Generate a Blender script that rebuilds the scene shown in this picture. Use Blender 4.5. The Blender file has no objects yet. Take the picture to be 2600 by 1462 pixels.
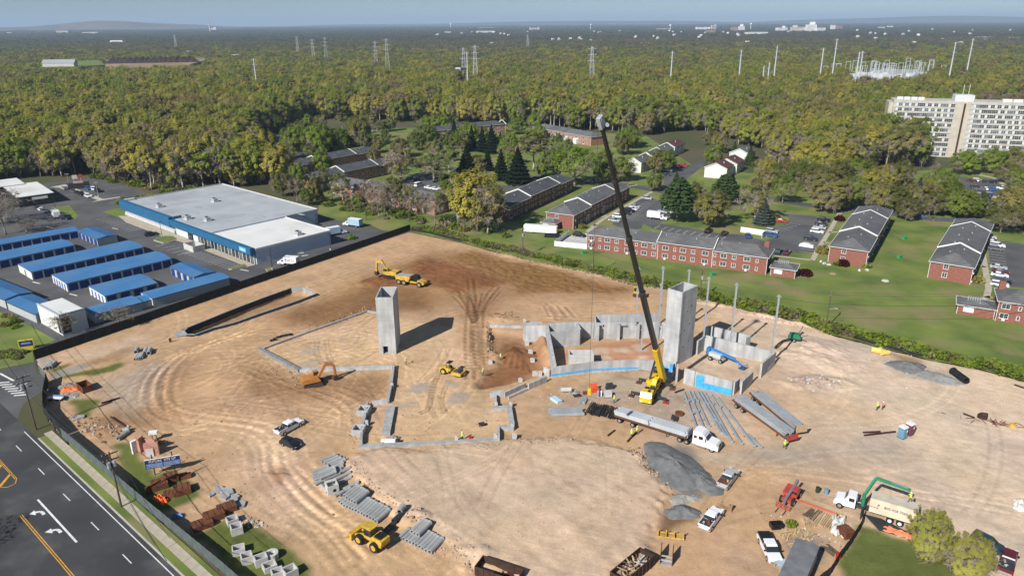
import bpy, bmesh, math, random
import numpy as np
from mathutils import Vector, Matrix
# ---------------------------------------------------------------- camera, sky, sun, exposure
SC = bpy.context.scene
CAM_H = 74.0                                     # drone height in metres
cam = bpy.data.objects.new('camera', bpy.data.cameras.new('camera')); SC.collection.objects.link(cam)
cam.data.sensor_width = 36.0; cam.data.lens = 36.0*1837/2600
cam.data.clip_start = 1.0; cam.data.clip_end = 60000.0
cam.matrix_world = (Matrix.Translation((0, 0, CAM_H)) @ Matrix.Rotation(math.pi/2-math.atan(674/1837), 4, 'X')
                    @ Matrix.Rotation(-17/2600, 4, 'Z'))
SC.camera = cam
SUN_EL = math.radians(36.5); SUN_AZ = math.atan2(-12.2, -15.3)      # towards the sun: behind the drone, to its left
W = bpy.data.worlds.new('World'); SC.world = W; W.use_nodes = True
_n = W.node_tree.nodes; _l = W.node_tree.links; _n.clear()
sky = _n.new('ShaderNodeTexSky'); sky.sky_type = 'NISHITA'; sky.sun_disc = False
sky.sun_elevation = SUN_EL; sky.sun_rotation = SUN_AZ; sky.air_density = 1.0; sky.dust_density = 0.2; sky.ozone_density = 1.5
_bg = _n.new('ShaderNodeBackground'); _bg.inputs[1].default_value = 0.06
_tc = _n.new('ShaderNodeTexCoord'); _mp = _n.new('ShaderNodeMapping'); _mp.inputs['Location'].default_value = (0, 0, .07); _mp.inputs['Scale'].default_value = (1, 1, .93)   # clear air: the sky stays blue down to the skyline
_l.new(_tc.outputs['Generated'], _mp.inputs[0]); _l.new(_mp.outputs[0], sky.inputs[0])
_o = _n.new('ShaderNodeOutputWorld'); _l.new(sky.outputs[0], _bg.inputs[0]); _l.new(_bg.outputs[0], _o.inputs[0])
_s = bpy.data.lights.new('sun', 'SUN'); _s.energy = 5.0; _s.angle = math.radians(0.53); _s.color = (1.0, 0.965, 0.91)
sun = bpy.data.objects.new('sun', _s); SC.collection.objects.link(sun)
sun.rotation_euler = Vector((12.2, 15.3, -14.48)).to_track_quat('-Z', 'Y').to_euler()
SC.view_settings.view_transform = 'Standard'; SC.view_settings.look = 'None'
SC.view_settings.exposure = 0.32; SC.view_settings.gamma = 1.0; SC.view_settings.use_curve_mapping = False
SC.cycles.max_bounces = 5; SC.cycles.diffuse_bounces = 2; SC.cycles.glossy_bounces = 2; SC.cycles.transmission_bounces = 2
SC.cycles.transparent_max_bounces = 4; SC.cycles.volume_bounces = 0; SC.cycles.caustics_reflective = False; SC.cycles.caustics_refractive = False
SC.cycles.use_denoising = True
rnd = random.Random(7)
# ---------------------------------------------------------------- helpers
COL = SC.collection
V = Vector
def tag(o, label=None, cat=None, group=None, kind=None):
    for k, v in (('label', label), ('category', cat), ('group', group), ('kind', kind)):
        if v: o[k] = v
    return o
def thing(name, label, cat, loc=(0, 0, 0), rz=0.0, group=None):
    o = bpy.data.objects.new(name, None); COL.objects.link(o); o.empty_display_size = 0.3
    o.location = (loc[0], loc[1], loc[2] if len(loc) > 2 else 0.0); o.rotation_euler = (0, 0, rz)
    return tag(o, label, cat, group)
def part(name, me, parent, loc=(0, 0, 0), rz=0.0, sc=None):
    o = bpy.data.objects.new(name, me); COL.objects.link(o); o.parent = parent
    o.location = loc; o.rotation_euler = (0, 0, rz)
    if sc: o.scale = sc
    return o
def copy_tree(o, parent=None):
    c = o.copy(); COL.objects.link(c); c.parent = parent
    for ch in o.children: copy_tree(ch, c)
    return c
def head(a, b): return math.atan2(b[1]-a[1], b[0]-a[0])
def dist(a, b): return math.hypot(b[0]-a[0], b[1]-a[1])
def mid(a, b, t=0.5): return (a[0]+(b[0]-a[0])*t, a[1]+(b[1]-a[1])*t)
class MB:
    """collects shapes, then becomes one mesh"""
    def __init__(s): s.v = []; s.f = []; s.m = []
    def add(s, vs, fs, m=0):
        k = len(s.v); s.v += [tuple(p) for p in vs]; s.f += [tuple(i+k for i in f) for f in fs]; s.m += [m]*len(fs); return s
    def box(s, x, y, z, sx, sy, sz, m=0, rz=0.0, tx=1.0, ty=1.0):
        c, n = math.cos(rz), math.sin(rz); P = []
        for zz, kx, ky in ((z, 1, 1), (z+sz, tx, ty)):
            for ax, ay in ((-1, -1), (1, -1), (1, 1), (-1, 1)):
                u, w = ax*sx/2*kx, ay*sy/2*ky; P.append((x+u*c-w*n, y+u*n+w*c, zz))
        return s.add(P, [(3, 2, 1, 0), (4, 5, 6, 7), (0, 1, 5, 4), (1, 2, 6, 5), (2, 3, 7, 6), (3, 0, 4, 7)], m)
    def bar(s, p, q, w, h, m=0):
        p, q = V(p), V(q); d = (q-p).normalized(); up = V((0, 0, 1)) if abs(d.z) < .98 else V((0, 1, 0))
        a = d.cross(up).normalized()*w/2; b = a.cross(d).normalized()*h/2
        return s.add([p-a-b, p+a-b, p+a+b, p-a+b, q-a-b, q+a-b, q+a+b, q-a+b], [(0, 1, 2, 3), (7, 6, 5, 4), (0, 4, 5, 1), (1, 5, 6, 2), (2, 6, 7, 3), (3, 7, 4, 0)], m)
    def cyl(s, p, q, r, r2=None, n=10, m=0, cap=True):
        p, q = V(p), V(q); r2 = r if r2 is None else r2; d = (q-p).normalized()
        a = d.orthogonal().normalized(); b = d.cross(a); P = []
        for c, rr in ((p, r), (q, r2)):
            for i in range(n):
                t = 2*math.pi*i/n; P.append(c+(a*math.cos(t)+b*math.sin(t))*rr)
        F = [(i, (i+1) % n, n+(i+1) % n, n+i) for i in range(n)]
        if cap: F += [tuple(range(n-1, -1, -1)), tuple(range(n, 2*n))]
        return s.add(P, F, m)
    def pipe(s, p, q, r, ri, n=12, m=0):
        p, q = V(p), V(q); d = (q-p).normalized(); a = d.orthogonal().normalized(); b = d.cross(a); P = []
        for c, rr in ((p, r), (q, r), (q, ri), (p, ri)):
            for i in range(n):
                t = 2*math.pi*i/n; P.append(c+(a*math.cos(t)+b*math.sin(t))*rr)
        F = []
        for k in range(4):
            k2 = (k+1) % 4
            F += [(k*n+i, k*n+(i+1) % n, k2*n+(i+1) % n, k2*n+i) for i in range(n)]
        return s.add(P, F, m)
    def prism(s, poly, z0, z1, m=0):
        n = len(poly)
        if sum(poly[i][0]*poly[(i+1) % n][1]-poly[(i+1) % n][0]*poly[i][1] for i in range(n)) < 0: poly = poly[::-1]
        P = [(p[0], p[1], z0) for p in poly]+[(p[0], p[1], z1) for p in poly]
        F = [tuple(range(n-1, -1, -1)), tuple(range(n, 2*n))]+[(i, (i+1) % n, n+(i+1) % n, n+i) for i in range(n)]
        return s.add(P, F, m)
    def side(s, prof, y0, y1, m=0, inset=0.0):
        """profile in x-z, extruded across y; inset narrows points above the profile's middle (tumblehome)"""
        n = len(prof); zt = max(p[1] for p in prof); zb = min(p[1] for p in prof); P = []
        for y, sg in ((y0, 1), (y1, -1)):
            for x, z in prof: P.append((x, y+sg*inset*(z-zb)/(zt-zb+1e-6), z))
        ar = sum(prof[i][0]*prof[(i+1) % n][1]-prof[(i+1) % n][0]*prof[i][1] for i in range(n))
        F = [tuple(range(n)), tuple(range(2*n-1, n-1, -1))]+[(i, n+i, n+(i+1) % n, (i+1) % n) for i in range(n)]
        if ar < 0: F = [f[::-1] for f in F]
        return s.add(P, F, m)
    def poly(s, pts, m=0): return s.add(pts, [tuple(range(len(pts)))], m)
    def flat(s, pts, z, m=0):
        n = len(pts)
        if sum(pts[i][0]*pts[(i+1) % n][1]-pts[(i+1) % n][0]*pts[i][1] for i in range(n)) < 0: pts = pts[::-1]
        return s.add([(p[0], p[1], z) for p in pts], [tuple(range(n))], m)
    def strip(s, pts, w, z, m=0):
        for a, b in zip(pts, pts[1:]):
            d = V((b[0]-a[0], b[1]-a[1])); d.normalize(); nx, ny = -d.y*w/2, d.x*w/2
            s.add([(a[0]-nx, a[1]-ny, z), (b[0]-nx, b[1]-ny, z), (b[0]+nx, b[1]+ny, z), (a[0]+nx, a[1]+ny, z)], [(0, 1, 2, 3)], m)
        return s
    def tube(s, pts, r, n=6, m=0):
        for a, b in zip(pts, pts[1:]): s.cyl(a, b, r, r, n, m)
        return s
    def mesh(s, name, mats, smooth=False):
        me = bpy.data.meshes.new(name); me.from_pydata(s.v, [], s.f)
        for mt in (mats if isinstance(mats, (list, tuple)) else [mats]): me.materials.append(mt)
        if any(s.m): me.polygons.foreach_set('material_index', s.m)
        if smooth: me.polygons.foreach_set('use_smooth', [True]*len(s.f))
        me.update(); return me
    def obj(s, name, mats, parent=None, smooth=False, **kw):
        return part(name, s.mesh(name, mats, smooth), parent, **kw)
def struct(name, mb, mats, label=None): return tag(mb.obj(name, mats), label or None, None, None, 'structure')
def solo(name, label, cat, mb, mats, loc=(0, 0, 0), rz=0.0, group=None, smooth=False):
    o = mb.obj(name, mats, None, smooth); o.location = (loc[0], loc[1], loc[2] if len(loc) > 2 else 0); o.rotation_euler = (0, 0, rz)
    return tag(o, label, cat, group)
ORD = 'first second third fourth fifth sixth seventh eighth ninth tenth eleventh twelfth thirteenth fourteenth fifteenth sixteenth seventeenth eighteenth nineteenth twentieth'.split()
def nth(i): return ORD[i] if i < len(ORD) else '%dth' % (i+1)
# ---------------------------------------------------------------- materials
def M(name, c, rough=0.8, var=0.18, scale=0.6, bump=0.0, metal=0.0, spec=0.3, det=4.0, c2=None, rnd_obj=0.0, stretch=None, bscale=None, c3=None, s3=.03, w3=.5):
    m = bpy.data.materials.new(name); m.use_nodes = True; nt = m.node_tree; N = nt.nodes; L = nt.links
    b = N['Principled BSDF']; b.inputs['Roughness'].default_value = rough; b.inputs['Metallic'].default_value = metal
    b.inputs['Specular IOR Level'].default_value = spec
    if var <= 0 and not rnd_obj: b.inputs['Base Color'].default_value = (*c, 1); return m
    tc = N.new('ShaderNodeTexCoord'); nz = N.new('ShaderNodeTexNoise'); nz.inputs['Scale'].default_value = scale; nz.inputs['Detail'].default_value = det
    src = tc.outputs['Object']
    if stretch:
        mp = N.new('ShaderNodeMapping'); mp.inputs['Scale'].default_value = stretch; L.new(src, mp.inputs[0]); src = mp.outputs[0]
    L.new(src, nz.inputs['Vector'])
    rp = N.new('ShaderNodeValToRGB'); e = rp.color_ramp.elements
    lo = c2 if c2 else tuple(max(0, v*(1-var)) for v in c); hi = c if c2 else tuple(min(1, v*(1+var)) for v in c)
    e[0].position = .32; e[0].color = (*lo, 1); e[1].position = .68; e[1].color = (*hi, 1)
    L.new(nz.outputs['Fac'], rp.inputs[0]); out = rp.outputs[0]
    if c3:                                                                  # worn or stained patches with a shape of their own
        n3 = N.new('ShaderNodeTexNoise'); n3.inputs['Scale'].default_value = s3; n3.inputs['Detail'].default_value = 7; L.new(tc.outputs['Object'], n3.inputs['Vector'])
        r3 = N.new('ShaderNodeMapRange'); r3.inputs[1].default_value = .50; r3.inputs[2].default_value = .66; r3.inputs[4].default_value = w3; L.new(n3.outputs['Fac'], r3.inputs[0])
        x3 = N.new('ShaderNodeMix'); x3.data_type = 'RGBA'; L.new(r3.outputs[0], x3.inputs[0]); L.new(out, x3.inputs[6]); x3.inputs[7].default_value = (*c3, 1); out = x3.outputs[2]
    if rnd_obj:
        oi = N.new('ShaderNodeObjectInfo'); mr = N.new('ShaderNodeMapRange'); mr.inputs[3].default_value = 1-rnd_obj; mr.inputs[4].default_value = 1+rnd_obj
        L.new(oi.outputs['Random'], mr.inputs[0]); mx = N.new('ShaderNodeMix'); mx.data_type = 'RGBA'; mx.blend_type = 'MULTIPLY'; mx.inputs[0].default_value = 1
        cb = N.new('ShaderNodeCombineXYZ'); [L.new(mr.outputs[0], cb.inputs[i]) for i in range(3)]
        L.new(out, mx.inputs[6]); L.new(cb.outputs[0], mx.inputs[7]); out = mx.outputs[2]
    L.new(out, b.inputs['Base Color'])
    if bump:
        bp = N.new('ShaderNodeBump'); bp.inputs['Strength'].default_value = bump; bp.inputs['Distance'].default_value = .05
        nb = nz
        if bscale:
            nb = N.new('ShaderNodeTexNoise'); nb.inputs['Scale'].default_value = bscale; nb.inputs['Detail'].default_value = 3; L.new(src, nb.inputs['Vector'])
        L.new(nb.outputs['Fac'], bp.inputs['Height']); L.new(bp.outputs[0], b.inputs['Normal'])
    return m
CONC = M('concrete', (.405, .41, .41), .85, .2, .9, .3, stretch=(1, 1, .18), c3=(.30, .30, .30), s3=.35, w3=.6)
CONC_D = M('concrete_grey', (.33, .33, .325), .88, .2, .9, .3)
CONC_L = M('concrete_light', (.50, .49, .47), .85, .12, .8, .2)
PIPEC = M('pipe_concrete', (.33, .335, .33), .85, .14, 1.2, .2, rnd_obj=.12)
GALV = M('galvanised_steel', (.42, .45, .47), .5, .12, 1.0, metal=.35, spec=.5)
STEELD = M('dark_steel', (.055, .06, .065), .5, .2, 1.0, metal=.3)
BLACKP = M('black_paint', (.012, .013, .015), .35, .2, 1.0, spec=.5)
BLACKR = M('rubber', (.018, .018, .018), .85, .2, 2.0)
WHITEP = M('white_paint', (.78, .78, .77), .35, .04, .5, spec=.5)
YEL = M('machine_yellow', (.52, .335, .045), .55, .28, 1.3, spec=.3)
YELC = M('crane_yellow', (.72, .47, .012), .38, .08, .8, spec=.5)
ORNG = M('machine_orange', (.45, .19, .05), .5, .14, .8)
REDM = M('machine_red', (.40, .055, .04), .5, .16, .8)
RUST = M('rusty_steel', (.14, .052, .024), .85, .35, .8, .2)
RUSTD = M('dark_rust', (.055, .028, .02), .85, .3, .8)
GLASS = M('window_glass', (.02, .026, .032), .12, 0, spec=.7)
GLASSB = M('pale_glass', (.10, .12, .14), .15, .3, .4, spec=.6)
WOOD = M('lumber', (.50, .35, .20), .8, .25, 1.4, stretch=(.3, 4, 4), rnd_obj=.25)
WOODD = M('weathered_wood', (.13, .095, .065), .85, .25, 1.4)
HIVIS = M('hi_vis_cloth', (.62, .80, .06), .8, .1, 3.0)
HIVISO = M('orange_cloth', (.80, .22, .05), .8, .1, 3.0)
DENIM = M('dark_trousers', (.035, .04, .06), .85, .2, 3.0)
SKIN = M('skin', (.42, .25, .17), .6, .05, 3.0)
ORANGE_TARP = M('orange_tarp', (.85, .16, .035), .6, .2, 1.5, .4)
ASPH = M('asphalt', (.088, .088, .091), .9, .2, .12, .15, det=8, bscale=6, c3=(.125, .122, .118), s3=.05, w3=.8)
ASPHR = M('road_asphalt', (.052, .052, .055), .88, .18, .1, .15, det=8, bscale=6, c3=(.105, .102, .098), s3=.13, w3=.75)
PAINTW = M('white_line_paint', (.70, .70, .68), .7, .15, 1.0)
PAINTY = M('yellow_line_paint', (.62, .33, .03), .7, .2, 1.0)
SIDEW = M('sidewalk_concrete', (.42, .37, .29), .88, .12, .5, .1)
KERB = M('kerb_concrete', (.44, .41, .34), .88, .12, .5)
GRASS = M('lawn_grass', (.185, .222, .048), .9, .3, .09, .5, det=12, c2=(.085, .13, .025), bscale=2.0, c3=(.225, .19, .085), s3=.07, w3=.9)

# ================================================================ THE SETTING: terrain of the building site
NR = np.random.default_rng(11)
def inpoly(X, Y, poly):
    r = np.zeros(X.shape, bool); n = len(poly); j = n-1
    for i in range(n):
        xi, yi = poly[i]; xj, yj = poly[j]
        c = ((yi > Y) != (yj > Y))
        if yi != yj: r ^= c & (X < (xj-xi)*(Y-yi)/(yj-yi)+xi)
        j = i
    return r
def inp(x, y, poly):
    r = False; j = len(poly)-1
    for i in range(len(poly)):
        xi, yi = poly[i]; xj, yj = poly[j]
        if (yi > y) != (yj > y) and x < (xj-xi)*(y-yi)/(yj-yi)+xi: r = not r
        j = i
    return r
def vnoise(X, Y, cell, seed):
    g = np.random.default_rng(seed).random((257, 257)); x = X/cell; y = Y/cell
    xi = np.floor(x).astype(int); yi = np.floor(y).astype(int); fx = x-xi; fy = y-yi; fx = fx*fx*(3-2*fx); fy = fy*fy*(3-2*fy)
    a = g[xi % 257, yi % 257]; b = g[(xi+1) % 257, yi % 257]; c = g[xi % 257, (yi+1) % 257]; d = g[(xi+1) % 257, (yi+1) % 257]
    return (a*(1-fx)+b*fx)*(1-fy)+(c*(1-fx)+d*fx)*fy-.5
def fbm(X, Y, cell, seed, o=4): return sum(vnoise(X, Y, cell/2**k, seed+k)/1.8**k for k in range(o))
SITE = [(-38.92,264.32), (-17.64,249.43), (-6.72,238.92), (9.62,225.11), (26.21,214.29), (34.99,204.87), (45.45,199.94), (52.52,192.09), (58.66,187.66), (63.81,183.42), (70.01,178.67), (76.30,173.20), (80.16,166.31),
        (80.58,165.95), (88.67,158.68), (96.17,151.93), (105.75,146.54), (111.34,140.64), (190, 165), (190, 60), (-20, 60), (-41.2, 83.4), (-62.3, 100.4), (-86.5, 120.7), (-94.8, 129), (-98.4, 134.8), (-103, 143.7), (-107.6, 148.2), (-112.9, 155.1), (-97.6, 177.3), (-77.8, 207.1)]
def ragged(poly, step, amp, seed):
    r = random.Random(seed); o = []
    for a, b in zip(poly, poly[1:]+poly[:1]):
        n = max(1, int(dist(a, b)/step))
        for k in range(n): p = mid(a, b, k/n); o.append((p[0]+r.uniform(-amp, amp)*(k > 0), p[1]+r.uniform(-amp, amp)*(k > 0)))
    return o
SITE_R = ragged(SITE, 1.6, .35, 3)
GS = 0.36
gx = np.arange(-116, 188, GS); gy = np.arange(66, 270, GS)
GX, GY = np.meshgrid(gx, gy, indexing='ij')
WX = GX+fbm(GX, GY, 9, 21)*3.2; WY = GY+fbm(GX, GY, 9, 31)*3.2          # warped coordinates: natural edges
def blur(m, r):
    k = max(1, int(r/GS)); m = m.astype(np.float32)
    for _ in range(2):
        for ax in (0, 1):
            c = np.cumsum(np.concatenate([np.repeat(np.take(m, [0], ax), k+1, ax), m, np.repeat(np.take(m, [-1], ax), k, ax)], ax), ax)
            w = 2*k+1
            m = (np.take(c, range(w, c.shape[ax]), ax)-np.take(c, range(0, c.shape[ax]-w), ax))/w
    return m
def zone(poly, soft=1.0, warp=True): return blur(inpoly(WX if warp else GX, WY if warp else GY, poly), soft)
TAN = (.46, .298, .172); PINK = (.53, .388, .28); BROWN = (.185, .097, .042); REDB = (.205, .088, .036); OLIVE = (.215, .115, .043); GREY = (.33, .295, .25)
DGREY = (.15, .15, .145); LIGHT = (.575, .445, .325); GREEN = (.085, .115, .022); DRIVE = (.29, .265, .235); ORTAN = (.54, .37, .225)
soil = np.empty(GX.shape+(3,), np.float32); soil[:] = TAN; relief = fbm(GX, GY, 14, 41, 3)*.10
def paint(m, c):
    global soil
    soil = soil*(1-m[..., None])+np.array(c, np.float32)*m[..., None]
paint(np.clip((GX-44)/26, 0, 1)*.95, LIGHT)
FIELD = [(-24.71,233.12), (-13.28,239.70), (-6.57,232.73), (14.42,216.43), (32.87,201.58), (35.11,197.39), (21.20,197.65), (2.16,196.21), (-1.80,206.56), (-16.11,224.74)]
RED = [(-31.34,233.27), (-16.04,223.61), (-1.48,208.52), (-4.05,202.76), (-16.04,197.89), (-22.99,204.07), (-27.03,214.11), (-32.78,221.73)]
PAD = [(-30.44,110.72), (-26.18,106.13), (-19.59,98.46), (-14.44,94.62), (-10.71,90.44), (-7.68,87.90), (-4.79,83.40), (-3.64,84.43), (3.15,79.15), (13.04,81.50), (19.46,88.07), (23.54,94.98), (26.04,100.46), (26.23,104.00), (24.93,108.74), (23.43,112.10), (21.80,115.26), (15.65,118.64), (6.52,118.37), (-7.47,115.25), (-16.27,114.59), (-25.38,113.87)]
PIT = [(-5.26,170.03), (3.25,169.42), (5.31,167.52), (8.12,157.62), (8.80,149.65), (5.98,147.81), (4.00,144.19), (-1.74,141.20), (-6.92,139.56), (-4.40,152.26), (-4.98,163.18)]
m_field = zone(FIELD, 1.5); m_red = zone(RED, 1.5); m_pad = zone(PAD, 1.2)
for poly, c, s, a in (
    ([(-47.06,210.42), (-38.77,221.85), (-31.77,236.96), (-20.96,241.79), (-6.60,233.95), (17.70,214.26), (35.87,200.13), (34.72,192.96), (3.65,191.80), (-1.74,196.28), (-19.84,187.19), (-34.35,183.41), (-46.98,173.82), (-58.19,173.36), (-62.48,183.11), (-51.77,194.55)], (.35, .198, .096), 3.5, .95),
    ([(-62.48,183.11), (-51.37,192.80), (-41.32,206.35), (-24.23,200.33), (-20.74,183.97), (-32.20,184.97), (-37.91,185.07), (-45.92,176.72), (-55.34,173.31)], BROWN, 3.0, .8),
    ([(-45.00,208.38), (-40.00,214.37), (-33.87,207.18), (-37.40,202.45), (-43.85,203.99)], REDB, 1.0, 1), ([(-37.33,224.05), (-24.69,221.56), (-21.27,203.08), (-30.91,202.32), (-37.13,211.23)], BROWN, 2.5, .5),
    ([(-60.78,158.68), (-39.47,183.20), (-36.83,182.49), (-30.36,177.81), (-15.19,171.98), (-10.27,148.05), (-27.40,150.18), (-48.32,148.13)], ORTAN, 1.2, .8),
    ([(-27.14,148.93), (-10.62,153.48), (-8.69,143.01), (-4.47,136.31), (-1.21,130.43), (-0.43,122.70), (-2.88,118.34), (-28.33,117.06), (-30.57,124.79), (-29.68,134.00), (-25.99,133.95)], ORTAN, 1.2, .7),
    ([(-62.87,153.13), (-47.49,145.82), (-27.25,146.44), (-26.78,133.37), (-44.17,133.60), (-55.79,133.75)], BROWN, 2.5, .62),
    ([(-88.11,147.96), (-74.63,153.49), (-71.44,143.21), (-66.18,124.05), (-76.78,123.49), (-84.35,127.46), (-75.76,134.92)], BROWN, 2.5, .6),
    ([(-92.57,142.63), (-85.78,154.16), (-78.12,154.04), (-76.66,139.00), (-75.02,127.34), (-83.50,131.14)], GREY, 2.5, .5),
    ([(-86.54,126.41), (-81.59,131.12), (-76.39,124.52), (-75.45,119.14), (-80.93,119.53)], BROWN, 1.5, .55), ([(-109.35,156.52), (-99.46,163.77), (-94.42,170.53), (-86.82,158.75), (-101.40,154.89)], LIGHT, 2, .5),
    ([(-15.00,204.99), (-2.19,203.93), (3.22,195.98), (-2.10,190.90), (-8.38,177.44), (-14.27,177.54)], REDB, 2.0, .7), ([(-13.37,178.81), (-6.20,178.68), (-6.68,149.88), (-9.21,141.30), (-11.18,157.92)], (.36, .215, .115), 1.2, .75), ([(-17.92,206.70), (34.11,198.48), (21.99,186.22), (1.54,187.98), (-16.92,193.36)], (.42, .27, .15), 3, .5),
    ([(-55.23,126.75), (-38.71,117.39), (-36.28,103.37), (-30.10,95.39), (-25.82,89.46), (-38.11,95.47), (-47.72,105.63)], LIGHT, 3, .35), ([(-42.83,110.86), (-39.68,109.28), (-38.83,104.82), (-41.21,105.56)], BROWN, .8, .7),
    ([(3.96,133.64), (9.62,133.56), (21.73,144.79), (29.90,145.73), (34.57,138.97), (46.43,135.41), (43.36,121.16), (34.10,117.42), (29.01,117.49), (23.91,130.65), (15.19,132.57), (6.13,131.33)], GREY, 2.0, .62),
    ([(21.83,143.73), (25.84,146.33), (29.86,144.14), (27.89,141.07), (22.28,141.66)], BROWN, 1.0, .5), ([(32.60,129.65), (44.97,130.37), (49.69,115.39), (41.90,116.21), (35.20,122.06)], LIGHT, 2.0, .5),
    ([(31.16,115.24), (40.26,114.05), (53.86,113.89), (52.26,109.75), (35.90,108.93)], GREY, 2.5, .6), ([(39.14,112.82), (53.29,117.25), (67.92,118.67), (72.39,114.69), (66.72,109.60), (50.12,108.73)], GREY, 2.5, .5),
    ([(86.57,152.07), (91.34,152.99), (93.48,148.12), (97.33,141.71), (94.38,138.32), (88.04,144.51), (85.34,148.24)], GREY, 1.0, .8), ([(62.97,143.52), (69.26,143.88), (70.85,139.92), (67.70,136.20), (62.87,137.92)], (.40, .30, .255), 1.5, .7),
    ([(67.47,161.69), (81.48,164.80), (88.16,157.63), (87.64,152.06), (80.42,155.17), (73.79,160.51)], GREY, 2.0, .45), ([(59.23,138.81), (71.27,134.54), (75.48,123.66), (69.28,122.02), (61.42,129.25), (57.19,133.14)], ORTAN, 2.5, .55),
    ([(84.40,130.84), (87.81,131.18), (89.22,122.45), (86.35,122.14)], GREY, 1.8, .5), ([(67.20,121.36), (73.59,120.61), (73.88,117.05), (63.56,117.18)], GREY, 1.5, .5), ([(89.86,156.56), (96.17,151.93), (93.77,149.06), (91.09,152.50)], BROWN, .8, .8),
    ([(23.98,95.51), (29.77,97.61), (29.27,94.14), (25.35,93.15), (24.04,91.65), (22.34,91.42)], (.16, .085, .04), .7, .9), ([(23.16,112.79), (27.48,117.01), (31.47,116.96), (34.06,111.29), (34.44,102.71), (31.34,100.40), (28.00,101.31), (26.23,104.00), (24.93,108.74)], DGREY, .8, .9), ([(45.21,90.85), (49.03,89.51), (46.51,85.55), (44.46,84.61), (41.63,87.81)], DGREY, 1.0, .85), ([(32.88,90.71), (36.43,88.11), (35.39,82.31), (30.15,81.08)], GREY, 3, .5), ([(63.65,95.90), (76.07,87.73), (72.23,81.98), (69.85,85.33)], GREY, 3, .45),
    ([(-104.58,146.36), (-99.06,154.60), (-95.86,153.07), (-101.07,142.53)], DRIVE, .5, 1), ([(-114.34,157.11), (-111.00,157.06), (-105.81,153.47), (-106.25,152.01), (-108.24,148.25)], GREY, .8, .8), ([(-98.98,154.85), (-94.11,163.14), (-89.46,161.98), (-92.60,154.76), (-95.94,152.83)], OLIVE, 1, .5),
    ([(13.10,159.12), (37.33,164.17), (34.62,152.66), (18.85,152.41), (12.65,150.07)], (.44, .23, .13), .6, 1), ([(38.98,150.16), (46.47,157.03), (55.93,148.02), (48.58,142.23), (41.16,146.84)], LIGHT, .6, .8), ([(45.26,148.17), (52.30,145.76), (48.71,142.67), (44.83,144.95)], (.45, .3, .2), .8, .7)):
    paint(zone(poly, s)*a, c)
for poly in ([(19.01,159.32), (22.98,159.57), (23.02,155.75), (19.12,155.51)], [(24.30,159.55), (27.98,159.50), (28.95,156.56), (24.43,156.63)], [(28.98,160.90), (32.99,161.79), (32.24,156.81), (29.31,157.16)], [(29.69,154.75), (31.92,155.01), (31.37,152.67), (29.35,152.70)], [(19.22,155.21), (23.29,154.85), (23.52,152.79), (21.21,152.53)]):
    paint(zone(poly, .4, False)*.8, (.55, .42, .31))                     # pale plaster-like footings of the pit floor
paint(m_field*.95, OLIVE); paint(m_red*.95, REDB); paint(m_pad*.97, PINK); m_pit = zone(PIT, 1.0); paint(zone(PIT, .8)*.9, (.36, .20, .105))
paint(zone([(-1.90,163.68), (2.69,164.72), (6.23,154.58), (5.38,148.76), (-1.74,141.63), (-6.34,139.98), (-4.73,147.97)], 1.0)*.8, REDB)
m_green = np.zeros(GX.shape, np.float32)
for poly in ([(-105.11,150.08), (-102.80,154.66), (-101.80,153.65), (-103.00,148.64)], [(-99.89,144.72), (-96.58,148.08), (-92.35,154.25), (-92.06,151.56), (-94.69,145.76), (-98.45,142.93)], [(-94.33,134.77), (-91.45,135.53), (-88.48,135.09), (-86.04,132.71), (-87.15,127.49), (-90.42,128.99), (-92.33,131.64)],
             [(-74.94,119.13), (-72.68,119.56), (-66.90,113.12), (-63.34,109.00), (-60.27,110.16), (-58.70,108.95), (-54.82,106.19), (-51.42,103.00), (-54.55,98.48), (-57.62,97.53), (-69.62,108.67)], [(-66.34,109.74), (-58.85,101.70), (-54.36,98.52), (-55.69,97.52), (-69.79,110.69)],
             [(-47.26,91.47), (-45.22,95.44), (-45.11,94.93), (-42.29,93.68), (-39.87,94.11), (-34.15,88.70), (-27.80,82.89), (-27.48,80.18), (-33.44,80.23), (-39.69,82.99), (-51.58,93.83)],
             [(54.38,92.78), (56.60,91.54), (59.53,89.67), (59.95,85.91), (63.34,84.20), (67.46,80.74), (62.81,76.54), (44.16,78.78), (48.18,85.53), (51.51,89.23)]):
    m_green = np.maximum(m_green, zone(poly, .45))
paint(m_green*.93, GREEN)
soil *= (1+fbm(GX, GY, 7, 51, 4)*.20+fbm(GX, GY, 1.5, 61, 3)*.2)[..., None]
soil[..., 0] *= 1+fbm(GX, GY, 11, 71, 2)*.05; soil[..., 2] *= 1+fbm(GX, GY, 13, 81, 2)*.09
dry = 1-m_green
# relief: raised pad, pit, banks, mounds, clods
relief += m_pad*.7+m_field*fbm(GX, GY, 1.3, 91, 3)*.42+m_red*fbm(GX, GY, 1.6, 95, 3)*.3-m_pit*1.1
relief += blur(m_pad*(1-m_pad)*4, .4)*fbm(GX, GY, 1.2, 97, 3)*.5
def mound(p, rx, ry, h, rz=0.0, rough=.15, f=None):
    global relief
    c, s = math.cos(rz), math.sin(rz); u = ((GX-p[0])*c+(GY-p[1])*s)/rx; w = (-(GX-p[0])*s+(GY-p[1])*c)/ry
    d = np.sqrt(u*u+w*w)+fbm(GX, GY, 3, 101, 3)*.25
    relief += np.clip(1-d, 0, 1)**.9*h*(1+fbm(GX, GY, 1.0, 105, 3)*rough*2)
mound((28.47,145.24), 4.5, 1.6, 1.1, 0.1); mound((-40.50,207.31), 7, 3.5, 1.3, 0.4); mound((0.13,156.20), 5.5, 4.5, 1.6, .5); mound((7.56,160.26), 1.8, 9.5, 2.3, .1)
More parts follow.
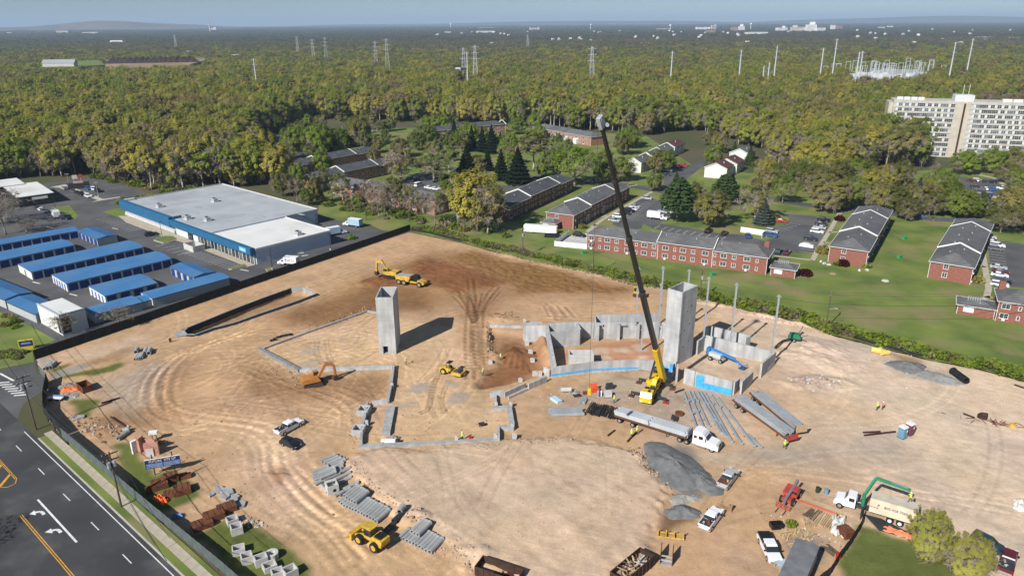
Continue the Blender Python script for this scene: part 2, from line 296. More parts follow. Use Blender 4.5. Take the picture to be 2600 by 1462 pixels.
mound((72.26,159.46), 9, 6, 1.2, -.5); mound((66.84,140.40), 9, 4, .9, 0, .4); mound((70.18,151.64), 12, 8, 1.0, -.4); mound((-40.56,107.02), 1.8, 1.2, .6); mound((-4.81,86.68), 3, 2, .6, 0, .5)
mound((-3.96,177.37), 6, 4, .7, 0, .5); mound((-78.78,122.16), 4, 2, .6, .6, .5); mound((-6.37,167.71), 1.0, 5.5, .9, .05, .5); mound((-16.03,94.63), 3.4, 2.6, .9, 0, .3)
for q, h in (((11.30,223.04), .5), ((27.65,211.99), .5), ((56.01,187.36), .5), ((67.31,178.72), .6), ((73.92,173.24), .5), ((-1.07,232.61), .4)): mound(q, 7, 1.6, h, -.4, .5)
# the lined trench
BASIN = [(-84.36,170.84), (-84.34,173.05), (-76.54,186.70), (-71.41,194.73), (-65.93,202.57), (-62.54,203.30), (-56.99,197.71), (-61.43,191.39), (-68.72,182.37), (-72.96,176.63), (-77.70,172.64), (-80.58,168.55), (-82.75,168.70)]
# wheel ruts and tyre tracks
def track(pts, w=.34, depth=.05, tint=-.2, gauge=2.0, soft=.5):
    global relief, soil
    P = []
    for i in range(len(pts)-1):                                            # Catmull-Rom
        p0, p1, p2, p3 = pts[max(i-1, 0)], pts[i], pts[i+1], pts[min(i+2, len(pts)-1)]
        for k in range(6):
            t = k/6; P.append(tuple(.5*((2*p1[j])+(p2[j]-p0[j])*t+(2*p0[j]-5*p1[j]+4*p2[j]-p3[j])*t*t+(3*p1[j]-p0[j]-3*p2[j]+p3[j])*t**3) for j in (0, 1)))
    P.append(pts[-1])
    for sg in ((-1, 1) if gauge else (0,)):
        Q = []
        for i, p in enumerate(P):
            a = P[max(i-1, 0)]; b = P[min(i+1, len(P)-1)]; L = dist(a, b) or 1; Q.append((p[0]-(b[1]-a[1])/L*gauge/2*sg, p[1]+(b[0]-a[0])/L*gauge/2*sg))
        for a, b in zip(Q, Q[1:]):
            R = w*2.2; i0 = int((min(a[0], b[0])-R-gx[0])/GS); i1 = int((max(a[0], b[0])+R-gx[0])/GS)+2; j0 = int((min(a[1], b[1])-R-gy[0])/GS); j1 = int((max(a[1], b[1])+R-gy[0])/GS)+2
            if i0 < 0 or j0 < 0 or i1 > len(gx) or j1 > len(gy): continue
            X = GX[i0:i1, j0:j1]; Y = GY[i0:i1, j0:j1]; dx, dy = b[0]-a[0], b[1]-a[1]; L2 = dx*dx+dy*dy or 1e-6
            t = np.clip(((X-a[0])*dx+(Y-a[1])*dy)/L2, 0, 1); d = np.hypot(X-a[0]-t*dx, Y-a[1]-t*dy)
            e = np.exp(-(d/w)**2)*.7; br = np.exp(-((d-w*1.7)/(w*.6))**2)*.5
            relief[i0:i1, j0:j1] += -depth*e*.6+depth*br*.5; soil[i0:i1, j0:j1] *= (1+tint*e*.95-tint*br*.3)[..., None]
r = random.Random(5)
def arcs(n, box, ang, spread, L, curve, **k):
    for _ in range(n):
        x, y = r.uniform(box[0], box[1]), r.uniform(box[2], box[3]); a = ang+r.gauss(0, spread); c = r.gauss(0, curve); P = []
        for i in range(7): P.append((x, y)); x += math.cos(a)*L/6; y += math.sin(a)*L/6; a += c*L/6
        if all(inp(p[0], p[1], SITE) for p in P[::3]): track(P, tint=r.choice((-.13, -.09, .08, .11, .13)), depth=r.uniform(.015, .04), **k)
arcs(46, (-92, -38, 118, 172), .55, .5, 34, .025); arcs(26, (-75, -30, 105, 165), -.9, .35, 40, .02); arcs(26, (-95, -55, 125, 165), .8, .5, 20, .10); arcs(20, (-100, -45, 165, 235), .97, .06, 50, .002)
arcs(26, (-72, -20, 84, 118), -.78, .14, 45, .004); arcs(8, (-20, 30, 85, 120), 1.0, .5, 26, .01, w=.3); arcs(16, (-60, -25, 195, 245), .95, .1, 30, .01); arcs(14, (60, 150, 110, 190), -.55, .18, 60, .004)
arcs(14, (30, 75, 92, 125), .2, .4, 40, .02); arcs(10, (-10, 40, 175, 195), -.02, .1, 30, .01); arcs(14, (-55, -30, 155, 180), .6, .9, 14, .06); arcs(12, (-25, -8, 120, 150), 1.4, .3, 18, .03)
for P in ([(-12.47,209.96), (-11.29,191.79), (-11.08,177.49), (-10.57,163.26), (-9.47,150.40), (-9.32,143.49)], [(-4.40,203.16), (-8.02,188.15), (-8.52,174.93), (-8.18,160.51), (-7.34,150.37)], [(-14.98,200.18), (-11.30,186.81), (-9.74,174.95), (-8.96,157.88), (-8.30,148.02)]): track(P, w=.45, depth=.22, tint=-.3, gauge=1.9)
for P in ([(-16.29,146.84), (-17.32,139.92), (-17.21,132.54), (-17.42,130.02), (-18.80,128.50)], [(-13.93,143.09), (-14.76,137.12), (-14.68,132.51), (-13.57,128.74)], [(-16.74,144.23), (-17.05,137.15), (-16.92,131.26), (-15.41,126.95)]): track(P, w=.3, depth=.14, tint=-.35, gauge=.7)
for P in ([(-48.40,164.41), (-47.40,159.52), (-45.45,154.36), (-42.46,150.88), (-33.80,150.28), (-19.24,153.47)], [(-46.36,165.50), (-44.96,160.55), (-43.28,155.33), (-41.72,152.33)]): track(P, w=.3, depth=.12, tint=-.3, gauge=.8)
for i in range(9): q = mid((-17.09,195.60), (-3.23,198.40), i/8); track([q, mid(q, (-9.85,177.47), .5), mid(q, (-9.92,173.72), .95)], w=.4, depth=.2, tint=-.28, gauge=0)
for i in range(7): q = mid((-4.67,154.75), (4.33,148.77), i/6); track([q, mid(q, (1.29,161.98), .5), mid(q, (1.30,163.63), .9)], w=.5, depth=.2, tint=-.2, gauge=0)
for i in range(5): track([(9.85,189.25), (11.96,177.10)] if i == 0 else [mid((7.21,187.88), (16.88,186.31), i/5), mid((7.91,179.74), (19.18,178.25), i/5)], w=.5, depth=.25, tint=-.2, gauge=0)
SWEEP = [(-70.03,168.38), (-78.97,158.63), (-81.58,150.68), (-79.47,139.04), (-72.22,127.30), (-50.39,120.61), (-42.77,107.79), (-35.60,98.63), (-28.84,91.77), (-22.65,85.89)]
for k in range(9):
    o_ = r.gauss(0, 2.6); track([(p[0]+o_*.8+r.gauss(0, .5), p[1]+o_*.6+r.gauss(0, .5)) for p in SWEEP], w=.4, depth=.06, tint=r.choice((.16, .2, -.18)), gauge=2.1)
for P in ([(-63.07,148.81), (-52.50,141.91), (-40.58,134.69), (-32.81,127.45)], [(-55.79,133.75), (-45.25,137.59), (-30.15,141.59)], [(-74.63,153.49), (-58.25,153.56), (-48.43,141.85), (-34.66,134.22), (-31.06,125.00)], [(-57.40,132.86), (-48.91,130.67), (-35.11,126.50)], [(-78.14,151.59), (-74.25,138.97), (-65.27,124.04), (-60.57,123.63)], [(-69.33,166.43), (-54.93,173.24), (-43.33,187.38), (-27.01,196.75), (-17.87,201.14)]):
    for k in range(3): o_ = r.gauss(0, 1.5); track([(p[0]+o_, p[1]+o_*.7) for p in P], w=.36, depth=.06, tint=r.choice((.16, -.2, .18)), gauge=2.0)
# grouser prints crossing the pad and the ramp
tread = np.sin((GX*.3+GY*.95)*2*math.pi/1.1)*.5; relief += tread*.03*m_pad*(fbm(GX, GY, 12, 111, 2) > .05)
streak = vnoise(GX*.75+GY*.66, (GY*.75-GX*.66)*.12, 1.1, 131)+.5*vnoise(GX*.62-GY*.78, (GY*.62+GX*.78)*.1, 1.3, 137)
soil *= (1+streak*m_pad*.13)[..., None]; relief += streak*m_pad*.09
for q, rr in (((-20.02,140.31), 1.6), ((-12.23,140.55), 1.6), ((-11.70,134.09), 2.1), ((-48.34,157.97), 1.9), ((-46.13,151.90), 1.9), ((-20.22,139.75), 1.6), ((-11.64,134.31), 2.0), ((-12.50,140.92), 1.2), ((-43.43,163.78), 1.2), ((-22.93,132.62), 1.0), ((-21.03,133.88), 1.3)):
    m = blur((np.abs(WX-q[0]) < rr) & (np.abs(WY-q[1]) < rr), .3); paint(m*.6, (.34, .29, .24)); relief += m*.04
mb_ = blur(inpoly(GX, GY, BASIN), .36); relief = relief*(1-mb_)-2.3*mb_; paint(mb_*.5, OLIVE)
edge = blur(inpoly(GX, GY, SITE), .5); relief = np.where(edge < .97, np.minimum(relief, .1)-(1-edge)*.5, relief)
relief += fbm(GX, GY, .9, 141, 2)*.08*dry
def ground_z(p):
    i = (p[0]-gx[0])/GS; j = (p[1]-gy[0])/GS; i0, j0 = int(i), int(j)
    return float(relief[i0, j0]) if 0 <= i0 < len(gx)-1 and 0 <= j0 < len(gy)-1 else 0.0
keep = blur(inpoly(GX, GY, SITE), .7) > .02
idx = -np.ones(GX.shape, np.int64); idx[keep] = np.arange(keep.sum())
q = np.stack([idx[:-1, :-1], idx[1:, :-1], idx[1:, 1:], idx[:-1, 1:]], -1).reshape(-1, 4); q = q[(q >= 0).all(1)]
me = bpy.data.meshes.new('site_ground'); vv = np.stack([GX[keep], GY[keep], relief[keep]], -1).astype(np.float32)
me.vertices.add(len(vv)); me.vertices.foreach_set('co', vv.ravel()); me.loops.add(q.size); me.loops.foreach_set('vertex_index', q.ravel().astype(np.int32))
me.polygons.add(len(q)); me.polygons.foreach_set('loop_start', np.arange(0, q.size, 4, dtype=np.int32)); me.update(calc_edges=True)
me.polygons.foreach_set('use_smooth', np.ones(len(q), bool))
at = me.color_attributes.new('soil', 'FLOAT_COLOR', 'POINT'); cc = np.ones((len(vv), 4), np.float32); cc[:, :3] = np.clip(soil[keep], .01, .9); at.data.foreach_set('color', cc.ravel())
sm = bpy.data.materials.new('soil'); sm.use_nodes = True; N = sm.node_tree.nodes; L = sm.node_tree.links; b = N['Principled BSDF']; b.inputs['Roughness'].default_value = .95; b.inputs['Specular IOR Level'].default_value = .1
a = N.new('ShaderNodeAttribute'); a.attribute_name = 'soil'; tc = N.new('ShaderNodeTexCoord'); nz = N.new('ShaderNodeTexNoise'); nz.inputs['Scale'].default_value = 2.6; nz.inputs['Detail'].default_value = 6
mr = N.new('ShaderNodeMapRange'); mr.inputs[1].default_value = .3; mr.inputs[2].default_value = .7; mr.inputs[3].default_value = .9; mr.inputs[4].default_value = 1.08
L.new(tc.outputs['Object'], nz.inputs[0]); L.new(nz.outputs[0], mr.inputs[0]); vm = N.new('ShaderNodeVectorMath'); vm.operation = 'SCALE'
L.new(a.outputs['Color'], vm.inputs[0]); L.new(mr.outputs[0], vm.inputs['Scale']); L.new(vm.outputs[0], b.inputs['Base Color'])
bp = N.new('ShaderNodeBump'); bp.inputs['Strength'].default_value = .5; bp.inputs['Distance'].default_value = .1; L.new(nz.outputs[0], bp.inputs['Height']); L.new(bp.outputs[0], b.inputs['Normal'])
me.materials.append(sm)
tag(part('site_ground', me, None), 'tan and brown graded earth of the building site with wheel tracks', None, None, 'structure')
# ---------------------------------------------------------------- the wider ground with a hole for the site
FLOOR = M('woodland_floor', (.105, .085, .05), .95, .3, .03, det=8, c2=(.06, .075, .022))
bm = bmesh.new(); E = []
for loop in ([(-16000, -400), (16000, -400), (16000, 26000), (-16000, 26000)], SITE_R):
    vs = [bm.verts.new((p[0], p[1], 0)) for p in loop]; E += [bm.edges.new((vs[i], vs[(i+1) % len(vs)])) for i in range(len(vs))]
bmesh.ops.triangle_fill(bm, use_beauty=True, edges=E)
for f in bm.faces: f.normal_update(); (f.normal_flip() if f.normal.z < 0 else None)
gm = bpy.data.meshes.new('ground'); bm.to_mesh(gm); bm.free(); gm.materials.append(FLOOR)
tag(part('ground', gm, None), 'brown and green ground reaching to the horizon', None, None, 'structure')
# ---------------------------------------------------------------- lawns, streets, car parks (sheets a few millimetres apart)
k = 0
LAWN_E = SITE_R[:SITE_R.index(SITE[17])+1]
def sheet(name, pts, z, mat, label): return struct(name, MB().flat(pts, z), mat, label)
bm = bmesh.new(); loop = LAWN_E+[(260, 150), (330, 300), (300, 400), (205.69,372.60), (150.55,364.00), (122.61,371.47), (99.50,394.25), (93.02,504.28), (0.80,554.86), (-88.09,552.59), (-161.80,502.72), (-136.98,380.14), (-109.45,349.70), (-83.76,308.29), (-80.67,294.05), (-72.27,283.20)]
vs = [bm.verts.new((p[0], p[1], .006)) for p in loop]; E = [bm.edges.new((vs[i], vs[(i+1) % len(vs)])) for i in range(len(vs))]; bmesh.ops.triangle_fill(bm, use_beauty=True, edges=E)
for f in bm.faces: f.normal_update(); (f.normal_flip() if f.normal.z < 0 else None)
lm = bpy.data.meshes.new('lawn'); bm.to_mesh(lm); bm.free(); lm.materials.append(GRASS)
tag(part('lawn', lm, None), 'mown green lawn round the brick apartment blocks', None, None, 'structure')
sheet('store_car_park', [(-116.41,159.73), (-39.40,268.02), (-48.95,264.11), (-56.61,272.06), (-72.27,283.20), (-79.76,290.40), (-133.79,344.23), (-164.90,328.80), (-213.14,370.15), (-233.43,357.38), (-248.68,318.22), (-219.38,250.21), (-175.86,195.06), (-136.74,178.58), (-124.05,167.52)], .010, ASPH, 'grey asphalt car park round the blue store and the storage units')
sheet('front_lawn', [(-151.31,188.86), (-139.15,184.52), (-114.65,166.24), (-116.41,159.73), (-112.15,153.56), (-117.83,150.02), (-123.27,145.72)], .014, GRASS, 'lawn with a yellow sign before the storage units')
for pts, lb in (([(-81.36,296.84), (-58.11,277.78), (-49.34,266.40), (-46.19,264.80), (-40.20,272.45), (-46.41,285.99), (-65.63,293.65)], 'grass bank behind the store drive'), ([(-172.88,298.35), (-168.89,305.89), (-156.25,288.83), (-158.52,286.27)], 'small lawn at the corner of the blue store'), ([(-193.62,310.54), (-178.97,291.20), (-177.32,285.89), (-187.64,296.88), (-200.41,306.75)], 'grass island beside the parked box truck'), ([(-176.61,318.29), (-165.96,331.08), (-161.32,323.19), (-171.40,309.93)], 'clipped grass island behind the blue store')):
    sheet('grass_island', pts, .016, GRASS, lb)
LOTS = [([(39.05,272.89), (51.99,303.77), (57.30,315.86), (68.00,311.38), (68.96,293.76), (53.89,266.20), (51.41,273.39), (49.36,266.31), (44.06,264.14)], 'car park between two brick blocks'),
        ([(53.89,266.20), (58.58,273.22), (69.11,265.83), (77.14,258.85), (84.91,257.20), (90.49,248.59), (97.05,254.03), (97.19,265.14), (107.92,271.98), (111.08,281.92), (108.31,289.05), (127.98,280.62), (102.27,234.03), (94.81,234.81), (92.55,230.60), (87.91,231.90), (87.26,244.61), (76.77,248.90), (61.17,257.76)], 'car park behind the long brick block'),
        ([(174.34,256.53), (173.39,248.04), (179.25,242.52), (230, 215), (200, 190), (146.48,199.89), (141.73,199.98), (158.75,229.17)], 'car park beside the right brick block'),
        ([(203.29,354.65), (222.27,361.88), (231.63,349.94), (233.46,340.71), (227.12,314.31), (330, 330), (300, 270), (198.24,286.67), (185.69,283.45), (186.98,305.99), (198.42,348.94)], 'large car park before the tower block'),
        ([(-57.11,354.26), (-49.38,377.60), (-35.66,380.75), (-29.94,344.13), (-31.28,329.97), (-39.95,330.22), (-54.95,344.27)], 'car park by the bare-limbed trees'), ([(-149.40,443.32), (-127.37,452.24), (-103.48,441.55), (-113.09,428.01), (-130.46,407.18)], 'car park before the far brick block'),
        ([(-5.58,346.42), (5.34,343.05), (-2.27,329.11), (-4.31,330.87), (-6.04,345.23)], 'car park beside the shaded brick block'), ([(91.55,387.55), (112.22,415.20), (105.56,394.80), (90.06,362.60), (71.79,326.92), (76.47,363.05), (92.73,407.42)], 'drive between the white townhouses')]
for pts, lb in LOTS: sheet('car_park', pts, .012, ASPH, lb)
def street(name, pts, w, lb, mat=ASPH, z=.016):
    o = struct(name, MB().strip(pts, w, z), mat, lb); return o
street('street', [(-67.85,418.56), (4.28,360.39), (11.85,366.85), (57.22,343.28), (71.49,328.62), (97.93,324.46), (115.88,311.06), (131.90,297.70), (151.91,287.90), (166.87,277.92), (184.53,271.68), (197.83,260.41)], 7.0, 'asphalt street running behind the brick blocks')
street('street_path', [(90.14,395.34), (74.65,340.92), (66.35,333.39)], 5.0, 'narrow drive up to the townhouses', z=.02)
SWALK = MB()
for pts, w in (([(28.26,262.25), (36.04,279.58), (45.32,296.26), (65.21,329.95)], 1.5), ([(98.88,226.34), (105.21,237.71), (117.89,259.35), (135.92,291.04)], 1.6), ([(88.07,231.29), (92.13,229.41), (98.88,226.34)], 1.3), ([(134.35,191.14), (139.33,198.17), (153.61,223.46), (168.48,249.54), (176.07,263.98)], 1.7), ([(117.89,259.35), (122.60,259.98)], 1.2), ([(110.75,246.76), (112.49,245.37)], 1.2),
               ([(156.09,232.85), (157.88,230.99)], 1.2), ([(149.47,221.29), (150.57,217.95)], 1.2), ([(36.11,283.86), (39.17,287.29)], 1.3), ([(30.36,270.70), (33.05,272.24)], 1.3), ([(132.61,190.31), (136.10,191.97)], 1.4), ([(236.36,365.46), (239.69,355.41), (234.67,339.06)], 2.5), ([(251.32,373.28), (248.12,355.14), (252.95,353.05)], 4.0)): SWALK.strip(pts, w, .022)
struct('footpath', SWALK, SIDEW, 'pale concrete footpaths along the apartment car parks')
# ---------------------------------------------------------------- the main road in the lower left
RO = V((-57.19, 86.77)); RD = V((-.761, .649)); RN = V((.649, .761))
def R(s, t): p = RO+RD*s+RN*t; return (p.x, p.y)
def Rbox(mb, s0, s1, t0, t1, z0, z1, m=0): mb.prism([R(s0, t0), R(s1, t0), R(s1, t1), R(s0, t1)], z0, z1, m)
struct('road', MB().flat([R(-60, -22), R(260, -22), R(260, 3.5), R(-60, 3.5)], .012), ASPHR, 'dark asphalt main road with painted lanes')
sheet('side_street', [R(58, 3.3), R(76, 3.3), (-117.36,149.31), (-111.85,153.06), (-107.67,147.32), (-104.24,145.45), (-101.13,140.60), (-101.88,135.67), (-101.95,133.30)], .010, ASPH, 'side street mouth at the crossing')
v = MB(); Rbox(v, -60, 47, 3.5, 3.75, 0, .13); struct('kerb', v, KERB, 'concrete kerb along the main road')
v = MB(); Rbox(v, -60, 47, 3.75, 4.9, -.05, .11); Rbox(v, -60, 40, 6.35, 7.02, -.05, .11); struct('road_verge', v, GRASS, 'grass verge between the kerb and the footpath')
pv = tag(bpy.data.objects.new('footpath_slabs', None), 'concrete slab footpath along the main road fence', None, None, 'structure'); COL.objects.link(pv)
me = MB().box(0, 0, 0, 2.36, 1.4, .14).mesh('slab', SIDEW)
for i in range(43):
    p = R(-54+i*2.4, 5.62); part('slab', me, pv, (p[0], p[1], rnd.uniform(-.01, .01)), head((0, 0), RD))
w = MB(); y = MB()
def dashes(mb, t, s0, s1, L=3.0, cyc=11.52, wd=.14):
    s = s0
    while s < s1: mb.strip([R(s, t), R(s+L, t)], wd, .017); s += cyc
dashes(w, 0, -36.1, 150); dashes(w, -13.2, -36+3, 150)
w.strip([R(-60, 2.75), R(52, 2.75)], .15, .017); w.strip([R(9.6, -3.35), R(26, -3.35)], .3, .017); w.strip([R(-60, -16.5), R(30, -16.5)], .15, .017)
for t in (-6.45, -6.75): y.strip([R(-3, t), R(23.4, t)], .13, .0175)
y.strip([R(-3, -6.45), R(-9, -5.4), R(-24, -3.6)], .13, .0175); y.strip([R(-3, -6.75), R(-9, -7.6), R(-24, -9.5)], .13, .0175)
for t in (-3.55, -3.8): y.strip([R(35.5, t), R(80, t)], .12, .0175)
y.strip([R(35.5, -3.55), R(34, -4.2), R(33.8, -5.4), R(35, -6.5), R(80, -9)], .12, .0175)
for s in (38, 42.5, 47): y.strip([R(s, -3.7), R(s-3.4, -6.6)], .45, .0175)
for hd_, sh_ in (([(-78.20,97.25), (-77.91,98.25), (-76.94,97.04)], [(-77.51,97.67), (-76.86,97.92), (-76.21,97.66), (-75.73,97.13)]), ([(-72.95,92.76), (-72.53,93.73), (-71.60,92.58)], [(-72.12,93.17), (-71.51,93.44), (-70.92,93.20), (-70.42,92.71)])): w.flat(hd_, .018); w.strip(sh_, .48, .0175)
for i in range(7): a = (-112.83,142.48); b = (-105.81,136.93); c = mid((-113.95,142.93), (-106.34,137.14), i/6); w.strip([c, (c[0]+2.6, c[1]+.5)], .5, .0175)
w.strip([(-116.27,147.67), (-110.75,143.98)], .45, .0175)
struct('road_marking_white', w, PAINTW, 'white lane lines and turn arrows on the main road'); struct('road_marking_yellow', y, PAINTY, 'yellow centre lines on the main road')
# car-park lines
w = MB()
def bays(a, b, n, L, wd=.14, z=.026, flip=1):
    h = head(a, b)+flip*math.pi/2
    for i in range(n+1): p = mid(a, b, i/n); w.strip([p, (p[0]+math.cos(h)*L, p[1]+math.sin(h)*L)], wd, z)
bays((102.81,234.02), (127.20,279.79), 17, 5.2, flip=1); bays((140.62,200.00), (170.40,249.50), 17, 5.2, flip=-1); bays((57.12,270.04), (78.33,254.47), 9, 5.0, flip=-1); bays((87.60,254.25), (108.08,273.60), 9, 5, flip=-1); bays((44.41,283.64), (61.15,315.75), 11, 4.8, flip=-1)
bays((-165.29,289.07), (-143.27,271.02), 9, 5, flip=-1); bays((-123.37,250.75), (-111.06,239.95), 4, 5, flip=-1); bays((-110.59,242.49), (-87.80,223.98), 14, 5, flip=-1)
for c in ((-155.18,272.10), (-87.34,220.65), (-181.86,274.35), (-129.90,199.11), (-147.43,209.88)): w.strip([c, (c[0]+3.2, c[1]-1.6)], .5, .026)
for a, b in (((-73.58,237.25), (-71.66,238.46)), ((-71.34,234.49), (-69.40,235.55))): w.strip([a, b], .6, .026)
struct('bay_lines', w, PAINTW, 'white parking bay lines')

# ================================================================ CONCRETE WORKS
def shaft(label, corner, hd, lx, ly, h, ph, door=None, pockets=()):
    t = thing('concrete_shaft', label, 'concrete tower', (*corner, -.2), hd); n = max(1, round(h/ph)); ph = h/n; th = .26; j = .025
    for k in range(n):
        z = k*ph
        for nm, x, y, sx, sy in (('f', lx/2, th/2, lx, th), ('b', lx/2, ly-th/2, lx, th), ('l', th/2, ly/2, th, ly-2*th-.02), ('r', lx-th/2, ly/2, th, ly-2*th-.02)):
            m = MB()
            if nm == 'f' and door and z < door[2]:
                zt = min(ph-j, door[2]-z)
                m.box(door[0]/2, y, z, door[0], sy, ph-j); m.box((door[1]+lx)/2, y, z, lx-door[1], sy, ph-j)
                if zt < ph-j-.05: m.box((door[0]+door[1])/2, y, z+zt, door[1]-door[0], sy, ph-j-zt)
                for q in range(int(zt/.36)): m.box(door[0]+.07, y-.01, z+.1+q*.36, .14, sy-.03, .17); m.box(door[1]-.07, y-.01, z+.1+q*.36, .14, sy-.03, .17)
            else: m.box(x, y, z, sx+rnd.uniform(-.012, .012), sy, ph-j)
            m.obj('panel', CONC, t)
    MB().box(lx/2, ly/2, .3, lx-2*th-.1, ly-2*th-.1, .1).obj('inner_floor', CONC_D, t)
    for x, z in pockets: MB().box(lx+.004, x, z, .02, .28, .34).obj('pocket', BLACKP, t)
    return t
shaft('slim pale concrete shaft with a dark doorway, standing alone on the site', (-31.65, 156.45), 0, 4.0, 7.5, 14.65, 2.95, door=(.85, 2.2, 2.3))
T2 = shaft('taller pale concrete shaft rising beside the yellow crane', (34.95, 152.15), head((35.0, 152.15), (37.66, 149.47)), 3.8, 6.4, 18.05, 1.5, pockets=((2.6, 12.6), (4.2, 13.6), (2.0, 8.2), (4.0, 9.2), (2.2, 4.0), (4.1, 5.0)))
tk = MB().box(0, 0, 0, .06, .3, .3).mesh('joint_tooth', CONC_D)
for k in range(34): part('joint_tooth', tk, T2, (3.83, .38, .4+k*.52))
def wall(label, runs, th=.35, mat=None, name='concrete_wall', z0=-1.4, cat='concrete wall'):
    """runs: list of (points, heights); each straight stretch is a panel of its own"""
    p0 = runs[0][0][0]; t = thing(name, label, cat, (*p0, 0)); t['kind'] = 'thing'
    for pts, hs in runs:
        if not isinstance(hs, (list, tuple)): hs = [hs]*len(pts)
        for i in range(len(pts)-1):
            a, b = pts[i], pts[i+1]; L = dist(a, b); n = max(1, round(L/4.2)); d = ((b[0]-a[0])/L, (b[1]-a[1])/L); nx, ny = -d[1]*th/2, d[0]*th/2
            for k in range(n):
                u0, u1 = k/n, (k+1)/n; q0, q1 = mid(a, b, u0), mid(a, b, u1); g = .008
                q0 = (q0[0]+d[0]*g, q0[1]+d[1]*g); q1 = (q1[0]-d[0]*g, q1[1]-d[1]*g); h0 = hs[i]+(hs[i+1]-hs[i])*u0; h1 = hs[i]+(hs[i+1]-hs[i])*u1
                P = [(q0[0]-nx, q0[1]-ny), (q1[0]-nx, q1[1]-ny), (q1[0]+nx, q1[1]+ny), (q0[0]+nx, q0[1]+ny)]
                m = MB(); m.add([(x-p0[0], y-p0[1], z0) for x, y in P]+[(P[0][0]-p0[0], P[0][1]-p0[1], h0), (P[1][0]-p0[0], P[1][1]-p0[1], h1), (P[2][0]-p0[0], P[2][1]-p0[1], h1), (P[3][0]-p0[0], P[3][1]-p0[1], h0)],
                               [(3, 2, 1, 0), (4, 5, 6, 7), (0, 1, 5, 4), (1, 2, 6, 5), (2, 3, 7, 6), (3, 0, 4, 7)]); m.obj('panel', mat or CONC, t)
    return t
BLUE = M('blue_membrane', (.06, .36, .74), .6, .2, 1.2, .3)
def strip_on(t, a, b, z0, z1, off=.2, name='blue_membrane', mat=None):
    p0 = t.location; d = V((b[0]-a[0], b[1]-a[1])).normalized(); n = V((d.y, -d.x))*off
    m = MB(); m.box((a[0]+b[0])/2+n.x-p0[0], (a[1]+b[1])/2+n.y-p0[1], z0, dist(a, b), .05, z1-z0, 0, head(a, b)); m.obj(name, mat or BLUE, t)
FW = [(8.6, 143.7), (17.8, 146.2), (26.8, 147.0), (33.6, 146.6)]
t = wall('long front basement wall with a blue membrane band', [(FW, [2.6, 2.65, 2.7, 2.8]), ([(33.7, 146.4), (35.6, 143.2)], [2.9, 3.4])], .4)
for i in range(2): strip_on(t, FW[i], FW[i+1], .62, 1.0, .24)
strip_on(t, FW[2], (28.3, 146.9), .62, 1.0, .24); strip_on(t, (33.9, 146.0), (35.2, 143.9), .4, 1.9, .24); strip_on(t, (35.0, 144.2), (35.55, 143.3), 1.9, 3.2, .25)
for i in range(14): p = mid(FW[0], FW[2], .05+i/15); strip_on(t, p, (p[0]+.5, p[1]+.1), .25, .33, .22, 'chalk_mark', CONC_L)
t = wall('front basement wall by the tall shaft with a big blue membrane', [([(35.7, 141.0), (36.1, 143.2)], [4.0, 4.0]), ([(37.3, 141.0), (39.2, 139.35)], 3.6), ([(39.25, 139.3), (46.1, 135.2)], [3.6, 3.3])], .4)
strip_on(t, (39.5, 139.15), (41.0, 138.25), .1, 3.0, .24); strip_on(t, (41.02, 138.2), (46.0, 135.25), .1, 1.5, .24)
wall('stub wall leaning to the steel stacks at the entrance', [([(46.4, 135.3), (48.0, 137.2)], 3.0), ([(48.0, 135.5), (52.0, 140.7)], [3.1, 2.8])], .4)
t = wall('concrete end wall nearest the sand mound', [([(54.5, 142.8), (60.0, 149.8)], [3.7, 3.2])], .45); strip_on(t, (57.0, 145.9), (59.6, 149.2), .1, 1.3, .26, 'grey_board', GALV)
wall('rear wall behind the blue boom lift', [([(45.8, 157.8), (59.4, 150.2)], [3.9, 3.1]), ([(43.5, 155.0), (45.7, 157.6)], 3.6)], .4)
wall('freestanding upper wall above the boom lift room', [([(48.11,162.32), (56.20,156.38)], 4.3), ([(46.55,161.03), (48.11,162.32)], 4.3), ([(56.20,156.38), (54.77,155.37)], [4.2, 4.2])], .4)
wall('left basement wall beside the earth pit', [([(8.6, 163.9), (8.9, 154.5), (9.4, 143.9)], [4.2, 3.9, 3.1])], .6)
wall('back room walls with a pale partition', [([(8.9, 164.2), (15.5, 165.2), (20.2, 164.9)], 4.3), ([(9.2, 159.4), (16.4, 161.1)], 4.2), ([(16.5, 161.3), (16.0, 165.0)], 4.2), ([(8.41,164.74), (3.41,166.11)], [3.7, 3.1]), ([(7.36,166.99), (2.68,166.47)], 3.7)], .4)
t = wall('ribbed back wall of the basement room', [([(20.3, 164.9), (36.5, 165.2), (41.0, 163.0)], 4.2)], .4)
p0 = t.location
for q in ((20.94,163.32), (26.16,163.90), (31.06,164.38), (36.75,164.74)): MB().box(q[0]-p0.x, q[1]-p0.y+.3, -.3, .8, 1.1, 4.3).obj('pilaster', CONC, t)
for q, w_, h_ in (((21.64,162.66), 1.1, .3), ((27.84,163.20), 1.6, .2), ((22.54,162.65), .3, .5)): MB().box(q[0]-p0.x, 164.9-.24-p0.y, 3.2, w_, .06, h_).obj('blockout', BLACKP, t)
wall('upper terrace wall behind the ribbed wall', [([(20.82,168.82), (36.85,169.78)], 4.6), ([(20.82,168.82), (20.6, 165.3)], 4.6)], .4)
wall('long low wall along the back edge of the pit', [([(-5.79,172.43), (3.53,171.67)], .7)], .5)
t = thing('concrete_box', 'open concrete box inside the basement room', 'concrete box', (12.9, 149.6)); m = MB()
for x, y, sx, sy in ((2.85, .15, 5.7, .3), (2.85, 2.75, 5.7, .3), (.15, 1.45, .3, 2.3), (5.55, 1.45, .3, 2.3)): MB().box(x, y, -.3, sx-.01, sy, 3.0).obj('wall_panel', CONC_L, t)
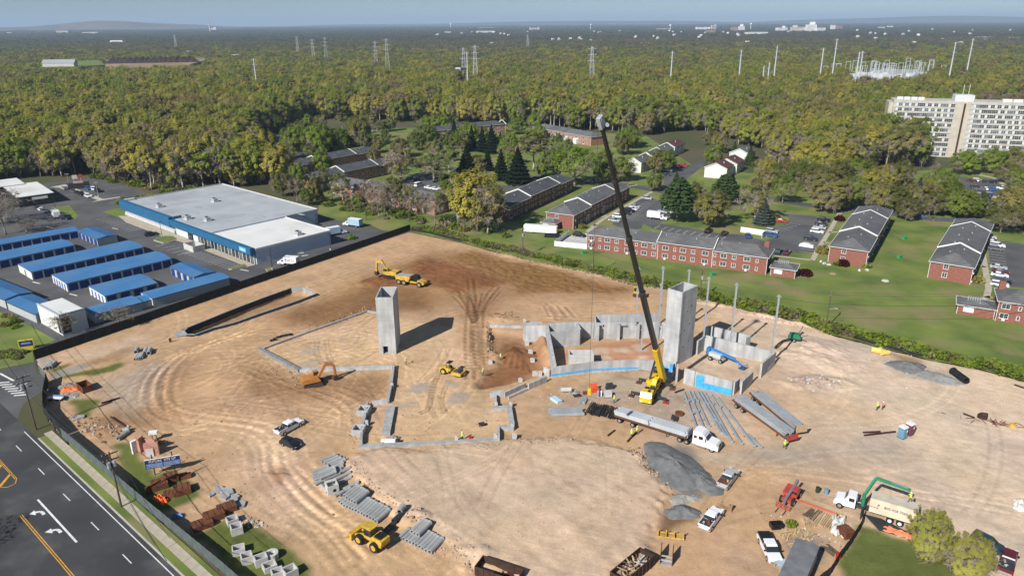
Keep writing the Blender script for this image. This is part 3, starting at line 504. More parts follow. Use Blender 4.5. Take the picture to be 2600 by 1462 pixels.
for lb, a, b, h in (('stepped low wall touching the long front wall', (7.03,145.50), (8.3, 144.0), 1.9), ('low sloping wall beside the gravel patch', (3.34,138.16), (7.37,141.72), 1.5), ('doubled low wall at the corner of the pit', (-1.79,135.17), (2.77,139.43), 1.1), ('short low wall at the pit corner', (-4.80,135.01), (-1.89,135.37), 1.1)):
    wall(lb, [([a, b], h)], .4, CONC)
wall('thin kerb wall in front of the doubled wall', [([(-0.91,134.16), (3.03,137.75)], .6)], .3)
# footings of the left building: low grade beams
DKC = M('damp_concrete', (.20, .215, .22), .85, .2, .9, .2)
for lb, pts, h, th, mt in (('long diagonal grade beam along the brown slope', [(-60.22,159.72), (-56.10,164.82), (-48.49,173.44), (-39.54,183.54), (-36.50,182.02)], .45, .5, CONC_D),
    ('dark form-lined footing at the left corner of the slab', [(-60.98,158.94), (-48.13,147.43)], .75, .9, DKC), ('straight pale footing behind the orange excavator', [(-48.22,147.76), (-27.22,149.00)], .6, 1.0, CONC),
    ('footing wall with a dark trench, from the pale footing to the stair bay', [(-27.16,149.32), (-26.29,140.04), (-25.87,132.65)], .95, .55, CONC_D), ('cross footing at the stair bay', [(-29.07,132.38), (-25.89,132.82)], .8, .6, CONC),
    ('zigzag footing on the outer side of the stair bay', [(-29.96,132.07), (-29.77,128.95), (-29.41,126.24), (-29.23,122.49), (-28.35,116.80)], 1.0, .5, CONC_D), ('wide flat footing inside the stair bay', [(-24.83,130.58), (-24.26,120.21)], .7, 1.6, CONC_D),
    ('long front footing facing the pale pad', [(-28.67,115.90), (-19.70,116.70), (-11.18,117.38), (-2.45,118.07)], .55, .95, CONC_D), ('right return of the front footing', [(-2.73,117.54), (-2.80,122.02)], 1.0, .5, CONC), ('cross footing by the mortar box', [(-2.80,122.02), (0.16,121.98)], .9, .8, CONC_D),
    ('doubled footing bar at the right edge of the slab', [(-0.74,129.80), (-0.13,122.69)], .9, 1.0, CONC_D), ('slab-edge footing with plank leaning on it', [(-4.47,129.70), (-0.89,129.96)], .7, .8, CONC_D), ('short footing beside the pit corner', [(-3.63,134.63), (-3.48,130.77)], .9, .5, CONC), ('pale footing below the short low wall', [(-4.47,135.97), (-1.88,136.27)], .9, .6, CONC)):
    wall(lb, [(pts, h)], th, mt, 'footing', -.6, 'footing')
for q, lb in (((-30.13,128.80), 'hollow concrete pocket at the far end of the zigzag footing'), ((-29.68,121.38), 'hollow concrete pocket at the near end of the zigzag footing')):
    t = thing('concrete_pocket', lb, 'concrete box', q, -.1)
    for x, y, sx, sy in ((0, -1.1, 2.3, .3), (0, 1.1, 2.3, .3), (-1, 0, .3, 1.88), (1, 0, .3, 1.88)): MB().box(x, y, -.3, sx, sy, 1.5).obj('side_panel', CONC, t)
for i, (q, w_, h_) in enumerate((((3.59,163.59), .95, 1.0), ((4.31,157.68), .95, .8), ((4.69,154.10), .95, .8), ((5.08,145.98), 1.1, .9), ((6.18,144.83), .7, 1.0), ((1.71,142.23), .8, .7), ((-5.13,151.30), .9, .6), ((0.29,118.56), .8, .9), ((3.23,174.73), .7, 1.2))):
    solo('column_pier', ('%s pale concrete pier' % nth(i))+(' counted from the back of the earth pit' if i < 3 else ' of the site, '+('beside the low walls', 'at the end of the stepped wall', 'above the doubled wall', 'on the rutted lane edge', 'near the front footing', 'on the back pit wall')[i-3]), 'concrete pier', MB().box(0, 0, -.4, w_, w_, h_+.4).box(0, 0, h_+.001, w_*.5, w_*.5, .1), CONC_L, (*q, ground_z(q)), .15)
# galvanised columns
COLS = [((30.4, 164.2), 4, 14.3, 'third from the crane boom, on a ribbed wall pilaster'), ((36.3, 164.3), 4, 14.4, 'rising left of the tall shaft from the ribbed wall'), ((45.4, 157.1), 3.9, 14.3, 'standing just right of the tall shaft'), ((51.2, 154.8), 3.4, 14.1, 'above the middle of the boom lift wall'),
        ((59.2, 149.8), 3.0, 13.5, 'at the far right end of the boom lift wall'), ((30.9, 157.8), 0, 15.0, 'standing on the basement floor under the boom'), ((35.2, 160.2), 0, 15.6, 'standing on the basement floor left of the tall shaft'), ((44.2, 170.5), 0, 15.5, 'half hidden behind the tall shaft')]
for q, z, h, lb in COLS:
    t = thing('steel_column', 'tall galvanised steel column '+lb, 'steel column', (*q, z-.02)); w_ = .34
    MB().box(0, 0, 0, w_, w_, h).obj('post', GALV, t); MB().box(0, 0, 0, .6, .6, .05).obj('base_plate', GALV, t)
    for zz in (h*.35, h*.62): MB().box(0, 0, zz, .62, .5, .16).box(.2, 0, zz-.3, .1, .5, .3).obj('bracket', GALV, t)
    MB().box(0, 0, h, .8, .5, .25).box(0, 0, h+.24, .3, .75, .3).obj('cap_plate', GALV, t)
# lined trench
LINER = M('black_liner', (.016, .017, .018), .6, .25, .8, .3); CURB = M('trench_cap', (.30, .32, .33), .8, .15, .8)
t = thing('lined_trench', 'long lined drainage trench with one rounded end', 'trench', (*BASIN[0], 0)); c0 = BASIN[0]
for i in range(len(BASIN)):
    a, b = BASIN[i], BASIN[(i+1) % len(BASIN)]; L = dist(a, b)
    if L < .3: continue
    P = [(a[0]-c0[0], a[1]-c0[1]), (b[0]-c0[0], b[1]-c0[1])]; cx, cy = (P[0][0]+P[1][0])/2, (P[0][1]+P[1][1])/2
    MB().box(cx, cy, -2.5, L+.15, .3, 2.62, 0, head(a, b)).obj('wall_liner', CONC_D if 4 <= i <= 5 else LINER, t); MB().box(cx, cy, .125, L+.1, .36, .1, 0, head(a, b)).obj('cap', CURB, t)
m = MB()
for a, b in ((BASIN[6], BASIN[7]), (BASIN[7], BASIN[8]), (BASIN[8], BASIN[9]), (BASIN[9], BASIN[10]), (BASIN[10], BASIN[11])):
    d = head(a, b)-math.pi/2; o = (-math.cos(d)*-1.0, -math.sin(d)*-1.0); q = mid(a, b); m.box(q[0]-o[0]*.9-c0[0], q[1]-o[1]*.9-c0[1], -.2, dist(a, b), 1.3, .34, 0, head(a, b))
m.obj('outer_liner', LINER, t); MB().flat([(x-c0[0], y-c0[1]) for x, y in ((-86.65,170.11), (-84.67,171.55), (-82.34,168.29), (-84.68,167.18))], .16).obj('apron', CONC_D, t)
solo('marker_post', 'rusty short post by the trench end', 'post', MB().box(0, 0, -.1, .5, .3, 1.2), RUSTD, (-84.88,164.21))
# ---------------------------------------------------------------- fences
SCREEN = M('fence_screen', (.085, .105, .105), .85, .2, .5, .3); SCREENB = M('black_and_shaded_screen', (.018, .02, .021), .85, .25, .5, .3)  # black one also carries the shaded side of the same screen in its colour
def fence(label, pts, h=2.1, mat=None, step=3.0, name='screen_fence'):
    mat = mat or SCREEN; t = thing(name, label, 'fence', (*pts[0], 0)); o = pts[0]; post = MB().cyl((0, 0, -.3), (0, 0, h+.05), .045, n=6).mesh('post', STEELD); cache = {}
    for a, b in zip(pts, pts[1:]):
        n = max(1, round(dist(a, b)/step)); L = dist(a, b)/n; key = round(L, 2)
        if key not in cache:
            for q in range(2):
                m = MB(); N_ = 4
                for k in range(N_):
                    x0, x1 = L*k/N_, L*(k+1)/N_; y0, y1 = [.06*math.sin(3+q+2.3*kk) if 0 < kk < N_ else 0 for kk in (k, k+1)]
                    m.add([(x0, y0, .02), (x1, y1, .02), (x1, y1*.5, h), (x0, y0*.5, h)], [(0, 1, 2, 3)]); m.add([(x0, y0+.02, .02), (x1, y1+.02, .02), (x1, y1*.5+.02, h), (x0, y0*.5+.02, h)], [(3, 2, 1, 0)])
                cache.setdefault(key, []).append(m.mesh('screen_panel', mat))
        for k in range(n):
            p = mid(a, b, k/n); part('screen_panel', rnd.choice(cache[key]), t, (p[0]-o[0], p[1]-o[1], 0), head(a, b)); part('post', post, t, (p[0]-o[0], p[1]-o[1], 0))
    return t
fence('long screened fence, blackened for its shaded side, between the site and the storage units', [(-112.9, 155.1), (-97.6, 177.3), (-77.8, 207.1), (-38.5, 266.1)], 2.3, SCREENB)
fence('screened fence at the gate corner by the side street', [(-86.5, 120.7), (-94.8, 129), (-98.4, 134.8), (-103, 143.7)], 2.2, SCREENB)
fence('grey-green screened fence along the main road footpath', [(-30, 73.5), (-41.2, 83.2), (-62.3, 100.5), (-86.3, 120.5)], 2.1)
GATE = M('gate_mesh', (.17, .19, .20), .6, .2, .5, metal=.3)
t = thing('gate', 'chain-link gate standing open at the site entrance', 'gate', (-107.6, 148.2)); hd = head((-107.6, 148.2), (-103, 143.7)); L = dist((-107.6, 148.2), (-103, 143.7)); m = MB()
for z in (.15, 1.1, 2.0): m.bar((0, 0, z), (math.cos(hd)*L, math.sin(hd)*L, z), .06, .06)
m.obj('frame', GALV, t); m = MB()
for k in range(24): u = k/23*L; m.bar((math.cos(hd)*u, math.sin(hd)*u, .15), (math.cos(hd)*u, math.sin(hd)*u, 2.0), .03, .03)
m.obj('mesh_infill', GATE, t)
fence('black fence screen round the lawn with the two shrubby trees', [(55.58,95.41), (53.80,92.37), (50.48,88.48), (47.41,85.30), (44.80,82.23), (37.0, 76.5)], 1.7, SCREENB, 2.0)
def silt(label, pts): fence(label, pts, .75, SCREENB, 2.5, 'silt_fence')
silt('low black silt fence below the weeds at the right edge of the site', [(84.64,163.63), (88.92,159.20), (93.44,154.97), (96.94,152.16), (101.86,149.90), (106.79,146.52), (110.34,142.40), (112.31,140.20)])
silt('low black silt fence at the far corner of the site', [(-38.02,265.36), (-30.57,261.12), (-23.54,254.72), (-18.10,250.54)])

# ================================================================ BUILDINGS
BRICK = M('red_brick', (.245, .098, .073), .9, .22, 1.2, .2, det=8, stretch=(1, 1, 3)); BRICKP = M('pale_brick', (.34, .17, .12), .9, .2, 1.2, .2, det=8, stretch=(1, 1, 3))
SHING = M('grey_shingle', (.122, .122, .125), .9, .2, .5, .2, det=8, stretch=(1, 1, 5), c3=(.085, .085, .088), s3=.1, w3=.8); SHINGD = M('dark_shingle', (.075, .078, .085), .9, .18, .35, .2, det=8); SHINGR = M('maroon_shingle', (.10, .045, .045), .9, .2, .35, .2, det=8)
SIDING = M('white_siding', (.66, .65, .62), .7, .08, .5, stretch=(.3, .3, 6)); TRIM = M('white_trim', (.72, .72, .70), .5, .05, .5)
def window_meshes(w, h):
    f = MB(); f.box(0, -.03, 0, w, .1, h).box(0, -.06, -.06, w+.12, .16, .06); p = MB(); n = 2 if w > .8 else 1; g = (w-.16)/n
    for i in range(n):
        x = -w/2+.08+g*(i+.5)
        for zz, hh in ((.08, h/2-.11), (h/2+.03, h/2-.11)): p.box(x, -.085, zz, g-.08, .02, hh)
    return f.mesh('window', TRIM), p.mesh('pane', GLASS)
WIN = {k: window_meshes(*k) for k in ((2.0, 1.35), (1.3, 1.3), (.75, 1.1), (1.4, 1.5))}
ACU = MB().box(0, -.2, 0, .7, .4, .45).mesh('air_conditioner', TRIM)
def put_window(parent, kind, x, y, z, rz, ac=False):
    f, p = WIN[kind]; o = part('window', f, parent, (x, y, z), rz); part('pane', p, o)
    if ac: part('air_conditioner', ACU, parent, (x, y, z-.62), rz)
DOORM = None
def block(label, P, Q, depth, eave=5.5, rise=2.3, faces='S', steps=(), brick=None, roof=None, pat=None, hip=True, name='brick_apartment_block', overhang=.45, doors=False, floors=2):
    """near face runs P to Q; the block reaches depth metres away from it"""
    X = dist(P, Q); Yd = depth; hd = head(P, Q); t = thing(name, label, 'apartment block', P, hd); brick = brick or BRICK; roof = roof or SHING
    along_y = Yd > X; Lr = Yd if along_y else X; Wr = X if along_y else Yd
    T = (lambda u, v_, z: (v_, u, z)) if along_y else (lambda u, v_, z: (u, v_, z))
    MB().box(X/2, Yd/2, -.1, X, Yd, eave+.1).obj('wall', brick, t)
    cuts = [0]+[s*Lr for s in steps]+[Lr]; ov = overhang
    for i in range(len(cuts)-1):
        dz = .55 if i % 2 else 0.0; u0 = cuts[i]-(ov if i == 0 else (.25 if dz else 0)); u1 = cuts[i+1]+(ov if i == len(cuts)-2 else (.25 if dz else 0))
        h0 = hip and i == 0; h1 = hip and i == len(cuts)-2; k = Wr/2+ov
        zb, zt = eave+dz, eave+dz+rise; r0 = u0+(k*.9 if h0 else 0); r1 = u1-(k*.9 if h1 else 0)
        A = [T(u0, -ov, zb), T(u1, -ov, zb), T(u1, Wr+ov, zb), T(u0, Wr+ov, zb), T(r0, Wr/2, zt), T(r1, Wr/2, zt)]
        m = MB(); F = [(0, 1, 5, 4), (2, 3, 4, 5), (1, 2, 5), (3, 0, 4), (3, 2, 1, 0)]
        m.add(A, F if not along_y else [f[::-1] for f in F]); ro = m.obj('roof', roof, t)
        if dz: MB().box(*T((cuts[i]+cuts[i+1])/2, Wr/2, 0)[:2], eave-.1, *((X+.1, cuts[i+1]-cuts[i]) if along_y else (cuts[i+1]-cuts[i], Yd+.1)), dz+.1).obj('raised_wall', brick, t)
        if dz:
            g = MB()
            for u in (u0, u1):
                s = .12 if u == u1 else -.12
                for a, b in (((u+s, -ov, zb), (u+s, Wr/2, zt)), ((u+s, Wr/2, zt), (u+s, Wr+ov, zb))): g.bar(T(*a), T(*b), .22, .42)
            g.obj('gable_trim', TRIM, t)
        g = MB()
        for v_ in (-ov-.06, Wr+ov+.06): g.bar(T(u0, v_, zb-.02), T(u1, v_, zb-.02), .12, .14)
        if h0: g.bar(T(u0-.06, -ov, zb-.02), T(u0-.06, Wr+ov, zb-.02), .12, .14)
        if h1: g.bar(T(u1+.06, -ov, zb-.02), T(u1+.06, Wr+ov, zb-.02), .12, .14)
        g.obj('gutter', TRIM, t)
        for q in range(max(1, int((r1-r0)/5))):
            u = r0+2+q*5
            if u < r1-.5: MB().box(*T(u, Wr/2+(1.6 if q % 2 else -1.6), zt-.85), .3, .3, .55).obj('roof_vent', GALV, t)
    g = MB()
    for x, y in ((-.05, -.05), (X+.05, -.05)): g.box(x, y, 0, .12, .12, eave)
    for s in steps: q = T(s*Lr, -.06, 0); g.box(q[0], q[1], 0, .14, .14, eave)
    g.obj('downpipe', TRIM, t)
    pat = pat or [((2.0, 1.35), 2.6, 1), ((.75, 1.1), 2.2, 0), ((2.0, 1.35), 2.8, 0), ((1.3, 1.3), 3.4, 0)]
    for fc in faces:
        Lf = {'S': X, 'N': X, 'E': Yd, 'W': Yd}[fc]
        if Lf < 16: spots = [((1.4, 1.5), Lf*.38, 0)] if Lf > 8 else [((1.3, 1.3), Lf/2, 0)]
        else:
            spots = []; x = 1.6; i = 0
            while x < Lf-1.4: k_, dx, ac = pat[i % len(pat)]; spots.append((k_, x, ac)); x += dx+.5; i += 1
        for fl in range(floors):
            for k_, u, ac in spots:
                z = .95+fl*2.65
                loc = {'S': (u, 0, 0), 'E': (X, u, math.pi/2), 'W': (0, Lf-u, -math.pi/2), 'N': (Lf-u, Yd, math.pi)}[fc]
                put_window(t, k_, loc[0], loc[1], z, loc[2], ac and fl == 0 or (ac and rnd.random() < .5))
        if doors and fc in 'EW' :
            for q in range(3):
                u = Lf*(.2+.28*q); m = MB(); m.box(0, -.5, 0, .14, .14, 2.9).box(1.5, -.5, 0, .14, .14, 2.9).box(.75, -.35, 2.9, 1.9, .9, .25).box(.75, -.06, 0, 1.0, .1, 2.2)
                m.obj('porch', TRIM, t, loc=((X, u, 0) if fc == 'E' else (0, u, 0)), rz=math.pi/2 if fc == 'E' else -math.pi/2)
    return t
def annex(label, P, Q, depth, h=2.7, name='boiler_house'):
    t = block(label, P, Q, depth, h, 1.1, '', name=name); X = dist(P, Q)
    MB().box(X*.3, -.04, .9, 2.4, .1, 1.3).obj('louvre', TRIM, t)
    for i in range(6): MB().cyl((X*.25+i*.55, depth*.4, h+.4), (X*.25+i*.55, depth*.4, h+1.7), .13, n=7).cyl((X*.25+i*.55, depth*.4, h+1.7), (X*.25+i*.55, depth*.4, h+1.85), .22, n=7).obj('flue', GALV, t)
    return t
F1 = block('long red brick block facing the site behind the lawn', (26.06, 240.1), (78.7, 212.1), 9.6, faces='S', steps=(.42, .72))
annex('low brick boiler house with flues at the end of the long block', (80.0, 211.4), (86.2, 208.2), 6.5)
MB().box(57.9, 8.6, 0, 1.5, 1.5, 8.2).obj('chimney', BRICK, F1)
block('brick block with shaded porches, left of the white box truck', (13.6, 271.0), (23.3, 265.4), 58, 5.6, 2.4, 'SE', (.28, .74), doors=True)
annex('small hip-roofed brick shed beside the white container', (11.50,266.77), (16.32,264.05), 5)
block('brick block left of the striped lawn, nearest the site', (103.2, 224.4), (112.6, 218.4), 62, 5.4, 2.5, 'SE', (.3, .72))
block('brick block right of the striped lawn', (127.1, 208.5), (136.0, 201.9), 60, 5.3, 2.5, 'SE', (.26, .76))
F2 = block('brick block cut by the right edge of the photo', (126.38,174.55), ((126.38,174.55)[0]+.883*34, (126.38,174.55)[1]-.47*34), 10, faces='S'); MB().box(1.0, 9, 0, 1.5, 1.5, 8.2).obj('chimney', BRICK, F2)
annex('low brick boiler house with flues before the right edge block', (119.18,179.58), (126.36,175.44), 6.5)
block('shaded brick block behind the gold tree', (-10.8, 285.4), (-1.0, 280.0), 62, 5.5, 2.4, 'E', (.3, .75), roof=SHINGD)
block('red brick block half hidden by bare trees near the fence corner', (-82.8, 328.6), (-31.2, 288.2), 10, 5.6, 2.3, 'S', (.33, .68), brick=BRICKP)
block('near one of two parallel dark-roofed brick blocks', (-100.4, 345.5), (-91.4, 338.6), 54, 5.5, 2.3, 'SE', (.3, .7), brick=BRICKP, roof=SHINGD)
block('far one of two parallel dark-roofed brick blocks', (-121.5, 372.5), (-112.5, 366.0), 64, 5.5, 2.3, 'SE', (.3, .7), brick=BRICKP, roof=SHINGD)
block('far brick block with white porches at the wood edge on the left', (-158.5, 455.5), (-98, 474), 11, 5.6, 2.3, 'S', (.35, .7), brick=BRICKP, roof=SHINGD)
block('far brick block behind the dark spruces', (-58, 491), (-4, 523), 11, 5.6, 2.3, 'S', (.5,), brick=BRICKP, roof=SHINGD)
A5 = block('long brick block with white dormer porches under the tall wood', (15.5, 511), (50.5, 461.5), 11, 5.6, 2.3, 'S', (), brick=BRICKP, roof=SHING)
for i in range(4): MB().box(14+i*11, -1.0, 0, 3.4, 2.0, 2.7).box(14+i*11, -1.0, 2.7, 3.6, 2.2, .9, 0, 0, .5, .9).obj('porch', TRIM, A5)
def house(label, P, Q, depth, roof, h=5.2):
    X = dist(P, Q); t = thing('townhouse', label, 'townhouse', P, head(P, Q)); r = 2.3; o = .35
    m = MB(); m.box(X/2, depth/2, -.1, X, depth, h+.1); m.add([(0, 0, h), (X, 0, h), (X/2, 0, h+r), (0, depth, h), (X, depth, h), (X/2, depth, h+r)], [(0, 1, 2), (5, 4, 3)]); m.obj('wall', SIDING, t)
    for s, nm in ((0, 1), (1, -1)):
        e = (-o, h-o*.4) if s == 0 else (X+o, h-o*.4); m = MB(); a = [(e[0], -o, e[1]), (X/2, -o, h+r+.12), (X/2, depth+o, h+r+.12), (e[0], depth+o, e[1])]
        m.add(a+[(p[0], p[1], p[2]-.14) for p in a], [(0, 1, 2, 3), (7, 6, 5, 4), (0, 4, 5, 1), (1, 5, 6, 2), (2, 6, 7, 3), (3, 7, 4, 0)]); m.obj('roof', roof, t)
    g = MB(); g.bar((-o, -o-.05, h-o*.4), (X/2, -o-.05, h+r+.1), .1, .25).bar((X+o, -o-.05, h-o*.4), (X/2, -o-.05, h+r+.1), .1, .25); g.obj('gable_trim', TRIM, t)
    for fl in (0, 1):
        for u in (.3, .7): put_window(t, (1.3, 1.3), X, depth*u, 1+fl*2.5, math.pi/2)
    MB().box(X*.7, depth*.5, h+.9, .5, .5, 1.3).obj('chimney', GALV, t)
house('grey-roofed white townhouse nearest the crane boom', (60.2, 378.6), (67.4, 373.9), 15, SHING); house('grey-roofed white townhouse, second in the left row', (69.8, 395.5), (77, 390.8), 15, SHING)
house('grey-roofed white townhouse, third in the left row', (78.6, 412), (85.8, 407.3), 15, SHING); house('maroon-roofed white townhouse at the back of the left row', (87.5, 429), (95.5, 424), 17, SHINGR)
house('maroon-roofed white townhouse in front of the right pair', (97.4, 362.4), (107, 356.8), 13, SHINGR); house('maroon-roofed white townhouse stepped behind its twin', (106.5, 374.5), (115.6, 369), 14, SHINGR); house('grey-roofed townhouse half hidden in trees behind the maroon pair', (122, 405), (131, 399.5), 15, SHING)
# ---------------------------------------------------------------- tower block
BEIGE = M('beige_concrete', (.44, .42, .375), .85, .1, .3); BEIGE2 = M('tan_concrete', (.46, .415, .34), .85, .1, .3); WPAN = M('white_panel', (.58, .59, .60), .6, .06, .4)
P = (219.5, 425.2); hd = math.atan2(-.345, .939); t = thing('tower_block', 'beige eleven-storey apartment tower at the right edge', 'tower block', P, hd); FH = 2.72; NF = 11
wp = MB().box(0, 0, 0, 1.9, .3, 1.5).mesh('window', GLASS); wq = MB().box(0, 0, 0, 1.9, .3, 1.5).mesh('window', GLASSB); pp = MB().box(0, 0, 0, 1.25, .2, 1.5).mesh('wall_panel', WPAN); fr = MB().box(0, -.17, .7, 1.9, .05, .07).box(0, -.17, 0, .07, .05, 1.5).mesh('window_bar', TRIM)
for x0, x1 in ((0, 31.5), (38.5, 74)):
    MB().box((x0+x1)/2, 8, -.1, x1-x0, 16, NF*FH+.6).obj('wing_wall', BEIGE, t)
    for f in range(NF):
        z = f*FH+.75; MB().box((x0+x1)/2, -.1, f*FH+2.35, x1-x0-.1, .3, .9).obj('spandrel', BEIGE, t)
        x = x0+3.6
        while x < x1-1.2:
            part('wall_panel', pp, t, (x-1.45, -.02, z)); w_ = part('window', rnd.choice((wp, wp, wq)), t, (x, .02, z)); part('window_bar', fr, w_, (0, 0, 0)); x += 1.95 if rnd.random() < .35 else 3.2
    MB().box((x0+x1)/2, 8, NF*FH+.55, x1-x0+.2, 16.2, .5).obj('parapet', BEIGE, t)
for x0, x1 in ((1.5, 16), (54, 74)):
    for i in range(4): MB().box(x0+(x1-x0)*(i+.5)/4, 4.5, NF*FH+1.0, (x1-x0)/4-.5, 2.2, 1.6).obj('rooftop_unit', WPAN, t)
MB().box(35, 6.5, -.1, 7.0, 13, NF*FH+1).obj('stair_core', BEIGE2, t); MB().box(35.8, -.02, 0, 1.0, .1, NF*FH).obj('stair_slot', RUSTD, t); MB().box(35, 4, NF*FH+.9, 9.5, 8, 3.6).obj('lift_house', WPAN, t)
for x in (34.4, 37.2): MB().cyl((x, 4, NF*FH+4.5), (x, 4, NF*FH+10), .1, n=6).obj('antenna', TRIM, t)
MB().box(-1.2, 8, 0, 2.2, 14, NF*FH-.3).obj('end_wall', BEIGE2, t)
t = thing('entrance_pavilion', 'small pavilion with a reddish hipped roof before the tower block', 'pavilion', (259.15,376.23)); MB().box(0, 0, 2.6, 10, 8, 2.4, 0, .3, .1, .1).obj('roof', M('red_tile', (.30, .13, .08), .85), t)
for x, y in ((-3.5, -2.8), (3.5, -2.8), (3.5, 2.8), (-3.5, 2.8)): MB().box(x*.95-y*.3, x*.3+y*.95, 0, .4, .4, 2.7).obj('post', BEIGE, t)
# ---------------------------------------------------------------- blue store
SBLUE = M('store_blue', (.018, .115, .235), .5, .08, .4, spec=.4); GROOF = M('grey_membrane_roof', (.38, .40, .42), .8, .08, .15, det=8, c3=(.29, .31, .32), s3=.06, w3=.8); WROOF = M('white_membrane_roof', (.66, .66, .64), .8, .05, .15, c3=(.50, .49, .46), s3=.07, w3=.7); LBLUE = M('pale_blue_wall', (.36, .42, .50), .7, .08, .4)
t = thing('blue_store', 'blue-fronted store with a grey roof and a white-roofed wing', 'store', (-157.4, 290.6), math.atan2(-.6616, .7499)); X0 = -4
MB().box(33, 21.8, 0, 73.9, 43.2, 5.55).obj('wall', LBLUE, t); MB().box(33, 21.8, 5.552, 73.6, 42.9, .12).obj('grey_roof', GROOF, t)
MB().box(84.2, 14.7, 0, 28.2, 29, 5.2).obj('wing_wall', M('pale_grey_block', (.50, .55, .62), .7, .05, .4, stretch=(.2, .2, 3)), t); MB().box(84.2, 14.7, 5.203, 28.0, 28.8, .12).obj('white_roof', WROOF, t)
MB().box(33, 43.6, 5.3, 74.3, .3, .7).box(70.2, 36.4, 5.3, .3, 14, .7).box(-4.2, 21.8, 5.3, .3, 43.5, .7).obj('parapet', CONC_L, t); MB().box(98.5, 14.7, 4.95, .3, 29.2, .55).box(84.2, 29.4, 4.95, 28.5, .3, .55).obj('wing_parapet', WROOF, t)
MB().box(18.5, -.9, 3.0, 45, 1.6, 3.6).obj('blue_fascia', SBLUE, t); MB().box(41.2, 1.4, 3.0, .5, 3.2, 3.6).obj('fascia_return', SBLUE, t); MB().box(70, -1.0, 3.5, 57, 1.5, 2.3).obj('blue_fascia', SBLUE, t)
m = MB(); m.box(-3.2, 1.5, 5.55, 1.4, 5.5, .9); m.obj('fascia_brace', WPAN, t)
for i in range(16): MB().box(60.5+i*2.4, -.15, .3, 2.1, .12, 3.0).obj('shop_window', GLASS if i % 3 else GLASSB, t); MB().box(61.7+i*2.4, -.25, 0, .22, .25, 3.4).obj('mullion', TRIM, t)
MB().box(47, -.1, 0, 9, .2, 3.2).obj('white_wall', SIDING, t); MB().box(57.5, -.1, 0, 3.5, .2, 3.2).obj('white_wall', SIDING, t); MB().box(53.3, -.2, .3, 3.2, .15, 2.6).obj('shop_window', GLASS, t); MB().box(18.5, -.12, 0, 44.5, .25, 1.2).obj('plinth', CONC_L, t)
MB().box(70.3, 36.5, .0, .1, 11, 5.0).obj('back_wall', LBLUE, t)
SGN = M('sign_face', (.16, .45, .75), .5, 0)
sg = MB().box(93.8, -1.8, 4.0, 4.2, .1, 1.4).obj('sign_panel', SGN, t)
def text3(s, parent, loc, size, mat, rot=(math.pi/2, 0, 0), name='lettering', ext=.02):
    cu = bpy.data.curves.new(name, 'FONT'); cu.body = s; cu.size = size; cu.extrude = ext; cu.align_x = 'CENTER'; cu.align_y = 'CENTER'; cu.materials.append(mat); cu.resolution_u = 2
    tmp = bpy.data.objects.new(name, cu); me = bpy.data.meshes.new_from_object(tmp); bpy.data.objects.remove(tmp); bpy.data.curves.remove(cu)
    o = bpy.data.objects.new(name, me); COL.objects.link(o); o.parent = parent; o.location = loc; o.rotation_euler = rot; return o
text3('simplex', sg, (93.8, -1.87, 4.7), 1.0, WHITEP)
for x, y, z in ((18.3, 5, 5.67), (26.5, 24, 5.67), (53.5, 7, 5.67), (45.5, 3.4, 5.67), (95, 18.5, 5.32)):
    MB().box(x, y, z, 2.6, 2.0, .35).obj('rooftop_unit_base', CONC_L, t); u = MB().box(x, y, z+.35, 2.2, 1.6, 1.1).obj('rooftop_unit', GALV, t); MB().cyl((x-.4, y, z+1.45), (x-.4, y, z+1.6), .6, n=12).obj('fan', BLACKP, u)
for x, y in ((40, 10), (60, 12), (63, 24), (30, 15), (72, 35)): MB().box(x, y, 5.672, rnd.uniform(2, 5), rnd.uniform(1, 3), .02).obj('roof_patch', M('roof_patch', (.33, .35, .36), .8, .1, .3), t)
sheet('store_footpath', [(-157.4+.75*x+.66*y, 290.6-.66*x+.75*y) for x, y in ((0, -.6), (98.5, -.6), (98.5, -3.6), (60, -3.6), (44, -5), (10, -5.5), (-4, -3))], .1, SIDEW, 'pale footpath along the front of the blue store')
t = thing('bin_enclosure', 'white-walled bin enclosure in the store car park', 'enclosure', (-112.46,241.51), math.atan2(-.66, .75))
for x, y, sx, sy in ((0, 0, 7, .25), (0, 4, 7, .25), (-3.4, 2, .25, 3.7), (3.4, 2, .25, 3.7)): MB().box(x, y, 0, sx, sy, 2.1).obj('enclosure_panel', CONC_L, t)
for pts, lb in (([(-130.93,254.39), (-130.41,259.38), (-125.84,260.00), (-122.32,255.60), (-125.43,250.12)], 'planted island in the store car park beside the dark car'), ([(-91.22,220.73), (-87.79,226.01), (-86.02,223.94), (-89.96,220.16)], 'planted island at the store corner'), ([(-79.25,220.49), (-78.01,222.11), (-76.04,220.97), (-77.69,217.76)], 'small planted island near the fence')):
    v = MB().prism(pts, 0, .16); struct('planting_island', v, KERB, lb); v = MB().prism([mid(p, (sum(q[0] for q in pts)/len(pts), sum(q[1] for q in pts)/len(pts)), .12) for p in pts], .161, .3); struct('planting_bed', v, GRASS, 'low green planting on '+lb)
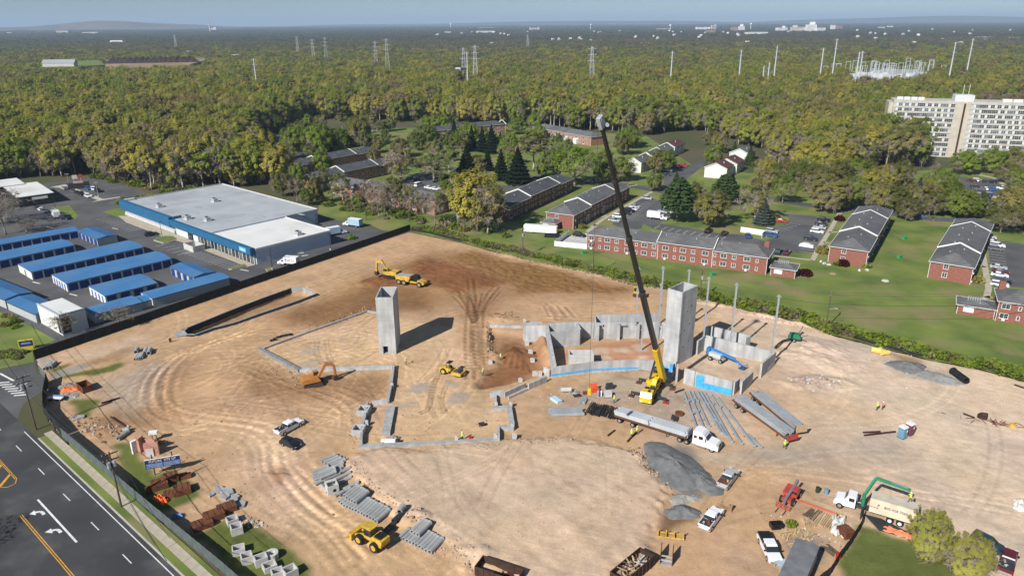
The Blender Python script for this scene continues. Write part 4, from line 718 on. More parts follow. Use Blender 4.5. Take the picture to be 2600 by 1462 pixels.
# ---------------------------------------------------------------- storage units
UBLUE = M('blue_metal_roof', (.06, .185, .385), .42, .07, .2, spec=.4, c3=(.085, .20, .36), s3=.12, w3=.9); UDOOR = M('shaded_blue_door', (.016, .045, .20), .5, .1, 1.0, .3, stretch=(.2, .2, 8)); UWALL = M('grey_metal_wall', (.40, .42, .42), .6, .08, 1.0, stretch=(5, 5, .1)); UEND = M('pale_end_wall', (.70, .66, .60), .7, .06, .6)  # roller door blue is darkened to put shade on the long sides
def unit(label, P, Q, depth, h=2.65, doors=True, ends='W', rise=.55, nwin=0):
    X = dist(P, Q); t = thing('storage_unit', label, 'storage unit', P, head(P, Q))
    MB().box(X/2, depth/2, -.05, X, depth, h+.05).obj('wall', UWALL, t); o = .25; A = [(-o, -o, h+.02), (X+o, -o, h+.02), (X+o, depth+o, h+.02), (-o, depth+o, h+.02), (-o, depth/2, h+rise), (X+o, depth/2, h+rise)]
    MB().add(A, [(0, 1, 5, 4), (2, 3, 4, 5), (1, 2, 5), (3, 0, 4), (3, 2, 1, 0)]).obj('roof', UBLUE, t); g = MB()
    n_ = int(X/.9)
    for k in range(n_+1): x = X*k/n_; g.bar((x, -o, h+.05), (x, depth/2, h+rise+.03), .06, .05); g.bar((x, depth/2, h+rise+.03), (x, depth+o, h+.05), .06, .05)
    tag(g.obj('roof_seams', UBLUE, t), None, None, None, 'stuff'); MB().box(X/2, -o-.05, h-.12, X+2*o, .1, .16).obj('eave_trim', STEELD, t)
    if doors:
        n = int((X-1.2)/2.95); me = MB().box(0, -.02, .05, 2.5, .08, 2.15).mesh('roller_door', UDOOR); f = MB().box(0, -.05, 0, .3, .12, 2.5).mesh('door_jamb', SIDING)
        for k in range(n): x = 1.6+(X-3.2)*k/max(1, n-1); part('roller_door', me, t, (x, 0, 0)); part('door_jamb', f, t, (x+(X-3.2)/max(1, n-1)/2, 0, 0))
    if 'W' in ends:
        MB().box(-.03, depth/2, 0, .08, depth, h-.05).obj('end_wall', UEND, t); me = MB().box(-.05, 0, .05, .12, 1.0, 2.0).mesh('roller_door', M('sunlit_blue_door', (.05, .14, .42), .5, .1))  # lighter copy of the door blue for the sunlit ends
        for k in range(nwin): part('roller_door', me, t, (-.02, depth*(k+.8)/(nwin+.6), 0))
    return t
unit('blue-roofed storage unit, longest and farthest of the row', (-190.5, 229), (-160.4, 259.1), 7.5, ends='')
unit('blue-roofed storage unit turned across the end of the farthest row', (-160.4, 258.6), (-147.4, 247.6), 6.8, doors=True, ends='')
unit('blue-roofed storage unit, second row from the back', (-176.5, 210.5), (-151.5, 240.5), 11, nwin=1); unit('blue-roofed storage unit, middle row with one door in its pale end', (-148.3, 211.6), (-126.1, 237.3), 12, nwin=1)
unit('blue-roofed storage unit with six doors in its pale end', (-131.3, 200.9), (-110.7, 224.2), 12, nwin=5); unit('blue-roofed storage unit, shortest row behind the bare shrub', (-114.3, 190.2), (-104.7, 200.8), 12, nwin=4)
unit('blue-roofed storage unit turned beside the store drive', (-107.4, 216.0), (-95.9, 205.6), 6.5, ends=''); unit('blue-roofed storage unit running along the black fence', (-99.9, 187.8), (-84.9, 205.0), 7, doors=False, ends='W')
unit('lower blue-roofed storage unit behind the bare shrub by the fence', (-110.0, 176.5), (-101.9, 185.6), 7, 2.5, doors=False, ends='W'); unit('small linking storage unit with a low blue roof', (-103.2, 185.3), (-100.6, 188.2), 5.5, 2.2, doors=False, ends='')
unit('blue-roofed storage unit beside the white office', (-139.6, 186.6), (-125.8, 177.0), 6.5, 2.6, doors=False, ends=''); unit('blue-roofed storage unit at the left edge of the photo', (-166, 204.5), (-140.6, 187.4), 7, 2.8, doors=False, ends='')
m = MB()
t = thing('storage_office', 'white storage office with a tall glazed corner by the fence', 'office', (-124.7, 177.0), head((-124.7, 177.0), (-113.9, 168.5))); X = 13.7
MB().box(X/2, 3.1, 0, X, 6.2, 5.3).obj('wall', SIDING, t); MB().box(X/2, 3.1, 5.302, X-.5, 5.7, .1).obj('roof', WROOF, t); MB().box(X/2, .1, 5.3, X+.2, .3, .4).box(X-.1, 3.1, 5.3, .3, 6, .4).obj('parapet', LBLUE, t)
for k in range(4): MB().box(X-1.0, -.04, .5+k*1.1, 1.7, .1, .95).obj('glazed_pane', GLASS, t); MB().box(X+.02, 1.2, .5+k*1.1, .1, 1.9, .95).obj('glazed_pane', GLASS, t)
MB().box(X-1.9, -.06, .3, .16, .12, 4.6).box(X-.1, -.06, .3, .16, .12, 4.6).obj('mullion', TRIM, t)
# ---------------------------------------------------------------- dealership on the far left
BLKW = M('dark_cladding', (.03, .032, .036), .6, .2, .4)
t = thing('showroom', 'low dark showroom with a flat white roof on the far left', 'showroom', (-212.7, 306.3), head((-212.7, 306.3), (-202.7, 315.6))); X = 13.6
MB().box(X/2, 16, 0, X, 32, 4.4).obj('wall', BLKW, t); MB().box(X/2, 16, 4.402, X+.4, 32.4, .25).obj('roof', WROOF, t); MB().box(X*.6, -.12, 2.6, 6, .15, 1.1).obj('sign_panel', WHITEP, t)
for k in range(5): MB().box(1.6+k*2.5, -.03, .4, 1.9, .1, 2.0).obj('window', GLASS, t)
t = thing('showroom_annex', 'flat white-roofed building behind the dark showroom', 'building', (-238, 322), .75); MB().box(8, 9, 0, 16, 18, 4.8).obj('wall', BLKW, t); MB().box(8, 9, 4.802, 16.4, 18.4, .3).obj('roof', WROOF, t)

# ================================================================ VEHICLES AND MACHINES (x = forward)
PAINT = {k: M('car_paint_'+k, c, .28, .03, .5, spec=.6) for k, c in dict(white=(.76, .77, .78), silver=(.40, .42, .44), grey=(.12, .125, .135), black=(.012, .012, .014), red=(.42, .018, .015), blue=(.03, .09, .26), maroon=(.10, .015, .018), teal=(.02, .05, .055), tan=(.36, .30, .20), dark=(.03, .034, .042)).items()}
LAMP = M('headlamp', (.75, .76, .74), .2, 0, spec=.8); TAIL = M('tail_lamp', (.35, .01, .01), .3, 0); RIM = M('wheel_rim', (.45, .46, .47), .35, 0, metal=.6)
WH = {}
def wheel(parent, x, y, r, w=.24, name='wheel', rim=None):
    k = (r, w, rim.name if rim else '')
    if k not in WH:
        WH[k] = (MB().cyl((0, -w/2, 0), (0, w/2, 0), r, n=14).mesh('wheel', BLACKR), MB().cyl((0, -w/2-.012, 0), (0, w/2+.012, 0), r*.58, n=10).mesh('rim', rim or RIM))
    o = part(name, WH[k][0], parent, (x, y, r)); part('rim', WH[k][1], o); return o
CARS = {
 'sedan': (4.7, 1.82, .33, 1.38, [(-2.33, .32), (-2.36, .62), (-2.28, .93), (-1.5, 1.0), (.75, .98), (1.9, .80), (2.28, .66), (2.36, .45), (2.3, .28)], [(-1.85, .97), (-1.15, 1.36), (.1, 1.38), (1.05, .96)], [(-1.22, 1.34), (-1.0, 1.45), (0, 1.46), (.22, 1.35)]),
 'suv': (4.7, 1.9, .36, 1.7, [(-2.3, .35), (-2.36, .7), (-2.3, 1.08), (1.0, 1.08), (2.05, .98), (2.3, .8), (2.36, .5), (2.3, .3)], [(-2.24, 1.06), (-1.95, 1.62), (.3, 1.62), (1.05, 1.06)], [(-2.15, 1.6), (-1.9, 1.72), (.1, 1.72), (.45, 1.58)]),
 'hatch': (4.3, 1.8, .33, 1.5, [(-2.1, .32), (-2.16, .65), (-2.08, .98), (.8, .98), (1.8, .82), (2.1, .66), (2.16, .45), (2.1, .3)], [(-2.0, .96), (-1.6, 1.44), (.2, 1.44), (1.05, .96)], [(-1.75, 1.42), (-1.5, 1.52), (0, 1.52), (.3, 1.42)]),
 'van': (5.3, 2.0, .36, 2.1, [(-2.62, .35), (-2.66, 1.0), (-2.62, 1.3), (1.5, 1.3), (2.3, 1.1), (2.6, .85), (2.66, .5), (2.6, .3)], [(-2.6, 1.28), (-2.5, 1.95), (.9, 1.98), (1.75, 1.28)], [(-2.58, 1.9), (-2.45, 2.15), (.7, 2.15), (1.05, 1.92)])}
CARM = {}
def car(label, p, hd, kind='sedan', col='white', group='parked cars', z=0.0, name=None):
    L, Wd, r, H, prof, gh, rf = CARS[kind]; k = (kind, col)
    if k not in CARM: CARM[k] = (MB().side(prof, -Wd/2, Wd/2, 0, .06).mesh('body', PAINT[col]), MB().side(gh, -Wd/2+.05, Wd/2-.05, 0, .17).mesh('windows', GLASS), MB().side(rf, -Wd/2+.2, Wd/2-.2, 0, .05).mesh('roof', PAINT[col]),
        MB().box(L/2-.12, 0, .55, .1, .34, .16).mesh('headlight', LAMP), MB().box(-L/2+.06, 0, .66, .12, .3, .2).mesh('tail_light', TAIL), MB().bar((gh[1][0]+.1, 0, gh[1][1]), (gh[0][0]+.62*(gh[1][0]-gh[0][0]), 0, gh[0][1]+.1), .05, .09).mesh('pillar', PAINT[col]))
    t = thing(name or {'sedan': 'sedan_car', 'suv': 'sport_utility_car', 'hatch': 'hatchback_car', 'van': 'passenger_van'}[kind], label, 'van' if kind == 'van' else 'car', (p[0], p[1], z), hd, group); c = CARM[k]
    part('body', c[0], t); part('windows', c[1], t); part('roof', c[2], t)
    for s in (-1, 1):
        part('headlight', c[3], t, (0, s*Wd*.34, 0)); part('tail_light', c[4], t, (0, s*Wd*.34, 0))
        for x in (-L*.29, L*.3): wheel(t, x, s*(Wd/2-.11), r)
    return t
COLN = {'dark': 'dark', 'teal': 'dark teal'}
def row(where, group, lst):
    n = {}
    for i, (p, hd, kind, col) in enumerate(lst):
        kn = {'sedan': 'sedan', 'suv': 'SUV', 'hatch': 'hatchback', 'van': 'van'}[kind]; car('%s %s, %s %s' % (COLN.get(col, col), kn, nth(i), where), p, hd, kind, col, group)
a1 = head((103.3, 224.5), (112.6, 218.2)); v1 = a1+math.pi/2; u2 = head((-157.4, 290.6), (-84.4, 226.2))
row('car from the street in the row beside the striped-lawn block', 'cars by the left brick block', [((122.31,275.21), a1, 'suv', 'black'), ((119.18,269.77), a1, 'sedan', 'dark'), ((116.59,264.67), a1+math.pi, 'sedan', 'silver'), ((113.27,258.72), a1, 'suv', 'white'), ((107.18,249.30), a1, 'suv', 'dark')])
row('car in the lower-left corner of that car park', 'cars in the car park behind the long block', [((105.63,274.48), a1+.1, 'sedan', 'red'), ((96.74,259.56), a1, 'suv', 'silver'), ((94.57,254.08), a1, 'suv', 'blue'), ((90.49,234.29), v1, 'suv', 'teal'), ((93.16,233.61), v1, 'sedan', 'maroon')])
row('car from the street in the right edge lot', 'cars in the right edge lot', [((171.79,250.16), a1, 'suv', 'silver'), ((169.27,244.07), a1, 'sedan', 'silver'), ((168.23,239.89), a1, 'suv', 'white'), ((165.30,236.13), a1, 'suv', 'grey'), ((153.85,216.59), a1, 'sedan', 'silver'), ((151.68,212.09), a1, 'sedan', 'maroon'), ((149.42,209.06), a1, 'sedan', 'white'), ((146.51,203.20), a1, 'suv', 'black'), ((143.92,200.40), a1, 'suv', 'white')])
row('car from the street beside the shaded porches', 'cars beside the shaded brick block', [((60.20,314.51), a1, 'suv', 'silver'), ((52.32,299.48), a1, 'sedan', 'silver'), ((50.40,295.18), a1, 'sedan', 'white'), ((48.75,292.45), a1, 'suv', 'black'), ((46.46,287.99), a1, 'sedan', 'black'), ((42.98,282.81), a1, 'suv', 'white'), ((40.53,276.95), a1, 'sedan', 'silver')])
row('car round the box truck lot', 'cars round the box truck', [((62.61,290.26), a1+math.pi/1.1, 'suv', 'silver'), ((64.91,290.56), a1, 'van', 'white'), ((73.43,260.42), v1, 'suv', 'black'), ((78.54,257.35), v1, 'sedan', 'black'), ((86.00,253.57), v1+.4, 'suv', 'blue'), ((24.84,256.01), a1+.15, 'suv', 'black'), ((57.76,340.81), a1+.9, 'suv', 'tan')])
row('car counted from the left in the small lot by the bare trees', 'cars in the small lot', [((-52.03,351.70), a1, 'suv', 'black'), ((-50.09,359.47), a1, 'suv', 'black'), ((-48.26,346.04), a1, 'sedan', 'grey'), ((-44.58,345.18), v1, 'van', 'white'), ((-39.14,339.42), a1, 'sedan', 'white'), ((-36.16,336.95), a1, 'sedan', 'white'), ((-33.65,337.58), a1, 'sedan', 'silver')])
row('car on the townhouse drive', 'cars among the townhouses', [((82.12,377.50), a1, 'van', 'white'), ((90.33,389.50), a1, 'suv', 'red'), ((93.86,392.08), a1, 'sedan', 'red'), ((79.30,367.03), a1, 'sedan', 'dark'), ((88.33,386.90), a1, 'sedan', 'grey')])
row('car of the upper rows in the big tower car park', 'cars in the tower car park', [(q, a1+rnd.choice((0, math.pi))+.1, k_, c_) for q, k_, c_ in (((205.90,352.27), 'suv', 'white'), ((207.89,349.57), 'sedan', 'white'), ((215.88,350.07), 'suv', 'dark'), ((199.28,343.94), 'suv', 'white'), ((223.33,347.03), 'sedan', 'maroon'), ((226.22,346.75), 'suv', 'white'), ((228.41,345.03), 'suv', 'dark'), ((231.25,344.39), 'suv', 'black'), ((216.95,333.07), 'suv', 'dark'), ((216.43,328.88), 'sedan', 'grey'), ((219.36,328.33), 'sedan', 'white'), ((221.71,326.88), 'suv', 'blue'), ((227.01,329.72), 'suv', 'white'))])
row('car of the lower rows in the big tower car park', 'cars in the tower car park', [(q, a1+rnd.choice((0, math.pi)), k_, c_) for q, k_, c_ in (((212.60,317.80), 'suv', 'dark'), ((208.92,315.76), 'suv', 'grey'), ((208.04,311.97), 'suv', 'black'), ((213.24,310.36), 'suv', 'white'), ((200.99,302.01), 'suv', 'black'), ((196.36,295.56), 'sedan', 'silver'), ((202.98,300.58), 'sedan', 'white'), ((201.75,296.18), 'sedan', 'dark'), ((196.43,303.32), 'sedan', 'white'), ((199.54,317.10), 'suv', 'white'), ((182.40,287.99), 'sedan', 'silver'), ((162.69,280.58), 'sedan', 'blue'), ((207.58,336.22), 'sedan', 'white'))])
row('car by the showroom light poles', 'cars at the showroom', [((-214.56,343.04), u2+math.pi, 'suv', 'silver'), ((-206.62,336.41), u2, 'sedan', 'grey'), ((-202.98,333.31), u2, 'sedan', 'dark'), ((-199.10,330.25), u2, 'suv', 'black'), ((-193.95,326.09), u2, 'suv', 'white'), ((-202.48,341.96), u2, 'suv', 'blue'), ((-199.31,340.90), u2, 'suv', 'white'), ((-195.15,337.00), u2, 'suv', 'black'), ((-203.38,303.92), u2, 'sedan', 'dark'), ((-199.71,300.57), u2, 'sedan', 'white'), ((-197.13,298.06), u2, 'sedan', 'grey'), ((-181.35,285.99), u2+.5, 'suv', 'black'), ((-185.06,288.17), u2+.5, 'suv', 'dark')])
car('black SUV parked alone before the blue store', (-134.58,260.93), u2+1.5, 'suv', 'black', None)
# car under a pale cover
solo('covered_car', 'car under a pale silver cover, last in the row by the striped-lawn block', 'car', MB().side([(-2.4, .1), (-2.3, .8), (-1.2, 1.35), (.4, 1.4), (1.4, .95), (2.3, .8), (2.45, .1)], -.95, .95, 0, .3), M('car_cover', (.62, .63, .65), .5, .1, 1), (102.69,241.36), a1)
def pickup(label, p, hd, col='white', bed='open', z=0.0):
    t = thing('pickup_truck', label, 'pickup truck', (p[0], p[1], z), hd); Pm = PAINT[col]; W2 = 1.0
    MB().side([(-3.0, .55), (-3.0, 1.02), (-.95, 1.06), (-.95, 1.14), (1.2, 1.14), (2.65, 1.08), (2.95, .92), (3.0, .5), (2.7, .42), (-2.8, .42)], -W2, W2, 0, .05).obj('body', Pm, t)
    MB().side([(-.98, 1.12), (-.72, 1.72), (.75, 1.74), (1.45, 1.12)], -W2+.06, W2-.06, 0, .16).obj('windows', GLASS, t); MB().side([(-.85, 1.7), (-.72, 1.86), (.6, 1.88), (.88, 1.7)], -W2+.2, W2-.2, 0, .05).obj('roof', Pm, t)
    for s in (-1, 1):
        MB().bar((-.1, s*(W2-.12), 1.12), (-.1, s*(W2-.22), 1.76), .06, .1).obj('door_pillar', Pm, t); MB().box(2.93, s*.72, .8, .14, .4, .2).obj('headlight', LAMP, t); MB().box(-3.0, s*.88, .75, .1, .18, .3).obj('tail_light', TAIL, t); MB().box(1.15, s*1.12, 1.1, .14, .24, .24).obj('mirror', BLACKP, t)
        for x in (-1.85, 1.9): wheel(t, x, s*.88, .42, .28)
        if bed != 'cover': MB().box(-1.98, s*.93, 1.03, 2.05, .09, .34).obj('bed_side', Pm, t)
    if bed == 'cover': MB().box(-1.98, 0, 1.05, 2.02, 1.8, .34).obj('bed_cover', BLACKP, t)
    else:
        MB().box(-3.0, 0, 1.0, .1, 1.8, .36).obj('tailgate', Pm, t); MB().box(-1.98, 0, 1.055, 1.95, 1.72, .04).obj('bed_floor', STEELD if bed != 'rust' else RUST, t)
        for i in range(5): MB().box(-1.2-i*.38+rnd.uniform(-.1, .1), rnd.uniform(-.5, .5), 1.1, rnd.uniform(.25, .7), rnd.uniform(.2, .6), rnd.uniform(.1, .4), 0, rnd.random()).obj('cargo', rnd.choice((STEELD, RUST, GALV, CONC_L) if bed != 'rust' else (RUST, RUSTD, WOOD, STEELD)), t)
    MB().box(3.0, 0, .5, .12, 1.7, .26).obj('front_bumper', RIM, t); MB().box(-3.06, 0, .5, .12, 1.75, .2).obj('rear_bumper', RIM, t); return t
pickup('white pickup parked beside the black car in the middle of the site', mid((-44.39,121.08), (-42.48,124.19)), head((-44.72,120.54), (-42.24,124.19))); car('black hatchback parked below the white pickup', (-41.52,116.91), head((-43.08,117.44), (-39.55,115.28)), 'hatch', 'black', None, ground_z((-41.52,116.91)))
pickup('silver-white pickup with rusty cargo beside the big gravel pile', (36.74,104.81), head((35.12,102.55), (38.66,107.29)), 'silver', 'rust'); pickup('white pickup with an empty dark bed beside the small gravel pile', (31.05,94.17), head((29.51,92.09), (33.01,96.76)), 'white')
pickup('white pickup with a black bed cover beside the site office', (37.92,87.34), head((38.04,90.14), (37.99,84.67)), 'white', 'cover'); pickup('dark maroon pickup at the lower right corner', (71.24,84.25), head((69.58,82.30), (72.88,86.27)), 'maroon'); car('dark green car behind the shrubby trees', (70.77,88.03), head((70.29,88.79), (71.22,87.52)), 'suv', 'teal', None)
# ---------------------------------------------------------------- trucks
def rig(t, x0, x1, n_ax, y=.95, r=.5):
    for i in range(n_ax):
        x = x0+(x1-x0)*i/max(1, n_ax-1)
        for s in (-1, 1): wheel(t, x, s*y, r, .42)
def box_truck(label, p, hd, boxcol, cab='white', L=6.2, H=3.1, name='box_truck', roofm=None, mirror=True):
    t = thing(name, label, 'truck', p, hd); MB().box(-L*.08, 0, .9, L*.72, 2.3, H-.9).obj('cargo_box', boxcol, t); MB().box(-L*.08, 0, H+.002, L*.72, 2.3, .06).obj('box_roof', roofm or WHITEP, t)
    MB().side([(L*.3, .5), (L*.3, 2.05), (L*.42, 2.1), (L*.52, 1.4), (L*.64, 1.2), (L*.66, .5)], -1.0, 1.0, 0, .08).obj('cab', PAINT[cab], t); MB().side([(L*.425, 1.42), (L*.43, 2.0), (L*.44, 2.0), (L*.53, 1.42)], -.9, .9, 0, .06).obj('windscreen', GLASS, t)
    MB().box(L*.36, 0, 1.4, .7, 2.04, .5).obj('side_windows', GLASS, t); MB().box(0, 0, .5, L*.9, .9, .35).obj('chassis', STEELD, t)
    for s in (-1, 1): wheel(t, -L*.24, s*.95, .42, .4); wheel(t, L*.5, s*.92, .42, .28); MB().box(L*.655, s*.7, .8, .06, .3, .2).obj('headlight', LAMP, t)
    return t
box_truck('white box truck parked between the brick blocks', (57.36,280.22), a1+.12, WHITEP, L=7.4); box_truck('white box truck under the bare trees on the far left', (-186.50,288.74), u2+math.pi-.15, WHITEP, L=7.6)
PBLUE = M('pale_blue_van', (.33, .45, .58), .5, .1, 1); t = box_truck('pale blue step van with a white roof behind the fence', (-60.96,271.69), head((-57.63,269.71), (-63.99,273.04)), PBLUE, L=7.6, H=3.3)
FEDT = box_truck('white delivery van with large letters behind the black fence', (-72.34,224.78), head((-70.58,223.85), (-74.59,224.83)), WHITEP, L=6.4, H=2.9); PUR = M('purple_print', (.06, .02, .22), .5, 0); ORP = M('orange_print', (.75, .16, .02), .5, 0)
for s in (-1, 1):
    text3('Fed', FEDT, (-.5+s*.8, s*1.17, 2.0), 1.3, PUR, (math.pi/2, 0, math.pi if s > 0 else 0)); text3('Ex', FEDT, (-.5-s*1.05, s*1.17, 2.0), 1.3, ORP, (math.pi/2, 0, math.pi if s > 0 else 0))
t = box_truck('blue and white box truck backed to the store dock', (-65.90,260.04), head((-68.37,259.37), (-64.56,262.23)), PBLUE, L=7, H=3.2)
t = thing('white_trailer', 'long white container trailer beside the brick shed', 'trailer', mid((5.00,262.81), (16.67,259.55)), head((5.00,262.81), (16.67,259.55))); MB().box(0, 0, .5, 12.5, 2.4, 2.5).obj('container', WHITEP, t); MB().box(0, 0, .2, 12, 1.0, .3).obj('chassis', STEELD, t); rig(t, -5, -3.8, 2, .9, .45)
solo('open_skip', 'black open skip beside the white fence', 'skip', MB().box(0, 0, 0, 5.5, 2.2, .15).box(0, 1.05, .15, 5.5, .1, 1).box(0, -1.05, .15, 5.5, .1, 1).box(2.7, 0, .15, .1, 2, 1).box(-2.7, 0, .15, .1, 2, 1), BLACKP, (14.84,255.67), a1+.5)
t = thing('vinyl_fence', 'white vinyl fence enclosing the yard at the long block', 'fence', (14.96,243.86))
pts_ = [(20.94,257.26), (15.05,244.12), (25.91,240.11)]
for a, b in zip(pts_, pts_[1:]):
    n = 6
    for k in range(n): q0, q1 = mid(a, b, k/n), mid(a, b, (k+1)/n); o = t.location; MB().bar((q0[0]-o.x, q0[1]-o.y, .95), (q1[0]-o.x, q1[1]-o.y, .95), .08, 1.8).obj('fence_panel', WHITEP, t); MB().box(q0[0]-o.x, q0[1]-o.y, 0, .14, .14, 2.0).obj('post', WHITEP, t)
sheet('yard_slab', [(21.72,256.95), (15.36,244.11), (26.04,240.75), (28.24,260.01), (23.65,260.87)], .03, CONC_L, 'pale concrete yard behind the white fence')
t = thing('car_shelter', 'white-walled enclosure round a blue car', 'enclosure', (84.31,257.21), a1)
for x, y, sx, sy in ((3.5, 3.5, 9, .15), (8, 1.5, .15, 4)): MB().box(x, y, 0, sx, sy, 2.0).obj('enclosure_panel', WHITEP, t)
# semi-trailer with steel
SEMI = (30.6, 119.0); sh = math.atan2(-.566, .824)
t = thing('semi_truck', 'white semi tractor hauling a flatbed of galvanised steel', 'truck', SEMI, sh); SILV = M('bright_galvanised', (.62, .66, .70), .35, .1, .6, metal=.4)
MB().side([(3.9, .75), (3.9, 3.25), (4.6, 3.55), (5.6, 3.3), (6.2, 2.75), (6.7, 2.05), (8.3, 1.75), (8.75, 1.2), (8.75, .6)], -1.18, 1.18, 0, .08).obj('cab', PAINT['white'], t); MB().side([(6.05, 2.1), (5.95, 2.85), (6.05, 2.9), (6.75, 2.1)], -1.0, 1.0, 0, .05).obj('windscreen', GLASS, t)
for s in (-1, 1): MB().box(5.45, s*1.13, 1.95, .8, .06, .65).obj('side_window', GLASS, t); MB().box(4.4, s*1.14, 2.0, .55, .06, .5).obj('sleeper_window', GLASS, t); MB().box(8.66, s*.85, 1.0, .2, .4, .3).obj('headlight', LAMP, t); MB().cyl((4.6, s*1.05, .65), (6.4, s*1.05, .65), .3, n=10).obj('fuel_tank', RIM, t); MB().box(6.4, s*1.35, 1.9, .12, .3, .6).obj('mirror', BLACKP, t); wheel(t, 7.6, s*1.0, .52, .32)
MB().box(8.77, 0, .85, .08, 1.3, .9).obj('grille', STEELD, t); MB().box(4.0, 0, .6, 9.0, .9, .3).obj('chassis', STEELD, t); rig(t, 1.4, 2.75, 2)
tr = thing('flatbed_trailer', 'flatbed trailer loaded with bright steel behind the white tractor', 'trailer', SEMI, sh); MB().box(-4.6, 0, 1.25, 15.0, 2.45, .18).obj('deck', WOODD, tr); MB().box(-4.6, 1.25, 1.2, 15.0, .06, .3).box(-4.6, -1.25, 1.2, 15, .06, .22).obj('side_rail', RUST, tr); MB().box(-4.6, .5, .8, 13, .15, .45).box(-4.6, -.5, .8, 13, .15, .45).obj('frame_beam', STEELD, tr); MB().box(2.95, 0, 1.4, .12, 2.4, 1.3).obj('headboard', GALV, tr); rig(tr, -11, -8.2, 2)
MB().box(-1.2, .9, .2, .15, .15, 1.1).box(-1.2, -.9, .2, .15, .15, 1.1).obj('landing_leg', STEELD, tr)
def steel_bundle(label, p, hd, L, n, layers, w, h, mat, z=0.0, name='steel_bundle', gap=1.15, jit=.3, group=None):
    t = thing(name, label, 'steel bundle', (p[0], p[1], z), hd, group); me = MB().box(0, 0, 0, L, w, h).mesh('beam', mat)
    for k in range(layers):
        for i in range(n): part('beam', me, t, (rnd.uniform(-jit, jit), (i-(n-1)/2)*w*gap, .08+k*h*1.04+rnd.uniform(0, .01)), rnd.gauss(0, .004))
    MB().box(-L*.3, 0, 0, .12, n*w*gap, .08).box(L*.3, 0, 0, .12, n*w*gap, .08).obj('dunnage', WOODD, t); return t
cs, sn = math.cos(sh), math.sin(sh)
steel_bundle('rear bundle of bright steel tubes on the flatbed', (SEMI[0]-8.4*cs, SEMI[1]-8.4*sn), sh, 7.2, 5, 3, .34, .3, SILV, 1.44, gap=1.42); steel_bundle('front bundle of bright steel tubes on the flatbed', (SEMI[0]-.9*cs, SEMI[1]-.9*sn), sh, 7.2, 5, 3, .34, .3, SILV, 1.44, gap=1.42)
for i, (a, b, lb) in enumerate((((45.41,130.37), (50.75,116.66), 'flatbed trailer with grey beams, nearer of the two parked side by side'), ((50.63,133.48), (54.30,119.66), 'flatbed trailer with grey beams, farther of the two parked side by side'))):
    hd = head(a, b); L = dist(a, b)+1.5; c = mid(a, b); c = (c[0]+.9*math.cos(hd+1.57), c[1]+.9*math.sin(hd+1.57)) if i == 0 else c
    tr = thing('parked_trailer', lb, 'trailer', c, hd); MB().box(0, 0, 1.2, L, 2.4, .18).obj('deck', WOODD, tr); MB().box(0, -1.22, 1.15, L, .06, .32).box(0, 1.22, 1.15, L, .06, .32).obj('side_rail', RUST, tr); MB().box(0, 0, .75, L*.9, .7, .45).obj('frame_beam', RUSTD, tr); MB().box(L/2+.05, 0, 1.0, .12, 2.4, 1.5 if i else 1.1).obj('headboard', WOOD if i else REDM, tr); rig(tr, -L*.42, -L*.3, 2); MB().box(L*.3, .8, .1, .15, .15, 1.1).box(L*.3, -.8, .1, .15, .15, 1.1).obj('landing_leg', REDM, tr)
    steel_bundle('grey beams stacked on the %s parked trailer' % ('nearer', 'farther')[i], c, hd, L*.9, 4, 2 if i else 3, .38, .3, GALV, 1.38, gap=1.6, jit=1.0)
# ---------------------------------------------------------------- mobile crane
TT = (30.3, 138.2); ch = math.atan2(-.915, -.403); su = math.atan2(-26.5, -18.3)
t = thing('mobile_crane', 'yellow mobile crane with a long black telescopic boom', 'crane', TT)
MB().box(1.6, 0, .9, 11.5, 2.3, .75).box(-.2, 0, 1.66, 3.0, 2.5, .25).obj('carrier', YELC, t, rz=ch); MB().side([(5.6, .8), (5.6, 2.75), (7.2, 2.8), (7.75, 1.9), (7.85, .7)], -1.25, 1.25, 0, .05).obj('driver_cab', YELC, t, rz=ch); MB().side([(7.32, 1.85), (7.22, 2.65), (7.28, 2.68), (7.78, 1.9)], -1.08, 1.08, 0, .04).obj('windscreen', GLASS, t, rz=ch); MB().box(4.4, .5, 1.65, 1.6, .9, 1.0).box(4.4, -.6, 1.65, 1.4, .8, .7).obj('engine_deck', STEELD, t, rz=ch); MB().box(6.5, .4, 2.82, .9, .5, .08).obj('roof_hatch', BLACKP, t, rz=ch)
for s in (-1, 1): MB().box(6.6, s*1.26, 1.7, .9, .04, .8).obj('door_window', GLASS, t, rz=ch); MB().box(7.8, s*.85, .85, .1, .4, .2).obj('headlight', LAMP, t, rz=ch)
for x in (-3.2, -1.6, 2.6, 4.3, 6.2):
    for s in (-1, 1):
        c, n = math.cos(ch), math.sin(ch); o = wheel(t, x*c-s*1.05*n, x*n+s*1.05*c, .65, .5); o.rotation_euler = (0, 0, ch)
for x, lab in ((-1.6, 'r'), (4.9, 'f')):
    for s in (-1, 1): MB().bar((x, s*.9, .95), (x, s*3.7, .95), .38, .34).bar((x, s*3.65, .12), (x, s*3.65, 1.15), .2, .2).obj('outrigger', STEELD, t, rz=ch); MB().box(x, s*3.65, 0, 1.3, 1.2, .16).obj('outrigger_pad', RUST if (x < 0 or s < 0) else REDM, t, rz=ch)
